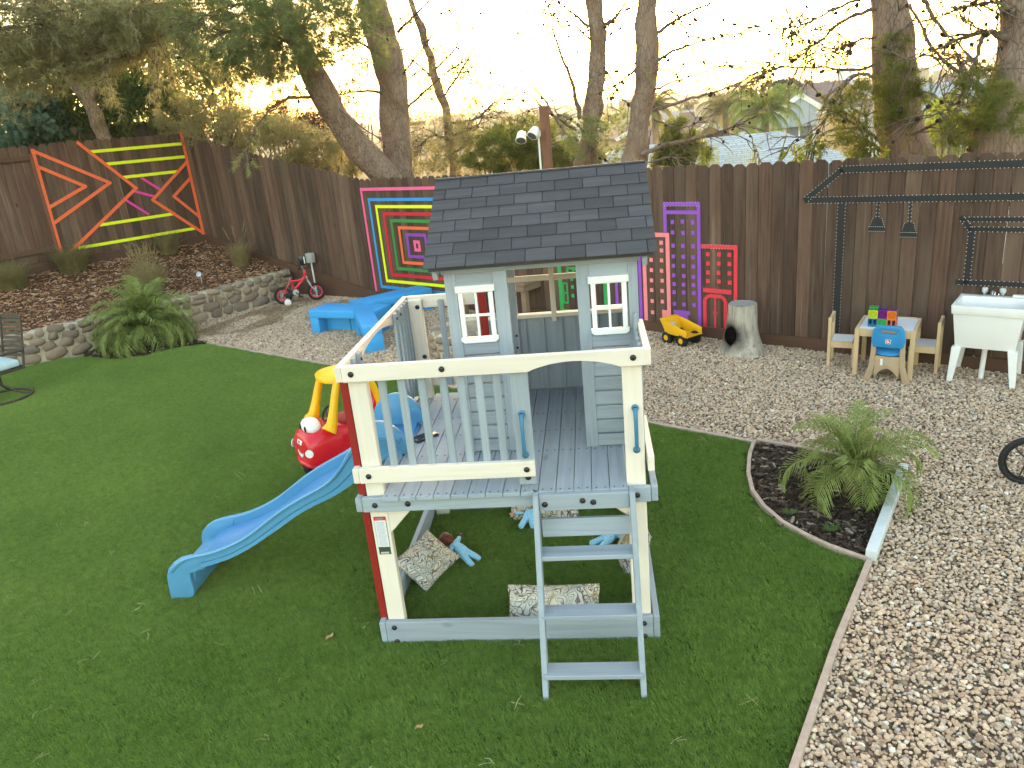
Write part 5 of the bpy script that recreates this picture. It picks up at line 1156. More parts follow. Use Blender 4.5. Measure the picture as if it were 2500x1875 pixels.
house('tan house with white-edged gable below the bare branch', 1722, 345, 46, rad(22), 3.4, 6, 3.0, 1.0, 'walltan', 'roofbrown', [(0, .9, .9, 1.1, False)], 'gable_front')
house('tan house with brown roof among the palms', 1790, 322, 58, rad(-6), 6.4, 7, 3.4, 1.5, 'walltan', 'roofbrown', [(1.6, 1.4, .8, 1.8, False), (2.6, 1.4, .8, 1.8, False), (-1.2, 1.2, 1.0, 1.2, False)], False, (-2.0, 3, .5))
house('beige house gable peeking left of the slim trunk', 1588, 330, 55, rad(14), 4.2, 6, 3.2, 1.2, 'walltan', 'roofbrown', [(0, 1.1, 1.0, 1.2, False)], 'gable_front', (-.9, 2, 1.2))
house('grey-roofed house beside the thick dark trunk', 2118, 275, 70, rad(-20), 7.5, 8, 3.0, 1.8, 'wallwhite', 'roofgrey2', [(-1.8, 1.0, 1.2, 1.3, False)], True)
house('white house with brown chimney between the two thick trunks', 2285, 285, 44, rad(-34), 5.6, 7, 5.0, 1.5, 'wallwhite', 'roofgrey', [(-1.2, 2.4, 1.3, 1.6, False), (1.2, 2.4, 1.0, 1.6, False), (-1.2, .4, 1.3, 1.4, False)], False, (-1.8, 3.5, .8, 'walltan'))
house('distant tan-roofed house on the rise between the thick trunks', 2330, 236, 95, rad(-30), 9, 8, 3.2, 1.8, 'walltan', 'roofbrown', [(1.5, 1.0, 1.4, 1.3, False)], True, (-2, 3, .9))
for i, (px, py, d, wl_, rf) in enumerate([(1520, 322, 130, 'wallwhite', 'roofbrown'), (1660, 300, 150, 'walltan', 'roofgrey2'), (1740, 285, 170, 'wallwhite', 'roofbrown'), (1450, 330, 160, 'wallwhite', 'roofgrey2'), (1840, 262, 190, 'walltan', 'roofbrown'), (1380, 322, 210, 'wallwhite', 'roofbrown')]):
    house(['far white house low behind the slim trunks', 'far tan house below the drooping branch', 'far white house right of the drooping branch', 'far white house beside the first slim trunk', 'far tan house under the palms', 'far white house seen above the wooden post'][i], px, py, d, rad(-20+i*17), 11, 9, 3.5, 2.0, wl_, rf, [(-2, 1.0, 1.6, 1.4, False), (2, 1.0, 1.6, 1.4, False)], i % 2 == 0)
# tall plywood fence panel
q = at(2040, 372, 33); o = empty('plywood_screen', (q.x, q.y, q.z), rad(-28), 'tall tan vertical-board screen beside the white house', 'screen')
for k in range(8): MB().bb((-.72+k*.19, 0, -1.0), (-.72+k*.19+.182, .03, 1.52+.02*(k % 2))).build('board', MT['plywood'], o)
MB().bb((-.74, -.02, 1.45), (.82, .05, 1.56)).build('cap', MT['fascia'], o)
# -- palms
def pal(px, py, d, h, size, mat, label, seed, nf=26):
    p = at(px, py, d); o = empty('palm_tree', (p.x, p.y, p.z), 0, label, 'palm tree', 'palms in the valley'); rs = random.Random(seed)
    MB().tube([(0, 0, -h), (.05, 0, -h*.5), (0, 0, 0)], [.22, .18, .16], 8).build('trunk', MT['barkpale'], o, smooth=True); mb = MB()
    for k in range(nf):
        a = k*2.399; el = rad(78-105*k/nf); P_ = [Vector((0, 0, 0))]; L_ = size*(.85+.3*rs.random())
        for i in range(8): e2 = el-1.5*((i+1)/8)**1.6; P_.append(P_[-1]+Vector((math.cos(a)*math.cos(e2), math.sin(a)*math.cos(e2), math.sin(e2)))*L_/8)
        for i in range(1, 8):
            for j in range(4):
                b = P_[i].lerp(P_[i+1], j/4); d_ = (P_[i+1]-P_[i]).normalized()
                for s in (-1, 1):
                    sd = Vector((-math.sin(a), math.cos(a), 0))*s; tip = b+(sd*.7+d_*.5+Vector((0, 0, -.55))).normalized()*.42*size/1.6*(.7+.5*rs.random()); mb.add([b-d_*.025, b+d_*.025, tip], [(0, 1, 2)])
        mb.tube(P_, [.025*(1-i/9) for i in range(9)], 3, cap=False)
    mb.build('crown', MT[mat], o, recalc=False); return o
MT['palmgreen'] = m_leaf('palm_frond_green', [(.3, (.06, .10, .02)), (.5, (.13, .20, .04)), (.7, (.26, .33, .09))], 1.2)
MT['palmdry'] = m_leaf('palm_frond_dull', [(.3, (.09, .10, .035)), (.5, (.16, .17, .06)), (.7, (.28, .24, .08))], 1.2)
pal(1868, 268, 36, 4.5, 1.9, 'palmgreen', 'bright green palm in front of the arched-window house', 1, 30)
pal(1772, 262, 44, 5.5, 2.0, 'palmdry', 'dull green palm over the tan brown-roofed house', 2)
pal(1598, 262, 42, 5.5, 1.5, 'palmdry', 'palm crown touching the slim trunk above the beige gable', 3)
pal(2300, 262, 26, 4, .9, 'palmgreen', 'small palm between the two thick trunks', 4)
# -- trees among the houses and along the rise
def rtree(px, py, d, r, mat, label, seed, n=900, leaf=None, squash=.85):
    r *= .46
    p = at(px, py, d); o = empty('round_tree', (p.x, p.y, p.z), 0, label, 'tree', 'trees in the valley'); C_ = np.concatenate([blob((rr_*math.cos(a)*.45, rr_*math.sin(a)*.45, z*squash), (rr_*k, rr_*k, rr_*k*squash), n//5, seed*7+i, clump=1.2/rr_, thr=-.05, shell=.55) for i, (rr_, a, z, k) in enumerate([(r, 0.3, 0, .75), (r, 2.2, .2*r, .6), (r, 4.1, -.1*r, .65), (r, 5.3, .35*r, .5), (r, 1.2, -.25*r, .6)])])
    leaf_mesh('crown', C_, MT[mat], o, leaf or r*.20, .2, seed, .7); MB().tube([(0, 0, -r*3.5), (0, 0, -r*.2)], [r*.10, r*.06], 6).build('trunk', MT['twig'], o); return o
rtree(1905, 232, 85, 4.6, 'leafdark', 'tall dark grey-green tree above the palms on the skyline', 1, 1500)
rtree(1945, 250, 78, 2.6, 'leafmid', 'bright green tree left of the brown hipped roof', 2)
rtree(1915, 278, 60, 1.7, 'leafgold', 'yellow shrub-like tree behind the white gable', 3, 600)
rtree(2045, 240, 90, 3.0, 'leafmid', 'green tree behind the brown hipped roof', 4)
rtree(2085, 232, 110, 4.5, 'leafdark', 'dark tree on the skyline left of the thick trunk', 5)
rtree(2120, 240, 80, 2.6, 'leafgold', 'golden tree close to the thick dark trunk', 6, 600)
rtree(2265, 218, 130, 5.5, 'leafdark', 'dark skyline tree just right of the thick trunk', 7)
rtree(2310, 210, 150, 6.0, 'leafmid', 'green skyline tree between the thick trunks', 8)
rtree(2370, 205, 120, 5.0, 'leafdark', 'dark skyline tree beside the massive leaning trunk', 9)
rtree(2010, 226, 160, 6.0, 'leafdark', 'far dark tree left of centre of the skyline row', 10)
rtree(1960, 222, 210, 7.0, 'leafmid', 'far greenish tree on the skyline behind the tall dark one', 11)
rtree(1680, 262, 180, 5.0, 'leafmid', 'far tree above the plumes on the hazy slope', 12)
rtree(1540, 282, 150, 5.0, 'leafdark', 'far tree between the two slim trunks', 13)
rtree(1500, 300, 100, 3.2, 'leafmid', 'round green tree between the slim trunks above the roof', 14)
rtree(1370, 305, 110, 4.2, 'leafmid', 'round green tree behind the wooden post', 15)
rtree(1310, 322, 90, 3.0, 'leafdark', 'dark round tree left of the wooden post', 16)
rtree(1240, 330, 120, 5.0, 'leafmid', 'broad green tree left of the floodlight', 17)
rtree(1700, 330, 52, 1.9, 'leafmid', 'green tree beside the tan white-edged gable', 18, 600)
rtree(1640, 325, 60, 2.2, 'leafmid', 'green tree behind the yellowish plumes', 19, 600)
rtree(1840, 330, 48, 1.2, 'leafgold', 'yellowish shrub below the bright palm', 20, 400)
rtree(2220, 300, 50, 1.8, 'leafmid', 'green tree beside the white chimney house', 21, 500)
rtree(2250, 330, 36, 1.4, 'leafgold', 'yellow-green bush below the white chimney house', 22, 500)
rtree(1760, 250, 230, 8.0, 'leafdark', 'broad far tree behind the dull palm', 23)
rtree(1120, 345, 140, 6.0, 'leafmid', 'far tree behind the scraggly olive pine', 24); rtree(1010, 360, 160, 7.0, 'leafdark', 'far dark tree behind the thick upright trunk', 25)
rs = random.Random(77); pts_ = []
for k in range(620):
    d = 170+rs.random()**1.3*900; px = 950+rs.random()*1500; g = at(px, 300, d); pts_.append((g.x, g.y, terrain(g.x, g.y)))
C_ = np.concatenate([blob((x, y, z+1.2), (1.8+rs.random()*3, 1.8+rs.random()*3, 1.3+rs.random()*1.8), 36, i, clump=.2, thr=-.2, shell=.5) for i, (x, y, z) in enumerate(pts_)])
o = leaf_mesh('far_treeline', C_, MT['leafdark'], None, 1.3, .1, 5, .8); tag(o, 'hazy mass of trees on the far slope', 'trees', None, 'stuff')
# ================================================================ plants in the yard
MT['palm'] = m_leaf('palm_leaflet', [(.3, (.12, .165, .04)), (.5, (.25, .31, .085)), (.72, (.46, .49, .18))], 9, .4, .5)
MT['palmstem'] = plain('palm_stem', (.16, .17, .06), .6, .2); MT['drygrass'] = m_leaf('dry_tuft_grass', [(.3, (.20, .16, .07)), (.5, (.38, .31, .15)), (.7, (.55, .45, .25))], 6)
MT['tuftgreen'] = m_leaf('green_tuft_grass', [(.3, (.15, .14, .055)), (.5, (.28, .25, .11)), (.7, (.45, .38, .19))], 6)
def frond_mesh(seed, L_=.75, nl=44, droop=.9, leaf=.22):
    rs = random.Random(seed); mb = MB(); P = []; a = rad(62)*(.7+.5*rs.random()); p = Vector((0, 0, 0)); n = 14
    for i in range(n+1):
        P.append(p.copy()); t = i/n; a2 = a-droop*t*t*1.9-.15*t; p = p+Vector((math.cos(a2), 0, math.sin(a2)))*L_/n
    mb.tube(P, [.007*(1-.75*i/n)+.001 for i in range(n+1)], 4, cap=False)
    for k in range(nl):
        t = .16+.84*k/(nl-1); i = min(int(t*n), n-1); f = t*n-i; b = P[i].lerp(P[i+1], f); d = (P[i+1]-P[i]).normalized()
        for s in (-1, 1):
            L2 = leaf*math.sin(PI*min(.97, t*.85+.12))**.6*(.85+.3*rs.random()); dirv = (Vector((0, s, 0))*.80+d*.75+Vector((0, 0, .22-.25*rs.random()))).normalized(); w_ = .0066
            side = dirv.cross(Vector((0, 0, 1))).normalized(); mid = b+dirv*L2*.5+Vector((0, 0, .012)); tip = b+dirv*L2+Vector((0, 0, -.055*L2/.2-.02*rs.random()))
            mb.add([b-side*w_*.5, b+side*w_*.5, mid+side*w_, mid-side*w_, tip], [(0, 1, 2, 3), (3, 2, 4)])
    return mb.mesh('frond', MT['palm'], recalc=False)
FR_ = [frond_mesh(i, .78, 32, .60+.22*i, .25) for i in range(6)]
def palm_plant(loc, n, size, label, seed):
    rs = random.Random(seed); o = empty('palm_plant', loc, 0, label, 'palm')
    MB().lathe([(.05, -.02), (.07, .03), (.06, .09), (.03, .14), (.01, .15)], 10).build('trunk', plain('palm_trunk', (.11, .07, .04), .9, .3, 20, .6), o, smooth=True)
    for k in range(n):
        t = k/n; f = link('frond', FR_[min(5, int(t*6))], None, o); f.location = (0, 0, .10+.04*(1-t)); f.rotation_euler = ((rs.random()-.5)*.25, (.15-.55*(1-t)+.35*t)*.8, k*2.399+(rs.random()-.5)*.4); s = size*(.85+.3*rs.random()); f.scale = (s, s, s)
    return o
palm_plant((2.84, 1.47, 0), 26, .68, 'small palm with arching fronds in the mulch bed on the gravel side', 3)
palm_plant((-5.08, 6.58, 0), 70, 1.08, 'large bushy palm in front of the low stone wall', 5)
def tuft(loc, h, r, n, mat, label, seed, plume=0):
    rs = np.random.RandomState(seed); th = rs.rand(n)*2*PI; rr_ = np.sqrt(rs.rand(n))*r*.45; L_ = h*(.6+.5*rs.rand(n)); out_ = r*(.2+1.0*rs.rand(n))
    b = np.c_[np.cos(th)*rr_, np.sin(th)*rr_, np.zeros(n)]; th2 = th+rs.randn(n)*.5; m = b+np.c_[np.cos(th2)*out_*.3, np.sin(th2)*out_*.3, L_*.6]; t = b+np.c_[np.cos(th2)*out_, np.sin(th2)*out_, L_*(.95-.25*rs.rand(n))]
    q = np.c_[-np.sin(th2), np.cos(th2), np.zeros(n)]*.0032; V = np.stack([b-q, b+q, m+q*.8, m-q*.8, t], 1).reshape(-1, 3); me = bpy.data.meshes.new('blades')
    F = []
    for i in range(n): F += [(5*i, 5*i+1, 5*i+2, 5*i+3), (5*i+3, 5*i+2, 5*i+4)]
    me.from_pydata(V.tolist(), [], F); o = empty('grass_tuft', loc, 0, label, 'grass', 'ornamental grass tufts on the planter'); link('blades', me, MT[mat], o)
    if plume:
        mb = MB(); r2 = random.Random(seed)
        for k in range(plume):
            a = r2.random()*2*PI; tx = Vector((math.cos(a)*r*.6, math.sin(a)*r*.6, h*(1.15+.3*r2.random()))); mb.tube([(0, 0, .1), tx*.6+Vector((0, 0, .1)), tx], [.002, .002, .001], 3, cap=False)
            for j in range(6): q_ = tx*(.8+.04*j); mb.tube([q_, q_+Vector((r2.uniform(-.03, .03), r2.uniform(-.03, .03), .04))], [.004, .001], 3, cap=False)
        mb.build('plumes', MT['drygrass'], o, recalc=False)
    return o
def pz(x, y): return (x, y, soil_z(x, y))
tuft(pz(-7.15, 8.35), .52, .42, 900, 'tuftgreen', 'rounded dry grass tuft under the corner of the tape triangles', 1)
tuft(pz(-7.55, 7.45), .50, .40, 700, 'tuftgreen', 'dry grass tuft at the picture edge on the planter', 2)
tuft(pz(-5.55, 7.75), .55, .38, 800, 'drygrass', 'feathery dry grass tuft right behind the large palm', 3, 26)
tuft(pz(-5.95, 8.35), .40, .25, 300, 'drygrass', 'thin dry grass tuft between the palm and the yellow tape', 4, 14)
tuft(pz(-6.15, 9.55), .46, .32, 420, 'tuftgreen', 'green-tan grass tuft at the fence corner below the tape', 5)
tuft(pz(-4.80, 9.35), .48, .30, 420, 'drygrass', 'grass tuft by the sloping fence above the stone wall end', 6, 6)
# small weeds in the palm bed
mb = MB()
for x, y, s in ((2.36, 1.20, .05), (2.55, .98, .06)):
    o = empty('weed', (x, y, .012), 0, 'tiny green weed in the palm bed '+('near the curved edging' if x < 2.5 else 'near the pale board'), 'weed'); m2 = MB(); rs = random.Random(int(x*100))
    for k in range(9):
        a = k*2.4; d = Vector((math.cos(a), math.sin(a), .5)); q = Vector((-d.y, d.x, 0))*s*.22; m2.add([(0, 0, 0), tuple(d*s*.5+q), tuple(d*s*(.9+.5*rs.random())), tuple(d*s*.5-q)], [(0, 1, 2, 3)])
    m2.build('leaves', MT['leafgreen'], o, recalc=False)
# solar path light on the planter
p = pz(-5.05, 8.35); o = empty('path_light', p, 0, 'small silver solar path light standing on the planter litter', 'light'); MT['silver'] = plain('brushed_silver', (.55, .56, .58), .35, .05, 10, 0, .5, .6)
MB().tube([(0, 0, -.02), (.01, 0, .16)], .006, 6).build('stake', MT['silver'], o); MB().lathe([(.03, 0), (.045, .02), (.02, .03)], 12, Matrix.Translation((.0, -.02, .155)) @ Matrix.Rotation(1.0, 4, 'X')).build('lamp_head', MT['silver'], o, smooth=True)

# ================================================================ big blue blocks used as benches
MT['foam'] = plain('bright_blue_foam', (.035, .34, .74), .55, .06, 4, .05, .3)
def bench(loc, rz, L_, label, w_=.40, h=.325, t=.11, wall=.15):
    o = empty('blue_bench', loc, rz, label, 'bench', 'blue moulded benches')
    MB().bb((0, 0, h-t), (L_, w_, h)).build('seat', MT['foam'], o, bevel=.014, seg=3)
    for x in (0.0, L_-wall): MB().bb((x+.004, .004, 0), (x+wall-.004, w_-.004, h-t+.01)).build('leg', MT['foam'], o, bevel=.012, seg=3)
    MB().bb((wall-.01, w_*.42, .0), (L_*.5-.006, w_*.58, h-t+.008)).build('web', MT['foam'], o, bevel=.006, seg=2)
    MB().bb((L_*.5+.006, w_*.42, .0), (L_-wall+.01, w_*.58, h-t+.008)).build('web', MT['foam'], o, bevel=.006, seg=2)
    return o
bench((-2.72, 6.645, 0), rad(-19), 1.08, 'blue moulded bench nearest the bicycle, lying lengthwise on gravel', w_=.43)
bench((-1.40, 5.555, 0), rad(112), 1.12, 'blue moulded bench with its end towards the lawn behind the playhouse', w_=.24, h=.337)
bench((-2.02, 6.83, 0), rad(42), 1.15, 'blue moulded bench at the back reaching towards the tape rectangles', w_=.40, h=.313)

# ================================================================ fire pit ring of stones
fp = empty('fire_pit', (-.30, 5.40, 0), 0, 'round mortared stone fire pit seen between porch post and house', 'fire pit')
R1, R0, FH = .50, .32, .30
MB().lathe([(R1-.02, -.03), (R1-.02, FH-.02), (R1-.05, FH), (R0+.03, FH), (R0, FH-.03), (R0, -.02)], 40).build('mortar', MT['mortar'], fp, smooth=True, ang=40)
MB().lathe([(R0-.001, -.01), (R0-.001, .02), (.0, .03)], 24).build('ash_bed', plain('black_ash', (.015, .013, .012), .95, .4, 20, .6), fp)
rr = random.Random(8)
for z, n, s in ((.05, 15, .10), (.145, 16, .09), (.235, 17, .085)):
    for k in range(n):
        a = 2*PI*(k+rr.random()*.4+z*3)/n; nr_ = Vector((math.cos(a), math.sin(a), 0)); tx = Vector((-nr_.y, nr_.x, 0)); lay_stone(fp, rr.choice(ROCKS), nr_*(R1-.025)+Vector((0, 0, z)), tx, nr_, .19, s*1.15, .045, (rr.random()-.5)*.3)
for k in range(18):
    a = 2*PI*(k+rr.random()*.3)/18; nr_ = Vector((math.cos(a), math.sin(a), 0)); tx = Vector((-nr_.y, nr_.x, 0)); lay_stone(fp, rr.choice(ROCKS), nr_*(R1+R0)*.5+Vector((0, 0, FH-.006)), tx, nr_, .14, .055, .075, 0)

# ================================================================ little red bicycle
MT['bikered'] = plain('red_bike_paint', (.62, .015, .04), .3, .05, 6, 0, .5); MT['tyre'] = plain('black_rubber', (.018, .018, .02), .7, .15, 20, .2, .3); MT['bikesilver'] = plain('silver_fork', (.45, .46, .48), .35, .05, 6, 0, .5, .3); MT['rimred'] = plain('red_rim', (.75, .05, .09), .35, .05)
def ring(R_, r, seg=26, s2=8, m=None):
    mb = MB(); P = [Vector((R_*math.cos(2*PI*i/seg), 0, R_*math.sin(2*PI*i/seg))) for i in range(seg)]; mb.tube(P, r, s2, closed=True)
    if m is not None: mb.v = [tuple(m @ Vector(v)) for v in mb.v]
    return mb
bk = empty('bicycle', (-3.85, 8.60, .004), math.atan2(.20, .62), 'small red children bicycle with training wheel by the fence', 'bicycle')
def bwheel(par, x, R_=.145):
    w_ = empty('wheel', (x, 0, R_)); w_.parent = par
    ring(R_-.022, .022).build('tyre', MT['tyre'], w_, smooth=True); ring(R_-.052, .011, 26, 6).build('rim', MT['rimred'], w_, smooth=True)
    MB().tube([(0, -.03, 0), (0, .03, 0)], .018, 8).build('hub', MT['bikesilver'], w_, smooth=True)
    mb = MB()
    for k in range(12):
        a = 2*PI*k/12; mb.tube([(0, (-1)**k*.015, 0), ((R_-.055)*math.cos(a+.2), 0, (R_-.055)*math.sin(a+.2))], .0016, 3, cap=False)
    mb.build('spokes', MT['bikesilver'], w_); return w_
WB = .53
bwheel(bk, 0); bwheel(bk, WB)
fr_ = MB(); fr_.tube([(.40, 0, .43), (.33, 0, .34), (.22, 0, .25), (.20, 0, .19)], [.022, .024, .02, .018], 8); fr_.tube([(.40, 0, .40), (.28, 0, .36), (.16, 0, .37)], [.018, .02, .016], 8); fr_.tube([(.16, 0, .40), (.20, 0, .19)], .016, 8)
for s in (-.028, .028): fr_.tube([(.20, s*.6, .19), (.0, s, .145)], .010, 6); fr_.tube([(.155, s*.5, .37), (.08, s, .27), (.0, s, .145)], .010, 6)
fr_.build('frame', MT['bikered'], bk, smooth=True)
fk = MB(); fk.tube([(.395, 0, .52), (.42, 0, .38)], .015, 8)
for s in (-.036, .036): fk.tube([(.42, 0, .36), (.43, s, .33), (.47, s, .24), (.53, s, .145)], .011, 6)
fk.build('fork', MT['bikesilver'], bk, smooth=True)
MB().tube([(.33, -.17, .57), (.36, -.10, .60), (.385, 0, .53), (.36, .10, .60), (.33, .17, .57)], .009, 6).build('handlebar', MT['bikesilver'], bk, smooth=True)
for s in (-1, 1): MB().tube([(.355, s*.115, .595), (.325, s*.18, .565)], .015, 8).build('grip', MT['tyre'], bk, smooth=True)
MB().box((.40, 0, .68), (.115, .05, .17)).build('number_board', plain('black_plastic', (.015, .015, .017), .3, .1, 8, 0, .5), bk, bevel=.012, seg=2)
MB().box((.43, -.027, .68), (.016, .006, .11)).build('reflector', MT['whitepl'], bk)
MB().box((.40, 0, .47), (.05, .05, .09)).build('stem_pad', MT['bikered'], bk, bevel=.01, seg=2)
MB().ball((.13, 0, .455), (.10, .055, .022), 12, 8).build('saddle', MT['tyre'], bk, smooth=True); MB().tube([(.145, 0, .44), (.16, 0, .36)], .012, 6).build('seat_post', MT['bikesilver'], bk)
MB().prism([(-.02, .12), (.02, .17), (.21, .245), (.25, .22), (.25, .16), (.20, .13), (.03, .105)], -.055, -.042, 'y').build('chain_guard', MT['tyre'], bk, bevel=.004, seg=2)
MB().lathe([(.05, 0), (.05, .006), (.0, .008)], 16, Matrix.Translation((.21, -.056, .185)) @ Matrix.Rotation(PI/2, 4, 'X')).build('crank_disc', MT['bikesilver'], bk, smooth=True)
MB().tube([(.21, -.06, .185), (.27, -.07, .12)], .009, 6).box((.28, -.10, .11), (.07, .06, .018)).build('pedal', MT['tyre'], bk)
MB().tube([(.0, -.03, .15), (.03, -.10, .13), (.06, -.14, .055)], .008, 6).build('stabiliser_arm', MT['rimred'], bk, smooth=True)
MB().lathe([(.048, -.012), (.055, -.008), (.055, .008), (.048, .012)], 14, Matrix.Translation((.065, -.15, .055)) @ Matrix.Rotation(PI/2, 4, 'X')).build('stabiliser_wheel', MT['whitepl'], bk, smooth=True)
# white sign boxes on stakes behind the bicycle
for u, z, lab, nm in ((2.78, .66, 'grey plastic box on a stake behind the bicycle handlebar', 'utility_box'),):
    q = FA+UM*u-NM*.10; o = empty(nm, (q.x, q.y, 0), math.atan2(UM.y, UM.x), lab, 'box'); MB().box((0, 0, z), (.13, .09, .16)).build('box', plain('grey_box', (.42, .41, .38), .5, .1), o, bevel=.008, seg=2); MB().tube([(0, 0, -.05), (0, 0, z-.08)], .013, 8).build('stake', MT['whitepl'], o)

# ================================================================ red and yellow ride-on car
MT['carred'] = plain('glossy_red_plastic', (.66, .012, .028), .28, .05, 4, 0, .5); MT['caryel'] = plain('glossy_yellow_plastic', (.93, .48, .01), .35, .05, 4, 0, .45); MT['carwhite'] = plain('white_sticker', (.86, .86, .86), .4, .02)
hd = Vector((-.74, -.67)); crz = math.atan2(hd.y, hd.x)           # local +x = forward
car = empty('ride_on_car', (-.855, 2.20, 0), crz, 'red and yellow plastic ride-on car behind the slide', 'ride-on car'); car.scale = (.94, .94, .98)
def sect(x, hw, z0, z1, k=3.2, n=28): return [Vector((x, hw*math.copysign(abs(math.cos(2*PI*i/n))**(2/k), math.cos(2*PI*i/n)), (z0+z1)/2+(z1-z0)/2*math.copysign(abs(math.sin(2*PI*i/n))**(2/k), math.sin(2*PI*i/n)))) for i in range(n)]
S_ = [(.394, .135, .20, .345), (.386, .168, .175, .405), (.35, .192, .155, .445), (.26, .20, .145, .475), (.16, .205, .145, .49), (.06, .208, .145, .46), (-.06, .21, .145, .455), (-.20, .21, .145, .47), (-.30, .205, .15, .52), (-.36, .19, .165, .52), (-.385, .15, .20, .48)]
mb = MB(); n = 28
for s in S_: mb.v += [tuple(v) for v in sect(*s)]
mb.f = [(i*n+k, i*n+(k+1) % n, (i+1)*n+(k+1) % n, (i+1)*n+k) for i in range(len(S_)-1) for k in range(n)]+[tuple(range(n)), tuple((len(S_)-1)*n+k for k in range(n))[::-1]]
body = mb.build('body', MT['carred'], car, smooth=True, ang=60)
MB().tube([(-.30, -.215, .17), (.10, -.222, .165), (.28, -.205, .175), (.385, -.11, .20), (.40, 0, .205), (.385, .11, .20), (.28, .205, .175), (.10, .222, .165), (-.30, .215, .17)], .024, 8).build('bumper', MT['carred'], car, smooth=True)
MB().ball((-.05, 0, .452), (.145, .16, .028), 16, 8).build('cockpit_opening', plain('shaded_red_inside', (.30, .006, .012), .5, .1), car, smooth=True)  # solid lump in darkened red; shade of the open cockpit put into its colour
MB().prism([(-.30, .40), (-.16, .42), (-.24, .60), (-.30, .64), (-.36, .60), (-.37, .45)], -.165, .165, 'y').build('seat_back', MT['carred'], car, bevel=.02, seg=3)
for s in (-1, 1):
    # side door panel line and front pillar with its flared foot
    MB().prism([(-.20, .19), (.10, .19), (.10, .40), (-.20, .41)], s*.2085-.003, s*.2085+.003, 'y').build('door', MT['carred'], car, bevel=.002)
    MB().tube([(.20, s*.185, .455), (.165, s*.182, .50), (.13, s*.175, .60), (.09, s*.165, .72), (.05, s*.15, .815)], [.066, .046, .036, .032, .030], 10).build('front_pillar', MT['caryel'], car, smooth=True)
    MB().tube([(-.31, s*.18, .47), (-.285, s*.175, .58), (-.25, s*.165, .72), (-.21, s*.15, .815)], [.05, .032, .026, .026], 10).build('rear_pillar', MT['caryel'], car, smooth=True)
    MB().lathe([(.034, 0), (.034, .006), (.0, .009)], 18, Matrix.Translation((.388, s*.166, .318)) @ Matrix.Rotation(s*.85, 4, 'Z') @ Matrix.Rotation(PI/2, 4, 'Y')).build('headlight', MT['carwhite'], car, smooth=True)
    MB().ball((.27, s*.175, .375), (.022, .016, .016), 10, 6).build('indicator', MT['carred'], car, smooth=True)
def roofpt(i, j, z): return None
mb = MB()
for zz, k in ((.806, .90), (.812, 1.0), (.842, 1.0), (.856, .93), (.862, .75)):
    for i in range(28):
        a = 2*PI*i/28; e = 2.8; mb.v.append((-.075+.215*k*math.copysign(abs(math.cos(a))**(2/e), math.cos(a)), .195*k*math.copysign(abs(math.sin(a))**(2/e), math.sin(a)), zz))
mb.f = [(j*28+i, j*28+(i+1) % 28, (j+1)*28+(i+1) % 28, (j+1)*28+i) for j in range(4) for i in range(28)]+[tuple(range(28))[::-1], tuple(4*28+i for i in range(28))]
mb.build('roof', MT['caryel'], car, smooth=True, ang=50)
MB().ball((.275, 0, .478), (.075, .125, .066), 18, 10).build('windscreen_bump', MT['carwhite'], car, smooth=True)
MT['blackgloss'] = plain('black_gloss', (.01, .01, .012), .2, .05, 5, 0, .5)
for s in (-1, 1): MB().ball((.346, s*.048, .478), (.006, .016, .028), 10, 8).build('pupil', MT['blackgloss'], car, smooth=True)
MB().prism([(-.060, .298), (-.036, .280), (0, .272), (.036, .280), (.060, .298), (.046, .268), (.025, .252), (0, .247), (-.025, .252), (-.046, .268)], .3925, .3975, 'x', Matrix.Translation((.004, 0, 0))).build('smile', MT['carwhite'], car)
MB().box((.394, 0, .374), (.006, .085, .036), Matrix.Rotation(-.35, 3, 'Y')).build('badge', MT['carwhite'], car, bevel=.003, seg=2)
fc = bpy.data.curves.new('badge_text', 'FONT'); fc.body = 'little\ntikes'; fc.size = .016; fc.align_x = 'CENTER'; fc.align_y = 'CENTER'; fc.extrude = .0008; fc.space_line = .8; ft = bpy.data.objects.new('badge_text', fc); COL.objects.link(ft); ft.parent = car; fc.materials.append(MT['carred']); bpy.context.view_layer.update(); tm_ = bpy.data.meshes.new_from_object(ft.evaluated_get(bpy.context.evaluated_depsgraph_get())); bpy.data.objects.remove(ft); ft = link('badge_text', tm_, None, car)
ft.matrix_local = Matrix.Translation((.3985, 0, .3765)) @ Matrix.Rotation(-.35, 4, 'Y') @ Matrix.Rotation(PI/2, 4, 'Z') @ Matrix.Rotation(PI/2, 4, 'X')
st = ring(.062, .010, 18, 6, Matrix.Translation((.12, 0, .535)) @ Matrix.Rotation(rad(90), 4, 'Z') @ Matrix.Rotation(rad(-35), 4, 'X')); st.tube([(.10, -.055, .53), (.14, .055, .53)], .007, 6); st.build('steering_wheel', MT['tyre'], car, smooth=True)
for x, s, r in ((.27, -1, .085), (.27, 1, .085), (-.27, -1, .085), (-.27, 1, .085)):
    w_ = empty('wheel', (x, s*.165, r)); w_.parent = car; w_.rotation_euler = (0, 0, .35 if x > 0 else 0)
    MB().lathe([(.05, -.038), (r-.012, -.038), (r, -.022), (r, .022), (r-.012, .038), (.05, .038)], 22, Matrix.Rotation(PI/2, 4, 'X')).build('tyre', MT['tyre'], w_, smooth=True, ang=50)
    MB().lathe([(.045, 0), (.045, .002), (.0, .010)], 16, Matrix.Translation((0, s*.038, 0)) @ Matrix.Rotation(-s*PI/2, 4, 'X')).build('hubcap', MT['carwhite'], w_, smooth=True)

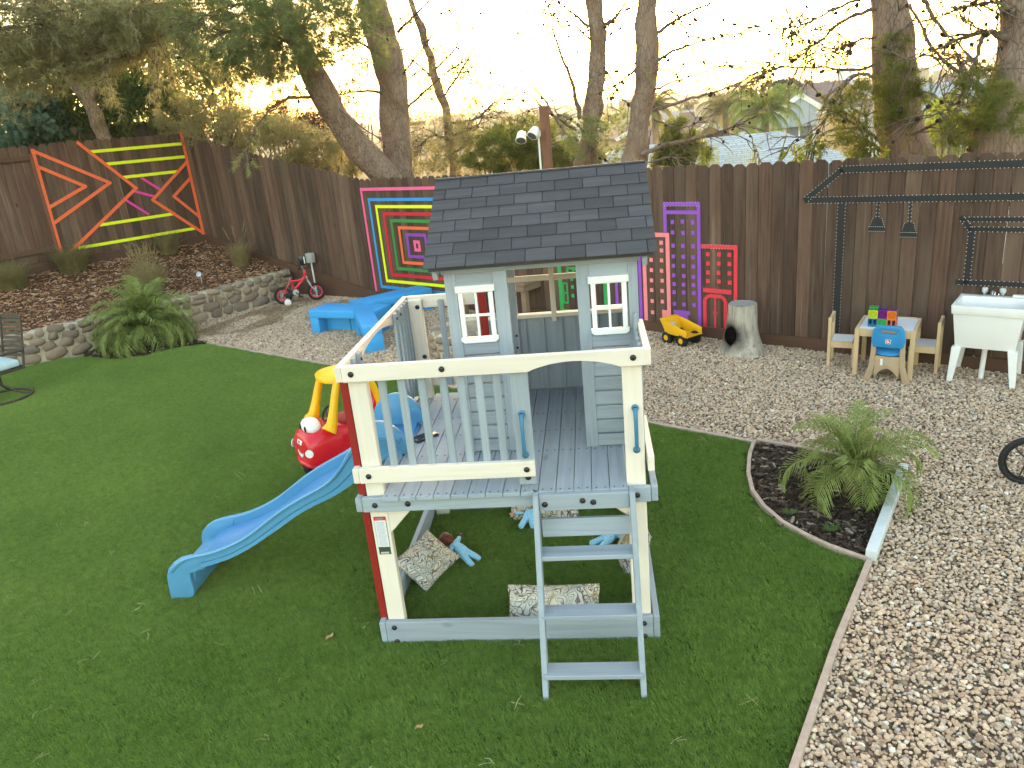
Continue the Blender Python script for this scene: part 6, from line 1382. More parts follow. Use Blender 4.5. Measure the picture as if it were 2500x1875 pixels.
# ================================================================ toy dump truck
MT['truckyel'] = plain('yellow_toy_steel', (.86, .45, .015), .4, .07, 7, 0, .4, grime=.12)
tk = empty('toy_truck', (2.13, 5.12, .004), rad(128), 'yellow toy dump truck parked before the purple tape tower', 'toy truck')
B_ = Matrix.Translation((0, 0, 0))
def tw(x, s):
    w_ = empty('wheel', (x, s*.095, .065)); w_.parent = tk
    MB().lathe([(.035, -.03), (.062, -.03), (.066, -.02), (.066, .02), (.062, .03), (.035, .03)], 18, Matrix.Rotation(PI/2, 4, 'X')).build('tyre', MT['tyre'], w_, smooth=True, ang=40)
    mb = MB()
    for k in range(14): a = 2*PI*k/14; mb.box((.066*math.cos(a), 0, .066*math.sin(a)), (.010, .056, .008), Matrix.Rotation(-a, 3, 'Y'))
    mb.build('tread_lugs', MT['tyre'], w_); MB().lathe([(.034, 0), (.030, .006), (.012, .008), (.0, .009)], 14, Matrix.Translation((0, s*.028, 0)) @ Matrix.Rotation(-s*PI/2, 4, 'X')).build('hub', MT['truckyel'], w_, smooth=True)
for x in (-.115, .115):
    for s in (-1, 1): tw(x, s)
MB().bb((-.16, -.055, .055), (.19, .055, .10)).build('chassis', MT['tyre'], tk, bevel=.006)
mb = MB(); out_ = [(-.20, .115), (.10, .115), (.145, .235), (.02, .215), (-.20, .165)]
o4 = [(-.215, .125), (.115, .118), (.165, .255), (.05, .235), (-.10, .195)]
for s in (-1, 1): mb.prism([(-.20, .118), (.11, .118), (.175, .265), (.05, .245), (-.20, .19)], s*.118-.003, s*.118+.003, 'y')
mb.prism([(-.235, .128), (-.20, .112), (.11, .112), (.11, .119), (-.20, .119)], -.115, .115, 'y'); mb.prism([(.108, .114), (.116, .114), (.215, .27), (.205, .275), (.165, .268)], -.12, .12, 'y')
mb.build('dump_bed', MT['truckyel'], tk, bevel=.003, seg=2)
MB().prism([(.12, .10), (.21, .10), (.21, .16), (.185, .215), (.13, .215)], -.06, .06, 'y').build('cab', plain('grey_white_cab', (.55, .53, .50), .4, .1), tk, bevel=.008, seg=2)

# ================================================================ stumps
MT['stumpside'] = None
def m_stump(name, c, burn=None):
    n = NT(name); v = n.coords((1, 1, .12)); g = n.noise(v, 30, 6, .65, .5); v2 = n.coords((1, 1, 1)); b = n.noise(v2, 5, 4, .6); col = n.ramp(g, [(.3, mul(c, .55)), (.5, c), (.75, mul(c, 1.3))]); col = n.mix(n.ramp(b, [(.5, 0.0), (.7, .45)]), col, mul(c, .55))
    if burn:
        tc = n.n.new('ShaderNodeTexCoord'); dv = n.n.new('ShaderNodeVectorMath'); dv.operation = 'DISTANCE'; n.l.new(tc.outputs['Object'], dv.inputs[0]); dv.inputs[1].default_value = burn
        d2 = n.math('ADD', dv.outputs['Value'], n.math('MULTIPLY', n.math('SUBTRACT', b, .5), .16)); col = n.mix(n.ramp(d2, [(.10, .95), (.22, 0.0)]), col, (.02, .017, .015))
    n.bump(g, .7, .012); return n.out(col, .9, .15)
MT['stump'] = m_stump('grey_weathered_stump', (.44, .39, .33)); MT['stump2'] = m_stump('grey_scorched_stump', (.44, .39, .33), (-.12, -.07, .20)); MT['stumptop'] = m_stump('grey_cut_top', (.33, .31, .29))
def stump(loc, H_, r0, r1, label, hole=None, seed=1, stub=None, barkm='stump'):
    o = empty('tree_stump', loc, 0, label, 'stump'); mb = MB(); n = 40; L2 = 14
    def pt(i, j):
        a = 2*PI*i/n; t = j/L2; r = r1+(r0-r1)*(1-t)**2.2; q = Vector((math.cos(a), math.sin(a), t*1.2)); r *= 1+.13*mnoise.noise(q*1.6+Vector((seed*7, 0, 0)))+.025*mnoise.noise(Vector((math.cos(a)*5, math.sin(a)*5, t+seed)))
        r += .05*(1-t)**3*max(0, mnoise.noise(Vector((math.cos(a)*1.5, math.sin(a)*1.5, seed))))*2
        x, y = r*math.cos(a), r*math.sin(a)
        if hole:
            ha, hz, hs = hole; da = math.atan2(math.sin(a-ha), math.cos(a-ha))*r; dz = t*H_-hz; k = math.exp(-((da/hs[0])**2+(dz/hs[1])**2)**2); x *= 1-.55*k; y *= 1-.55*k
        return Vector((x, y, t*H_-.03*(j == 0)))
    mb.v = [tuple(pt(i, j)) for j in range(L2+1) for i in range(n)]; mb.f = [(j*n+i, j*n+(i+1) % n, (j+1)*n+(i+1) % n, (j+1)*n+i) for j in range(L2) for i in range(n)]
    mb.build('trunk', MT[barkm], o, smooth=True, ang=60)
    mb = MB(); mb.v = [tuple(pt(i, L2)*(1) - Vector((0, 0, 0))) for i in range(n)]+[tuple(Vector((pt(i, L2).x*.55, pt(i, L2).y*.55, H_-.008+.006*mnoise.noise(Vector((i*.9, seed, 0)))))) for i in range(n)]+[(0, 0, H_-.012)]
    mb.f = [(i, (i+1) % n, n+(i+1) % n, n+i) for i in range(n)]+[(n+i, n+(i+1) % n, 2*n) for i in range(n)]; mb.build('cut_top', MT['stumptop'], o, smooth=True, ang=60)
    if hole:
        ha, hz, hs = hole; r = r1+(r0-r1)*(1-hz/H_)**2.2; c = Vector((math.cos(ha)*r*.80, math.sin(ha)*r*.80, hz)); MB().ball(c, (.055, .085, .10), 14, 10, Matrix.Rotation(ha, 3, 'Z')).build('hollow', plain('charred_hollow', (.006, .005, .005), 1.0, .2, 8, 0, .0), o, smooth=True)
    if stub: MB().tube(stub, [.05, .045, .04], 10).build('limb_stub', MT[barkm], o, smooth=True, ang=50)
    return o
stump((2.715, 4.70, -.01), .53, .235, .142, 'grey hollow tree stump standing on gravel by the red tape door', (rad(-150), .20, (.08, .09)), 3, None, 'stump2')
stump((.46, 7.00, -.01), .44, .16, .15, 'grey tree stump by the fence seen through the playhouse window', None, 6, [(-.10, -.03, .06), (-.17, -.05, .13), (-.22, -.06, .19)])
# ================================================================ weathered wooden table behind the playhouse
MT['oldwood'] = wood('weathered_table_wood', (.25, .17, .115), 'x', .7, 1.2, 26, .8)
wt = empty('wooden_table', (.14, 6.50, 0), rad(-34.7), 'weathered brown wooden table against the fence behind the playhouse', 'table')
for k in range(5): MB().bb((-1.0, -.06+k*.128, .515), (.24, .062+k*.128, .55)).build('top_plank', MT['oldwood'], wt, bevel=.003)
MB().bb((-.98, -.045, .43), (.22, -.02, .514)).build('apron', MT['oldwood'], wt); MB().bb((.195, -.02, .43), (.22, .56, .514)).build('apron', MT['oldwood'], wt)
for x in (-.97, .14):
    for y in (-.02, .50): MB().bb((x, y, -.02), (x+.075, y+.075, .43)).build('leg', MT['oldwood'], wt, bevel=.004)

# ================================================================ children's table, chairs, magnetic tiles, blue chair
MT['pine'] = wood('pale_pine', (.66, .47, .28), 'x', .9, 1.06, 18, .55, True, .06, .1); MT['pinez'] = wood('pale_pine_upright', (.66, .47, .28), 'z', .9, 1.06, 18, .55, True, .06, .1); MT['whiteboard'] = plain('white_laminate', (.78, .78, .82), .35, .03, 5, 0, .4)
tb = empty('play_table', (3.88, 3.855, 0), rad(-27), 'small pine children table with white top by the fence', 'table')
TW, TD, TH = .50, .50, .455
for sx in (0, 1):
    for sy in (0, 1): MB().bb((-TW/2+sx*(TW-.04), -TD/2+sy*(TD-.04), -.01), (-TW/2+sx*(TW-.04)+.04, -TD/2+sy*(TD-.04)+.04, TH)).build('leg', MT['pinez'], tb, bevel=.003)
for sy in (-1, 1): MB().bb((-TW/2+.0405, sy*(TD/2-.012)-.012+.0, TH-.065), (TW/2-.0405, sy*(TD/2-.012)+.012, TH+.004)).build('apron', MT['pine'], tb, bevel=.003)
for sx in (-1, 1): MB().bb((sx*(TW/2-.012)-.012, -TD/2+.0405, TH-.065), (sx*(TW/2-.012)+.012, TD/2-.0405, TH+.004)).build('apron', MT['pine'], tb, bevel=.003)
MB().bb((-TW/2+.026, -TD/2+.026, TH-.012), (TW/2-.026, TD/2-.026, TH-.004)).build('table_top', MT['whiteboard'], tb)
def pine_chair(loc, rz, label, lean=0.0):
    o = empty('child_chair', loc, rz, label, 'chair', 'pine children chairs'); o.rotation_euler = (lean, 0, rz); w_, d = .27, .25
    for sx in (-1, 1):
        MB().bb((sx*(w_/2-.014)-.014, d/2-.03, 0), (sx*(w_/2-.014)+.014, d/2, .50)).build('leg', MT['pinez'], o, bevel=.003); MB().bb((sx*(w_/2-.014)-.014, -d/2, 0), (sx*(w_/2-.014)+.014, -d/2+.03, .26)).build('leg', MT['pinez'], o, bevel=.003)
        MB().bb((sx*(w_/2-.010)-.009, -d/2+.031, .21), (sx*(w_/2-.010)+.009, d/2-.031, .27)).build('side_rail', MT['pinez'], o)
    MB().bb((-w_/2+.029, d/2-.026, .425), (w_/2-.029, d/2-.004, .498)).build('back_rail', MT['pine'], o, bevel=.003); MB().bb((-w_/2+.029, -d/2+.004, .205), (w_/2-.029, -d/2+.026, .262)).build('front_rail', MT['pine'], o)
    MB().bb((-w_/2+.02, -d/2+.03, .262), (w_/2-.02, d/2-.03, .270)).build('seat', MT['whiteboard'], o); return o
pine_chair((3.56, 4.10, -.005), rad(66), 'pine child chair on the stump side of the play table')
pine_chair((4.20, 3.80, -.005), rad(-118), 'pine child chair between the play table and the sink', 0)
def glass_mat(name, c):
    n = NT(name); n.b.inputs['Transmission Weight'].default_value = .35; return n.out(c, .18, .5)
TILE = {k: (glass_mat(k+'_tile_panel', c), plain(k+'_tile_frame', mul(c, .9), .3, .03, 5, 0, .5)) for k, c in dict(green=(.02, .42, .12), teal=(.02, .20, .36), lime=(.55, .66, .03), purple=(.20, .01, .20), orange=(.92, .20, .02), blue=(.03, .14, .34), violet=(.10, .03, .24), red=(.6, .06, .08)).items()}
mt_ = empty('magnetic_tiles', (3.80, 3.79, TH-.003), rad(-27), 'cubes of coloured translucent magnetic tiles on the play table', 'toy')
def tile(c, u, v, s, col, win=False):
    t_ = empty('tile', c); t_.parent = mt_; u, v = Vector(u), Vector(v); n_ = u.cross(v); m = Matrix((u, v, n_)).transposed().to_4x4(); t_.matrix_local = Matrix.Translation(c) @ m; h = s/2
    f = MB()
    for a, b in (((-h, -h), (h, -h+.007)), ((-h, h-.007), (h, h)), ((-h, -h+.007), (-h+.007, h-.007)), ((h-.007, -h+.007), (h, h-.007))): f.bb((a[0], a[1], -.003), (b[0], b[1], .003))
    if win: f.bb((-.006, -h+.007, -.0025), (.006, h-.007, .0025)); f.bb((-h+.007, -.03, -.0025), (h-.007, -.018, .0025))
    f.build('tile_frame', TILE[col][1], t_)
    if not win:
        f = MB(); f.bar((-h+.007, -h+.007, 0), (h-.007, h-.007, 0), .003, .004); f.bar((-h+.007, h-.007, 0), (h-.007, -h+.007, 0), .003, .004); f.build('tile_ribs', TILE[col][1], t_)
        MB().bb((-h+.007, -h+.007, -.0012), (h-.007, h-.007, .0012)).build('tile_panel', TILE[col][0], t_)
s = .078; X_, Y_, Z_ = (1, 0, 0), (0, 1, 0), (0, 0, 1)
cols = [['teal', 'green', 'orange'], ['lime', 'purple', 'orange']]
for j in range(2):
    for i in range(3):
        x = (i-1)*s; z = s/2+j*s+.001*j; tile((x, -s/2, z), X_, Z_, s-.001, cols[j][i], win=(j == 0 and i in (0, 2)))
        tile((x, s/2, z), X_, Z_, s-.001, ['blue', 'teal', 'violet'][(i+j) % 3])
        if j == 1: tile((x, 0, z+s/2), X_, Y_, s-.009, ['green', 'violet', 'violet'][i], win=(i == 0))
for j in range(2):
    tile((-1.5*s, 0, s/2+j*s), Y_, Z_, s-.009, 'blue'); tile((1.5*s, 0, s/2+j*s), Y_, Z_, s-.009, ['red', 'blue'][j])
tile((-s, 0, 2*s+.022), X_, Y_, s-.004, 'green', True)
# blue and tan moulded chair
MT['tan'] = plain('tan_moulded_plastic', (.44, .32, .21), .5, .08, 6, .1, .3); MT['chblue'] = plain('blue_moulded_seat', (.015, .24, .52), .4, .05, 6, 0, .4)
bc = empty('moulded_chair', (3.80, 3.585, -.005), rad(150), 'blue and tan moulded toddler chair seen from behind at the play table', 'chair')
# local: front = -y (towards table), back = +y
for sx in (-1, 1):
    MB().prism([(.135, .0), (.205, .0), (.185, .04), (.150, .16), (.140, .30), (.138, .50), (.105, .50), (.098, .30), (.10, .16)], .045, .045+.035, 'y').build('back_leg', MT['tan'], bc, bevel=.010, seg=3) if sx > 0 else MB().prism([(-.135, .0), (-.205, .0), (-.185, .04), (-.150, .16), (-.140, .30), (-.138, .50), (-.105, .50), (-.098, .30), (-.10, .16)], .045, .045+.035, 'y').build('back_leg', MT['tan'], bc, bevel=.010, seg=3)
    MB().prism([(.02, .235), (-.10, .235), (-.15, .10), (-.20, .0), (-.10, .0), (-.06, .07), (.0, .11), (.05, .11)], sx*.105-.015, sx*.105+.015, 'x').build('front_leg', MT['tan'], bc, bevel=.008, seg=2)
N_ = 12; P_ = [(-.105, .25), (-.105, .10)]+[(-.10+.2*i/N_, .05+.085*math.sin(PI*i/N_)) for i in range(N_+1)]+[(.105, .10), (.105, .25)]
MB().prism(P_, .05, .072, 'y').build('back_panel', MT['tan'], bc, bevel=.004, seg=2)
MB().ball((0, -.045, .265), (.135, .135, .030), 20, 8).build('seat', MT['chblue'], bc, smooth=True)
mb = MB(); O_ = [(-.125, .335), (.125, .335), (.14, .40), (.13, .49), (.095, .535), (-.095, .535), (-.13, .49), (-.14, .40)]; I_ = [(-.06, .462), (.06, .462), (.07, .475), (.06, .49), (.04, .492), (-.04, .492), (-.06, .49), (-.07, .475)]
vs_ = [(x, y, z) for y in (.055, .082) for x, z in O_]+[(x, y, z) for y in (.055, .082) for x, z in I_]
fs = [(i, (i+1) % 8, 8+(i+1) % 8, 8+i) for i in range(8)]+[(16+i, 24+i, 24+(i+1) % 8, 16+(i+1) % 8) for i in range(8)]+[(i, 16+i, 16+(i+1) % 8, (i+1) % 8) for i in range(8)]+[(8+i, 8+(i+1) % 8, 24+(i+1) % 8, 24+i) for i in range(8)]
mb.add(vs_, fs).build('backrest', MT['chblue'], bc, bevel=.004, seg=2)
MB().bb((-.022, .0822, .372), (.022, .0835, .412)).build('badge_border', MT['carwhite'], bc, bevel=.0008); MB().bb((-.018, .0837, .376), (.018, .0845, .408)).build('badge', plain('crimson_print', (.52, .02, .08), .4), bc)
MB().bar((-.014, .0852, .383), (.006, .0852, .403), .006, .001, (0, 1, 0)).bar((.0, .0852, .383), (.012, .0852, .400), .006, .001, (0, 1, 0)).bar((-.012, .0852, .388), (.013, .0852, .388), .005, .001, (0, 1, 0)).build('badge_mark', MT['carwhite'], bc)
MB().bb((.035, .0722, .165), (.055, .0732, .225)).build('care_label', MT['whitepl'], bc)

# ================================================================ white utility sink
MT['sink'] = plain('white_sink_plastic', (.80, .80, .79), .45, .04, 7, .05, .35, grime=.12); MT['chrome'] = plain('chrome', (.7, .7, .7), .12, .02, 5, 0, .5, 1.0); MT['acrylic'] = glass_mat('clear_acrylic', (.8, .85, .85))
sk = empty('utility_sink', (4.60, 3.515, -.01), math.atan2(UR.y, UR.x)+rad(2), 'white plastic utility sink on four legs against the fence', 'sink')
SW, SD_, Z0, Z1 = .54, .44, .325, .705
def tub():
    mb = MB(); n = 4
    rings = [(SW/2-.045, SD_/2-.04, Z0), (SW/2-.012, SD_/2-.012, Z1-.075), (SW/2-.012, SD_/2-.012, Z1-.074), (SW/2, SD_/2, Z1-.074), (SW/2+.006, SD_/2+.006, Z1), (SW/2-.020, SD_/2-.020, Z1), (SW/2-.028, SD_/2-.028, Z1-.10), (SW/2-.06, SD_/2-.055, Z0+.03)]
    for i, (a, b, z) in enumerate(rings):
        yb = b if not 5 <= i else b-.05
        for x, y in ((-a, -b), (a, -b), (a, yb), (-a, yb)): mb.v.append((x, y, z))
    mb.f = [(j*4+i, j*4+(i+1) % 4, (j+1)*4+(i+1) % 4, (j+1)*4+i) for j in range(len(rings)-1) for i in range(4)]+[(3, 2, 1, 0), tuple((len(rings)-1)*4+i for i in range(4))]
    return mb
tub().build('basin', MT['sink'], sk, bevel=.007, seg=2)
for sx in (-1, 1):
    for sy in (-1, 1):
        x0_, y0_ = sx*(SW/2-.06), sy*(SD_/2-.055); mb = MB()
        for (cx_, cy_, w_, z) in ((x0_, y0_, .075, Z0+.002), (x0_+sx*.03, y0_+sy*.03, .042, 0)):
            for dx, dy in ((-1, -1), (1, -1), (1, 1), (-1, 1)): mb.v.append((cx_+dx*w_/2, cy_+dy*w_/2, z))
        mb.f = [(0, 1, 2, 3), (7, 6, 5, 4)]+[(i, (i+1) % 4, 4+(i+1) % 4, 4+i) for i in range(4)]; mb.build('leg', MT['sink'], sk, bevel=.004)
MB().tube([(-.01, -.02, Z0+.02), (-.02, -.04, .0)], .022, 10).build('drain_pipe', MT['sink'], sk, smooth=True)
fx = -.02
MB().box((fx, SD_/2-.025, Z1+.008), (.17, .045, .018)).tube([(fx, SD_/2-.025, Z1+.01), (fx, SD_/2-.03, Z1+.05), (fx, SD_/2-.09, Z1+.055), (fx, SD_/2-.12, Z1+.03)], [.018, .017, .014, .012], 10).build('faucet', MT['chrome'], sk, smooth=True, ang=40)
for s in (-1, 1): MB().lathe([(.012, .0), (.014, .012), (.024, .018), (.026, .045), (.020, .058), (.0, .06)], 10, Matrix.Translation((fx+s*.068, SD_/2-.025, Z1+.017))).build('faucet_knob', MT['acrylic'], sk, smooth=True)
MB().tube([(-.12, .17, .15), (-.10, .20, .12), (-.10, .20, .05)], .008, 6).build('supply_valve', MT['chrome'], sk)
MB().box((.17, SD_/2-.028, Z1+.012), (.09, .04, .02)).box((.23, SD_/2-.028, Z1+.009), (.03, .03, .014)).build('soap_dish', MT['sink'], sk, bevel=.004)

# ================================================================ patio swivel chair at the left edge
MT['bronze'] = plain('dark_bronze_metal', (.055, .043, .033), .45, .15, 12, .1, .4); MT['cushion'] = plain('pale_aqua_cushion', (.50, .66, .70), .85, .10, 16, .3, .2)
pc = empty('patio_chair', (-5.72, 4.52, 0), rad(62), 'dark bronze slatted swivel patio chair with pale blue cushion at the picture edge', 'chair')
# local: +x points out of the back, seat towards -x
ring(.30, .015, 30, 6, Matrix.Translation((0, 0, .03)) @ Matrix.Rotation(PI/2, 4, 'X')).build('base_ring', MT['bronze'], pc, smooth=True)
mb = MB()
for k in range(4): a = PI/4+k*PI/2; mb.tube([(.30*math.cos(a), .30*math.sin(a), .035), (.15*math.cos(a), .15*math.sin(a), .09), (0, 0, .20)], .012, 6)
mb.tube([(0, 0, .18), (0, 0, .34)], .035, 10).build('pedestal', MT['bronze'], pc, smooth=True)
MB().box((-.02, 0, .36), (.50, .50, .03)).build('seat_frame', MT['bronze'], pc, bevel=.006)
MB().box((-.04, 0, .42), (.47, .46, .085)).build('cushion', MT['cushion'], pc, bevel=.03, seg=3)
def bowx(y): return .22+.05-.055*(1-(y/.25)**2)*-1*-.9
for s in (-1, 1): MB().tube([(.20, s*.25, .35), (.25, s*.25, .55), (.33, s*.245, .92)], .014, 8).build('back_stile', MT['bronze'], pc, smooth=True)
for k in range(10):
    z = .46+k*.05; x = .21+(z-.35)*.21; mb = MB(); h = .034 if k < 9 else .05
    for i in range(9): y = -.24+.48*i/8; b = .06*(1-(y/.24)**2); mb.v += [(x+b, y, z-h/2), (x+b+.012, y, z-h/2), (x+b+.012+.006, y, z+h/2), (x+b+.006, y, z+h/2)]
    mb.f = [(i*4+k2, (i+1)*4+k2, (i+1)*4+(k2+1) % 4, i*4+(k2+1) % 4) for i in range(8) for k2 in range(4)]+[(0, 1, 2, 3), (35, 34, 33, 32)]
    mb.build('slat', MT['bronze'], pc)
for s in (-1, 1): MB().tube([(.24, s*.26, .56), (.05, s*.30, .58), (-.18, s*.30, .57), (-.22, s*.28, .38)], .016, 8).build('armrest', MT['bronze'], pc, smooth=True)

# ================================================================ small bike whose wheel shows at the right edge
hb = empty('balance_bike', (3.764, 1.535, .0), rad(-12), 'black-tyred balance bike with only its wheel in view at the picture edge', 'bicycle')
for x in (.17, .72):
    w_ = empty('wheel', (x, 0, .17)); w_.parent = hb; ring(.152, .018, 30, 8).build('tyre', MT['tyre'], w_, smooth=True); ring(.128, .008, 30, 6).build('rim', MT['tyre'], w_, smooth=True)
    mb = MB(); mb.tube([(0, -.025, 0), (0, .025, 0)], .014, 8)
    for k in range(3): a = k*2*PI/3+.2; mb.tube([(0, 0, 0), (.13*math.cos(a), 0, .13*math.sin(a))], .006, 5)
    mb.build('spokes', MT['bronze'], w_, smooth=True)
MB().tube([(.17, .03, .17), (.24, .02, .36), (.26, 0, .46)], .012, 8).tube([(.17, -.03, .17), (.24, -.02, .36), (.26, 0, .46)], .012, 8).tube([(.25, 0, .40), (.45, 0, .27), (.72, .03, .17)], .015, 8).tube([(.60, 0, .22), (.56, 0, .36)], .012, 8).build('frame', MT['whitepl'], hb, smooth=True)
MB().tube([(.29, -.16, .50), (.26, 0, .47), (.29, .16, .50)], .010, 8).build('handlebar', MT['tyre'], hb, smooth=True); MB().ball((.56, 0, .375), (.09, .05, .02), 12, 6).build('saddle', MT['tyre'], hb, smooth=True)

# ================================================================ pillows and dolls under the deck
def m_paisley():
    n = NT('paisley_print'); v = n.coords((1, 1, 1)); d = n.noise(v, 6, 2, .5); vv = n.n.new('ShaderNodeVectorMath'); vv.operation = 'ADD'; n.l.new(v, vv.inputs[0]); sc_ = n.n.new('ShaderNodeVectorMath'); sc_.operation = 'SCALE'
    cb = n.n.new('ShaderNodeCombineXYZ'); n.l.new(d, cb.inputs[0]); n.l.new(n.noise(v, 5, 2, .5, .6), cb.inputs[1]); n.l.new(d, cb.inputs[2]); n.l.new(cb.outputs[0], sc_.inputs[0]); sc_.inputs['Scale'].default_value = .34; n.l.new(sc_.outputs[0], vv.inputs[1]); w2 = vv.outputs[0]
    f1 = n.voro(w2, 12.5); rings_ = n.math('SINE', n.math('MULTIPLY', f1, 34.0)); line = n.ramp(rings_, [(.62, 0.0), (.80, .85)])
    big = n.voro(w2, 12.5, 'DISTANCE_TO_EDGE'); edge = n.ramp(big, [(.015, .8), (.045, 0.0)]); dots = n.ramp(n.voro(w2, 42), [(.16, .6), (.24, 0.0)])
    r = n.voro(w2, 9.5, 'F1', 'Color'); base = n.mix(n.ramp(r, [(.45, 0.0), (.55, 1.0)]), (.66, .60, .50), (.54, .53, .47)); base = n.mix(n.ramp(n.noise(v, 7, 3), [(.60, 0.0), (.66, .6)]), base, (.36, .27, .10))
    col = n.mix(line, base, (.10, .07, .06)); col = n.mix(edge, col, (.07, .05, .045)); col = n.mix(dots, col, (.20, .16, .13)); n.bump(n.noise(v, 180, 2), .2, .003); return n.out(col, .92, .1)
MT['paisley'] = m_paisley()
def pillow(loc, rot, label, w_=.42, h=.42, t=.13):
    mb = MB(); N_ = 18
    def surf(s):
        def fn(a, b):
            u, v = a*2-1, b*2-1; e = (1-u*u)*(1-v*v); pinch = 1-.07*(1-abs(u))*v*v*1.0-.07*(1-abs(v))*u*u; pu = u*w_/2*(1-.06*(1-v*v)*u*u); pv_ = v*h/2*(1-.06*(1-u*u)*v*v)
            return Vector((pu, pv_, s*(t/2)*max(0, e)**.42+.008*mnoise.noise(Vector((u*2.3, v*2.3, s+loc[0]*5)))*e))
        return fn
    mb.grid(surf(1), N_, N_); mb.grid(surf(-1), N_, N_)
    me = mb.mesh('fabric', MT['paisley'], smooth=True, ang=70); o = empty('pillow', loc, 0, label, 'pillow', 'paisley pillows under the playhouse'); o.rotation_euler = rot; link('fabric', me, None, o)
    P_ = [Vector((u*w_/2*.99, v*h/2*.99, 0)) for u, v in [(-1+2*i/12, -1) for i in range(12)]+[(1, -1+2*i/12) for i in range(12)]+[(1-2*i/12, 1) for i in range(12)]+[(-1, 1-2*i/12) for i in range(12)]]
    P_ = [p*(1-.055*(1-max(0, (abs(p.x)/(w_/2)*abs(p.y)/(h/2)-.4)/.6))) for p in P_]; MB().tube(P_, .006, 5, closed=True).build('piping', MT['paisley'], o, smooth=True); return o
pillow((.105, .615, .125), (rad(8), rad(32), rad(-24)), 'paisley pillow leaning on the base board beside the brown doll', .26, .34, .11)
pillow((.885, .185, .085), (rad(50), rad(3), rad(3)), 'paisley pillow lying inside the front base board behind the ladder', .50, .22, .10)
pillow((.775, 1.345, .10), (rad(52), 0, rad(-1)), 'paisley pillow at the back behind the pink-handed doll', .47, .30, .12)
pillow((1.335, .74, .10), (0, rad(-62), rad(8)), 'paisley pillow standing against the far side board', .34, .34, .11)
MT['sleepsuit'] = None
def m_suit():
    n = NT('spotted_blue_sleepsuit'); v = n.coords((1, 1, 1)); k = n.voro(v, 62); return n.out(n.mix(n.ramp(k, [(.22, .8), (.34, 0.0)]), (.30, .60, .80), (.10, .32, .62)), .85, .15)
MT['sleepsuit'] = m_suit()
def doll(loc, rz, skin, label, seed, arms=(1.1, 1.9), legs=.22):
    o = empty('doll', loc, rz, label, 'doll', 'baby dolls under the playhouse'); sk_ = plain('doll_skin_%d' % seed, skin, .5, .05, 8, 0, .35)
    o.scale = (.88, .88, .88)      # lies on its back along +x (head)
    V = [(0, 0, .038), (.055, 0, .04), (.10, 0, .038), (-.02, .026, .034), (-.075, .040, .032), (-.125, .050, .030), (-.02, -.026, .034), (-.075, -.034, .034), (-.125, -.042, .030)]
    E_ = [(0, 1), (1, 2), (0, 3), (3, 4), (4, 5), (0, 6), (6, 7), (7, 8)]; R_ = [.034, .040, .026, .026, .024, .022, .026, .024, .022]; hands = []
    for s, a in ((1, arms[0]), (-1, arms[1])):
        n0 = len(V); d = Vector((-math.cos(a), s*math.sin(a), 0)); b = Vector((.088, s*.030, .040)); V += [tuple(b+d*.018), tuple(b+d*.055-Vector((0, 0, .004))), tuple(b+d*.085-Vector((0, 0, .008)))]; E_ += [(2, n0), (n0, n0+1), (n0+1, n0+2)]; R_ += [.021, .018, .016]; hands.append((b+d*.092-Vector((0, 0, .01)), d))
    me = bpy.data.meshes.new('sleepsuit'); me.from_pydata(V, E_, []); me.materials.append(MT['sleepsuit']); b_ = link('sleepsuit', me, None, o)
    md = b_.modifiers.new('skin', 'SKIN'); md.use_smooth_shade = True
    for i, sv in enumerate(me.skin_vertices[0].data): sv.radius = (R_[i], R_[i]); sv.use_root = (i == 0)
    b_.modifiers.new('sub', 'SUBSURF').render_levels = 2
    hm = MB(); hm.ball((.162, 0, .048), (.052, .046, .046), 18, 12); hm.ball((.146, 0, .092), (.008, .007, .007), 8, 6)
    for s in (-1, 1): hm.ball((.150, s*.046, .045), (.012, .006, .014), 8, 6); hm.ball((.140, s*.020, .078), (.014, .014, .010), 8, 6)
    hm.ball((.125, 0, .085), (.006, .014, .006), 8, 6); hm.tube([(.10, 0, .042), (.13, 0, .045)], .020, 10); hm.build('head', sk_, o, smooth=True, ang=70)
    for s in (-1, 1): MB().ball((.158, s*.018, .091), (.005, .005, .003), 8, 6).build('eye', MT['blackgloss'], o, smooth=True)
    for p, d in hands:
        q = Vector((-d.y, d.x, 0)); m2 = MB(); m2.ball(p+d*.008, (.014, .012, .009), 10, 6)
        for k in range(4): c = p+d*.016+q*(k-1.5)*.006; L2 = (.017, .021, .020, .015)[k]; m2.tube([c, c+d*L2*.55+q*(k-1.5)*.0015+Vector((0, 0, .003)), c+d*L2+q*(k-1.5)*.002], [.0038, .0034, .0026], 5)
        c = p+q*.011; m2.tube([c, c+q*.008+d*.006, c+q*.010+d*.014], [.004, .0036, .0028], 5); m2.build('hand', sk_, o, smooth=True, ang=70)
    return o
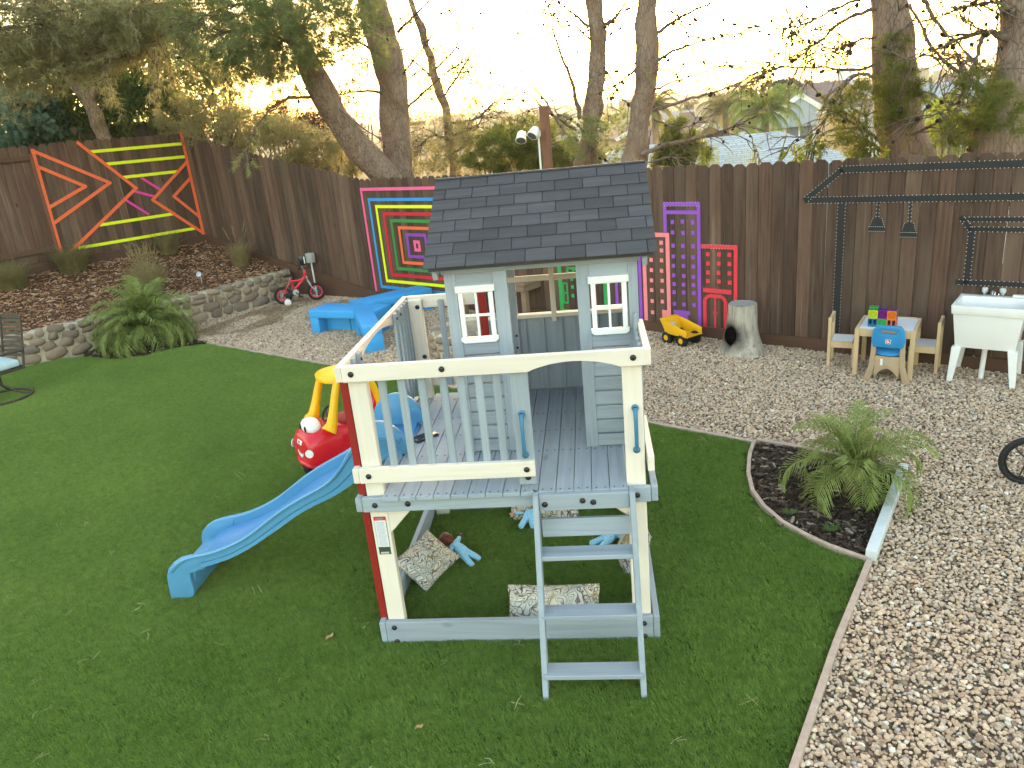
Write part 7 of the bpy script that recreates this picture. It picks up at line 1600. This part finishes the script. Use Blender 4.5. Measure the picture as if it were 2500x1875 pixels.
doll((.285, .795, .03), math.atan2(.055, -.11), (.145, .042, .025), 'brown-skinned doll in blue sleepsuit resting its head on the pillow', 1).rotation_euler[1] = -.42
doll((.675, 1.20, .02), rad(88), (.72, .30, .22), 'pink-skinned doll in pale blue sleepsuit behind the ladder', 2, (1.5, 1.5))
doll((1.185, .91, .02), rad(48), (.72, .30, .22), 'doll in blue sleepsuit mostly hidden behind the ladder treads', 3, (1.3, 1.3))
# a few fallen leaves and stones that catch the eye
lf = plain('dry_leaf', (.45, .28, .14), .8, .2)
for x, y, z, a, s, lab in ((3.30, .12, .022, .3, .10, 'curled tan leaf on the gravel near the foreground'), (3.05, -.30, .02, 1.3, .045, 'dark dry leaf on the foreground gravel'), (1.95, 4.55, .02, .5, .05, 'reddish dry leaf on the gravel before the toy truck'), (-.33, .03, .03, 1.0, .03, 'pale dry leaf on the lawn below the slide'), (.30, -.62, .03, .4, .022, 'tiny pale petal on the front lawn')):
    o = MB().add([(-s, 0, 0), (-s*.3, s*.3, .012), (s*.5, s*.22, .006), (s, 0, .012), (s*.4, -s*.28, .0), (-s*.4, -s*.24, .006), (0, 0, -.002)], [(0, 6, 1), (1, 6, 2), (2, 6, 3), (3, 6, 4), (4, 6, 5), (5, 6, 0)]).build('fallen_leaf', lf, recalc=False); o.location = (x, y, z); o.rotation_euler = (0, 0, a); tag(o, lab, 'leaf')
# ================================================================ air over the valley
hz = NT('valley_haze'); hz.n.remove(hz.b); pv_ = hz.n.new('ShaderNodeVolumePrincipled'); pv_.inputs['Color'].default_value = (.92, .94, .97, 1); pv_.inputs['Density'].default_value = .0005; pv_.inputs['Anisotropy'].default_value = .3
hz.l.new(pv_.outputs[0], hz.n['Material Output'].inputs['Volume'])
zmax = max(v.co.z for v in bpy.data.objects['ground'].data.vertices)
o = MB().bb((-3200, -500, min(v.co.z for v in bpy.data.objects['ground'].data.vertices)-1), (3200, 4400, max(zmax+12, 16))).build('haze', hz.m); tag(o, 'thin evening haze over the valley', 'haze', None, 'stuff')
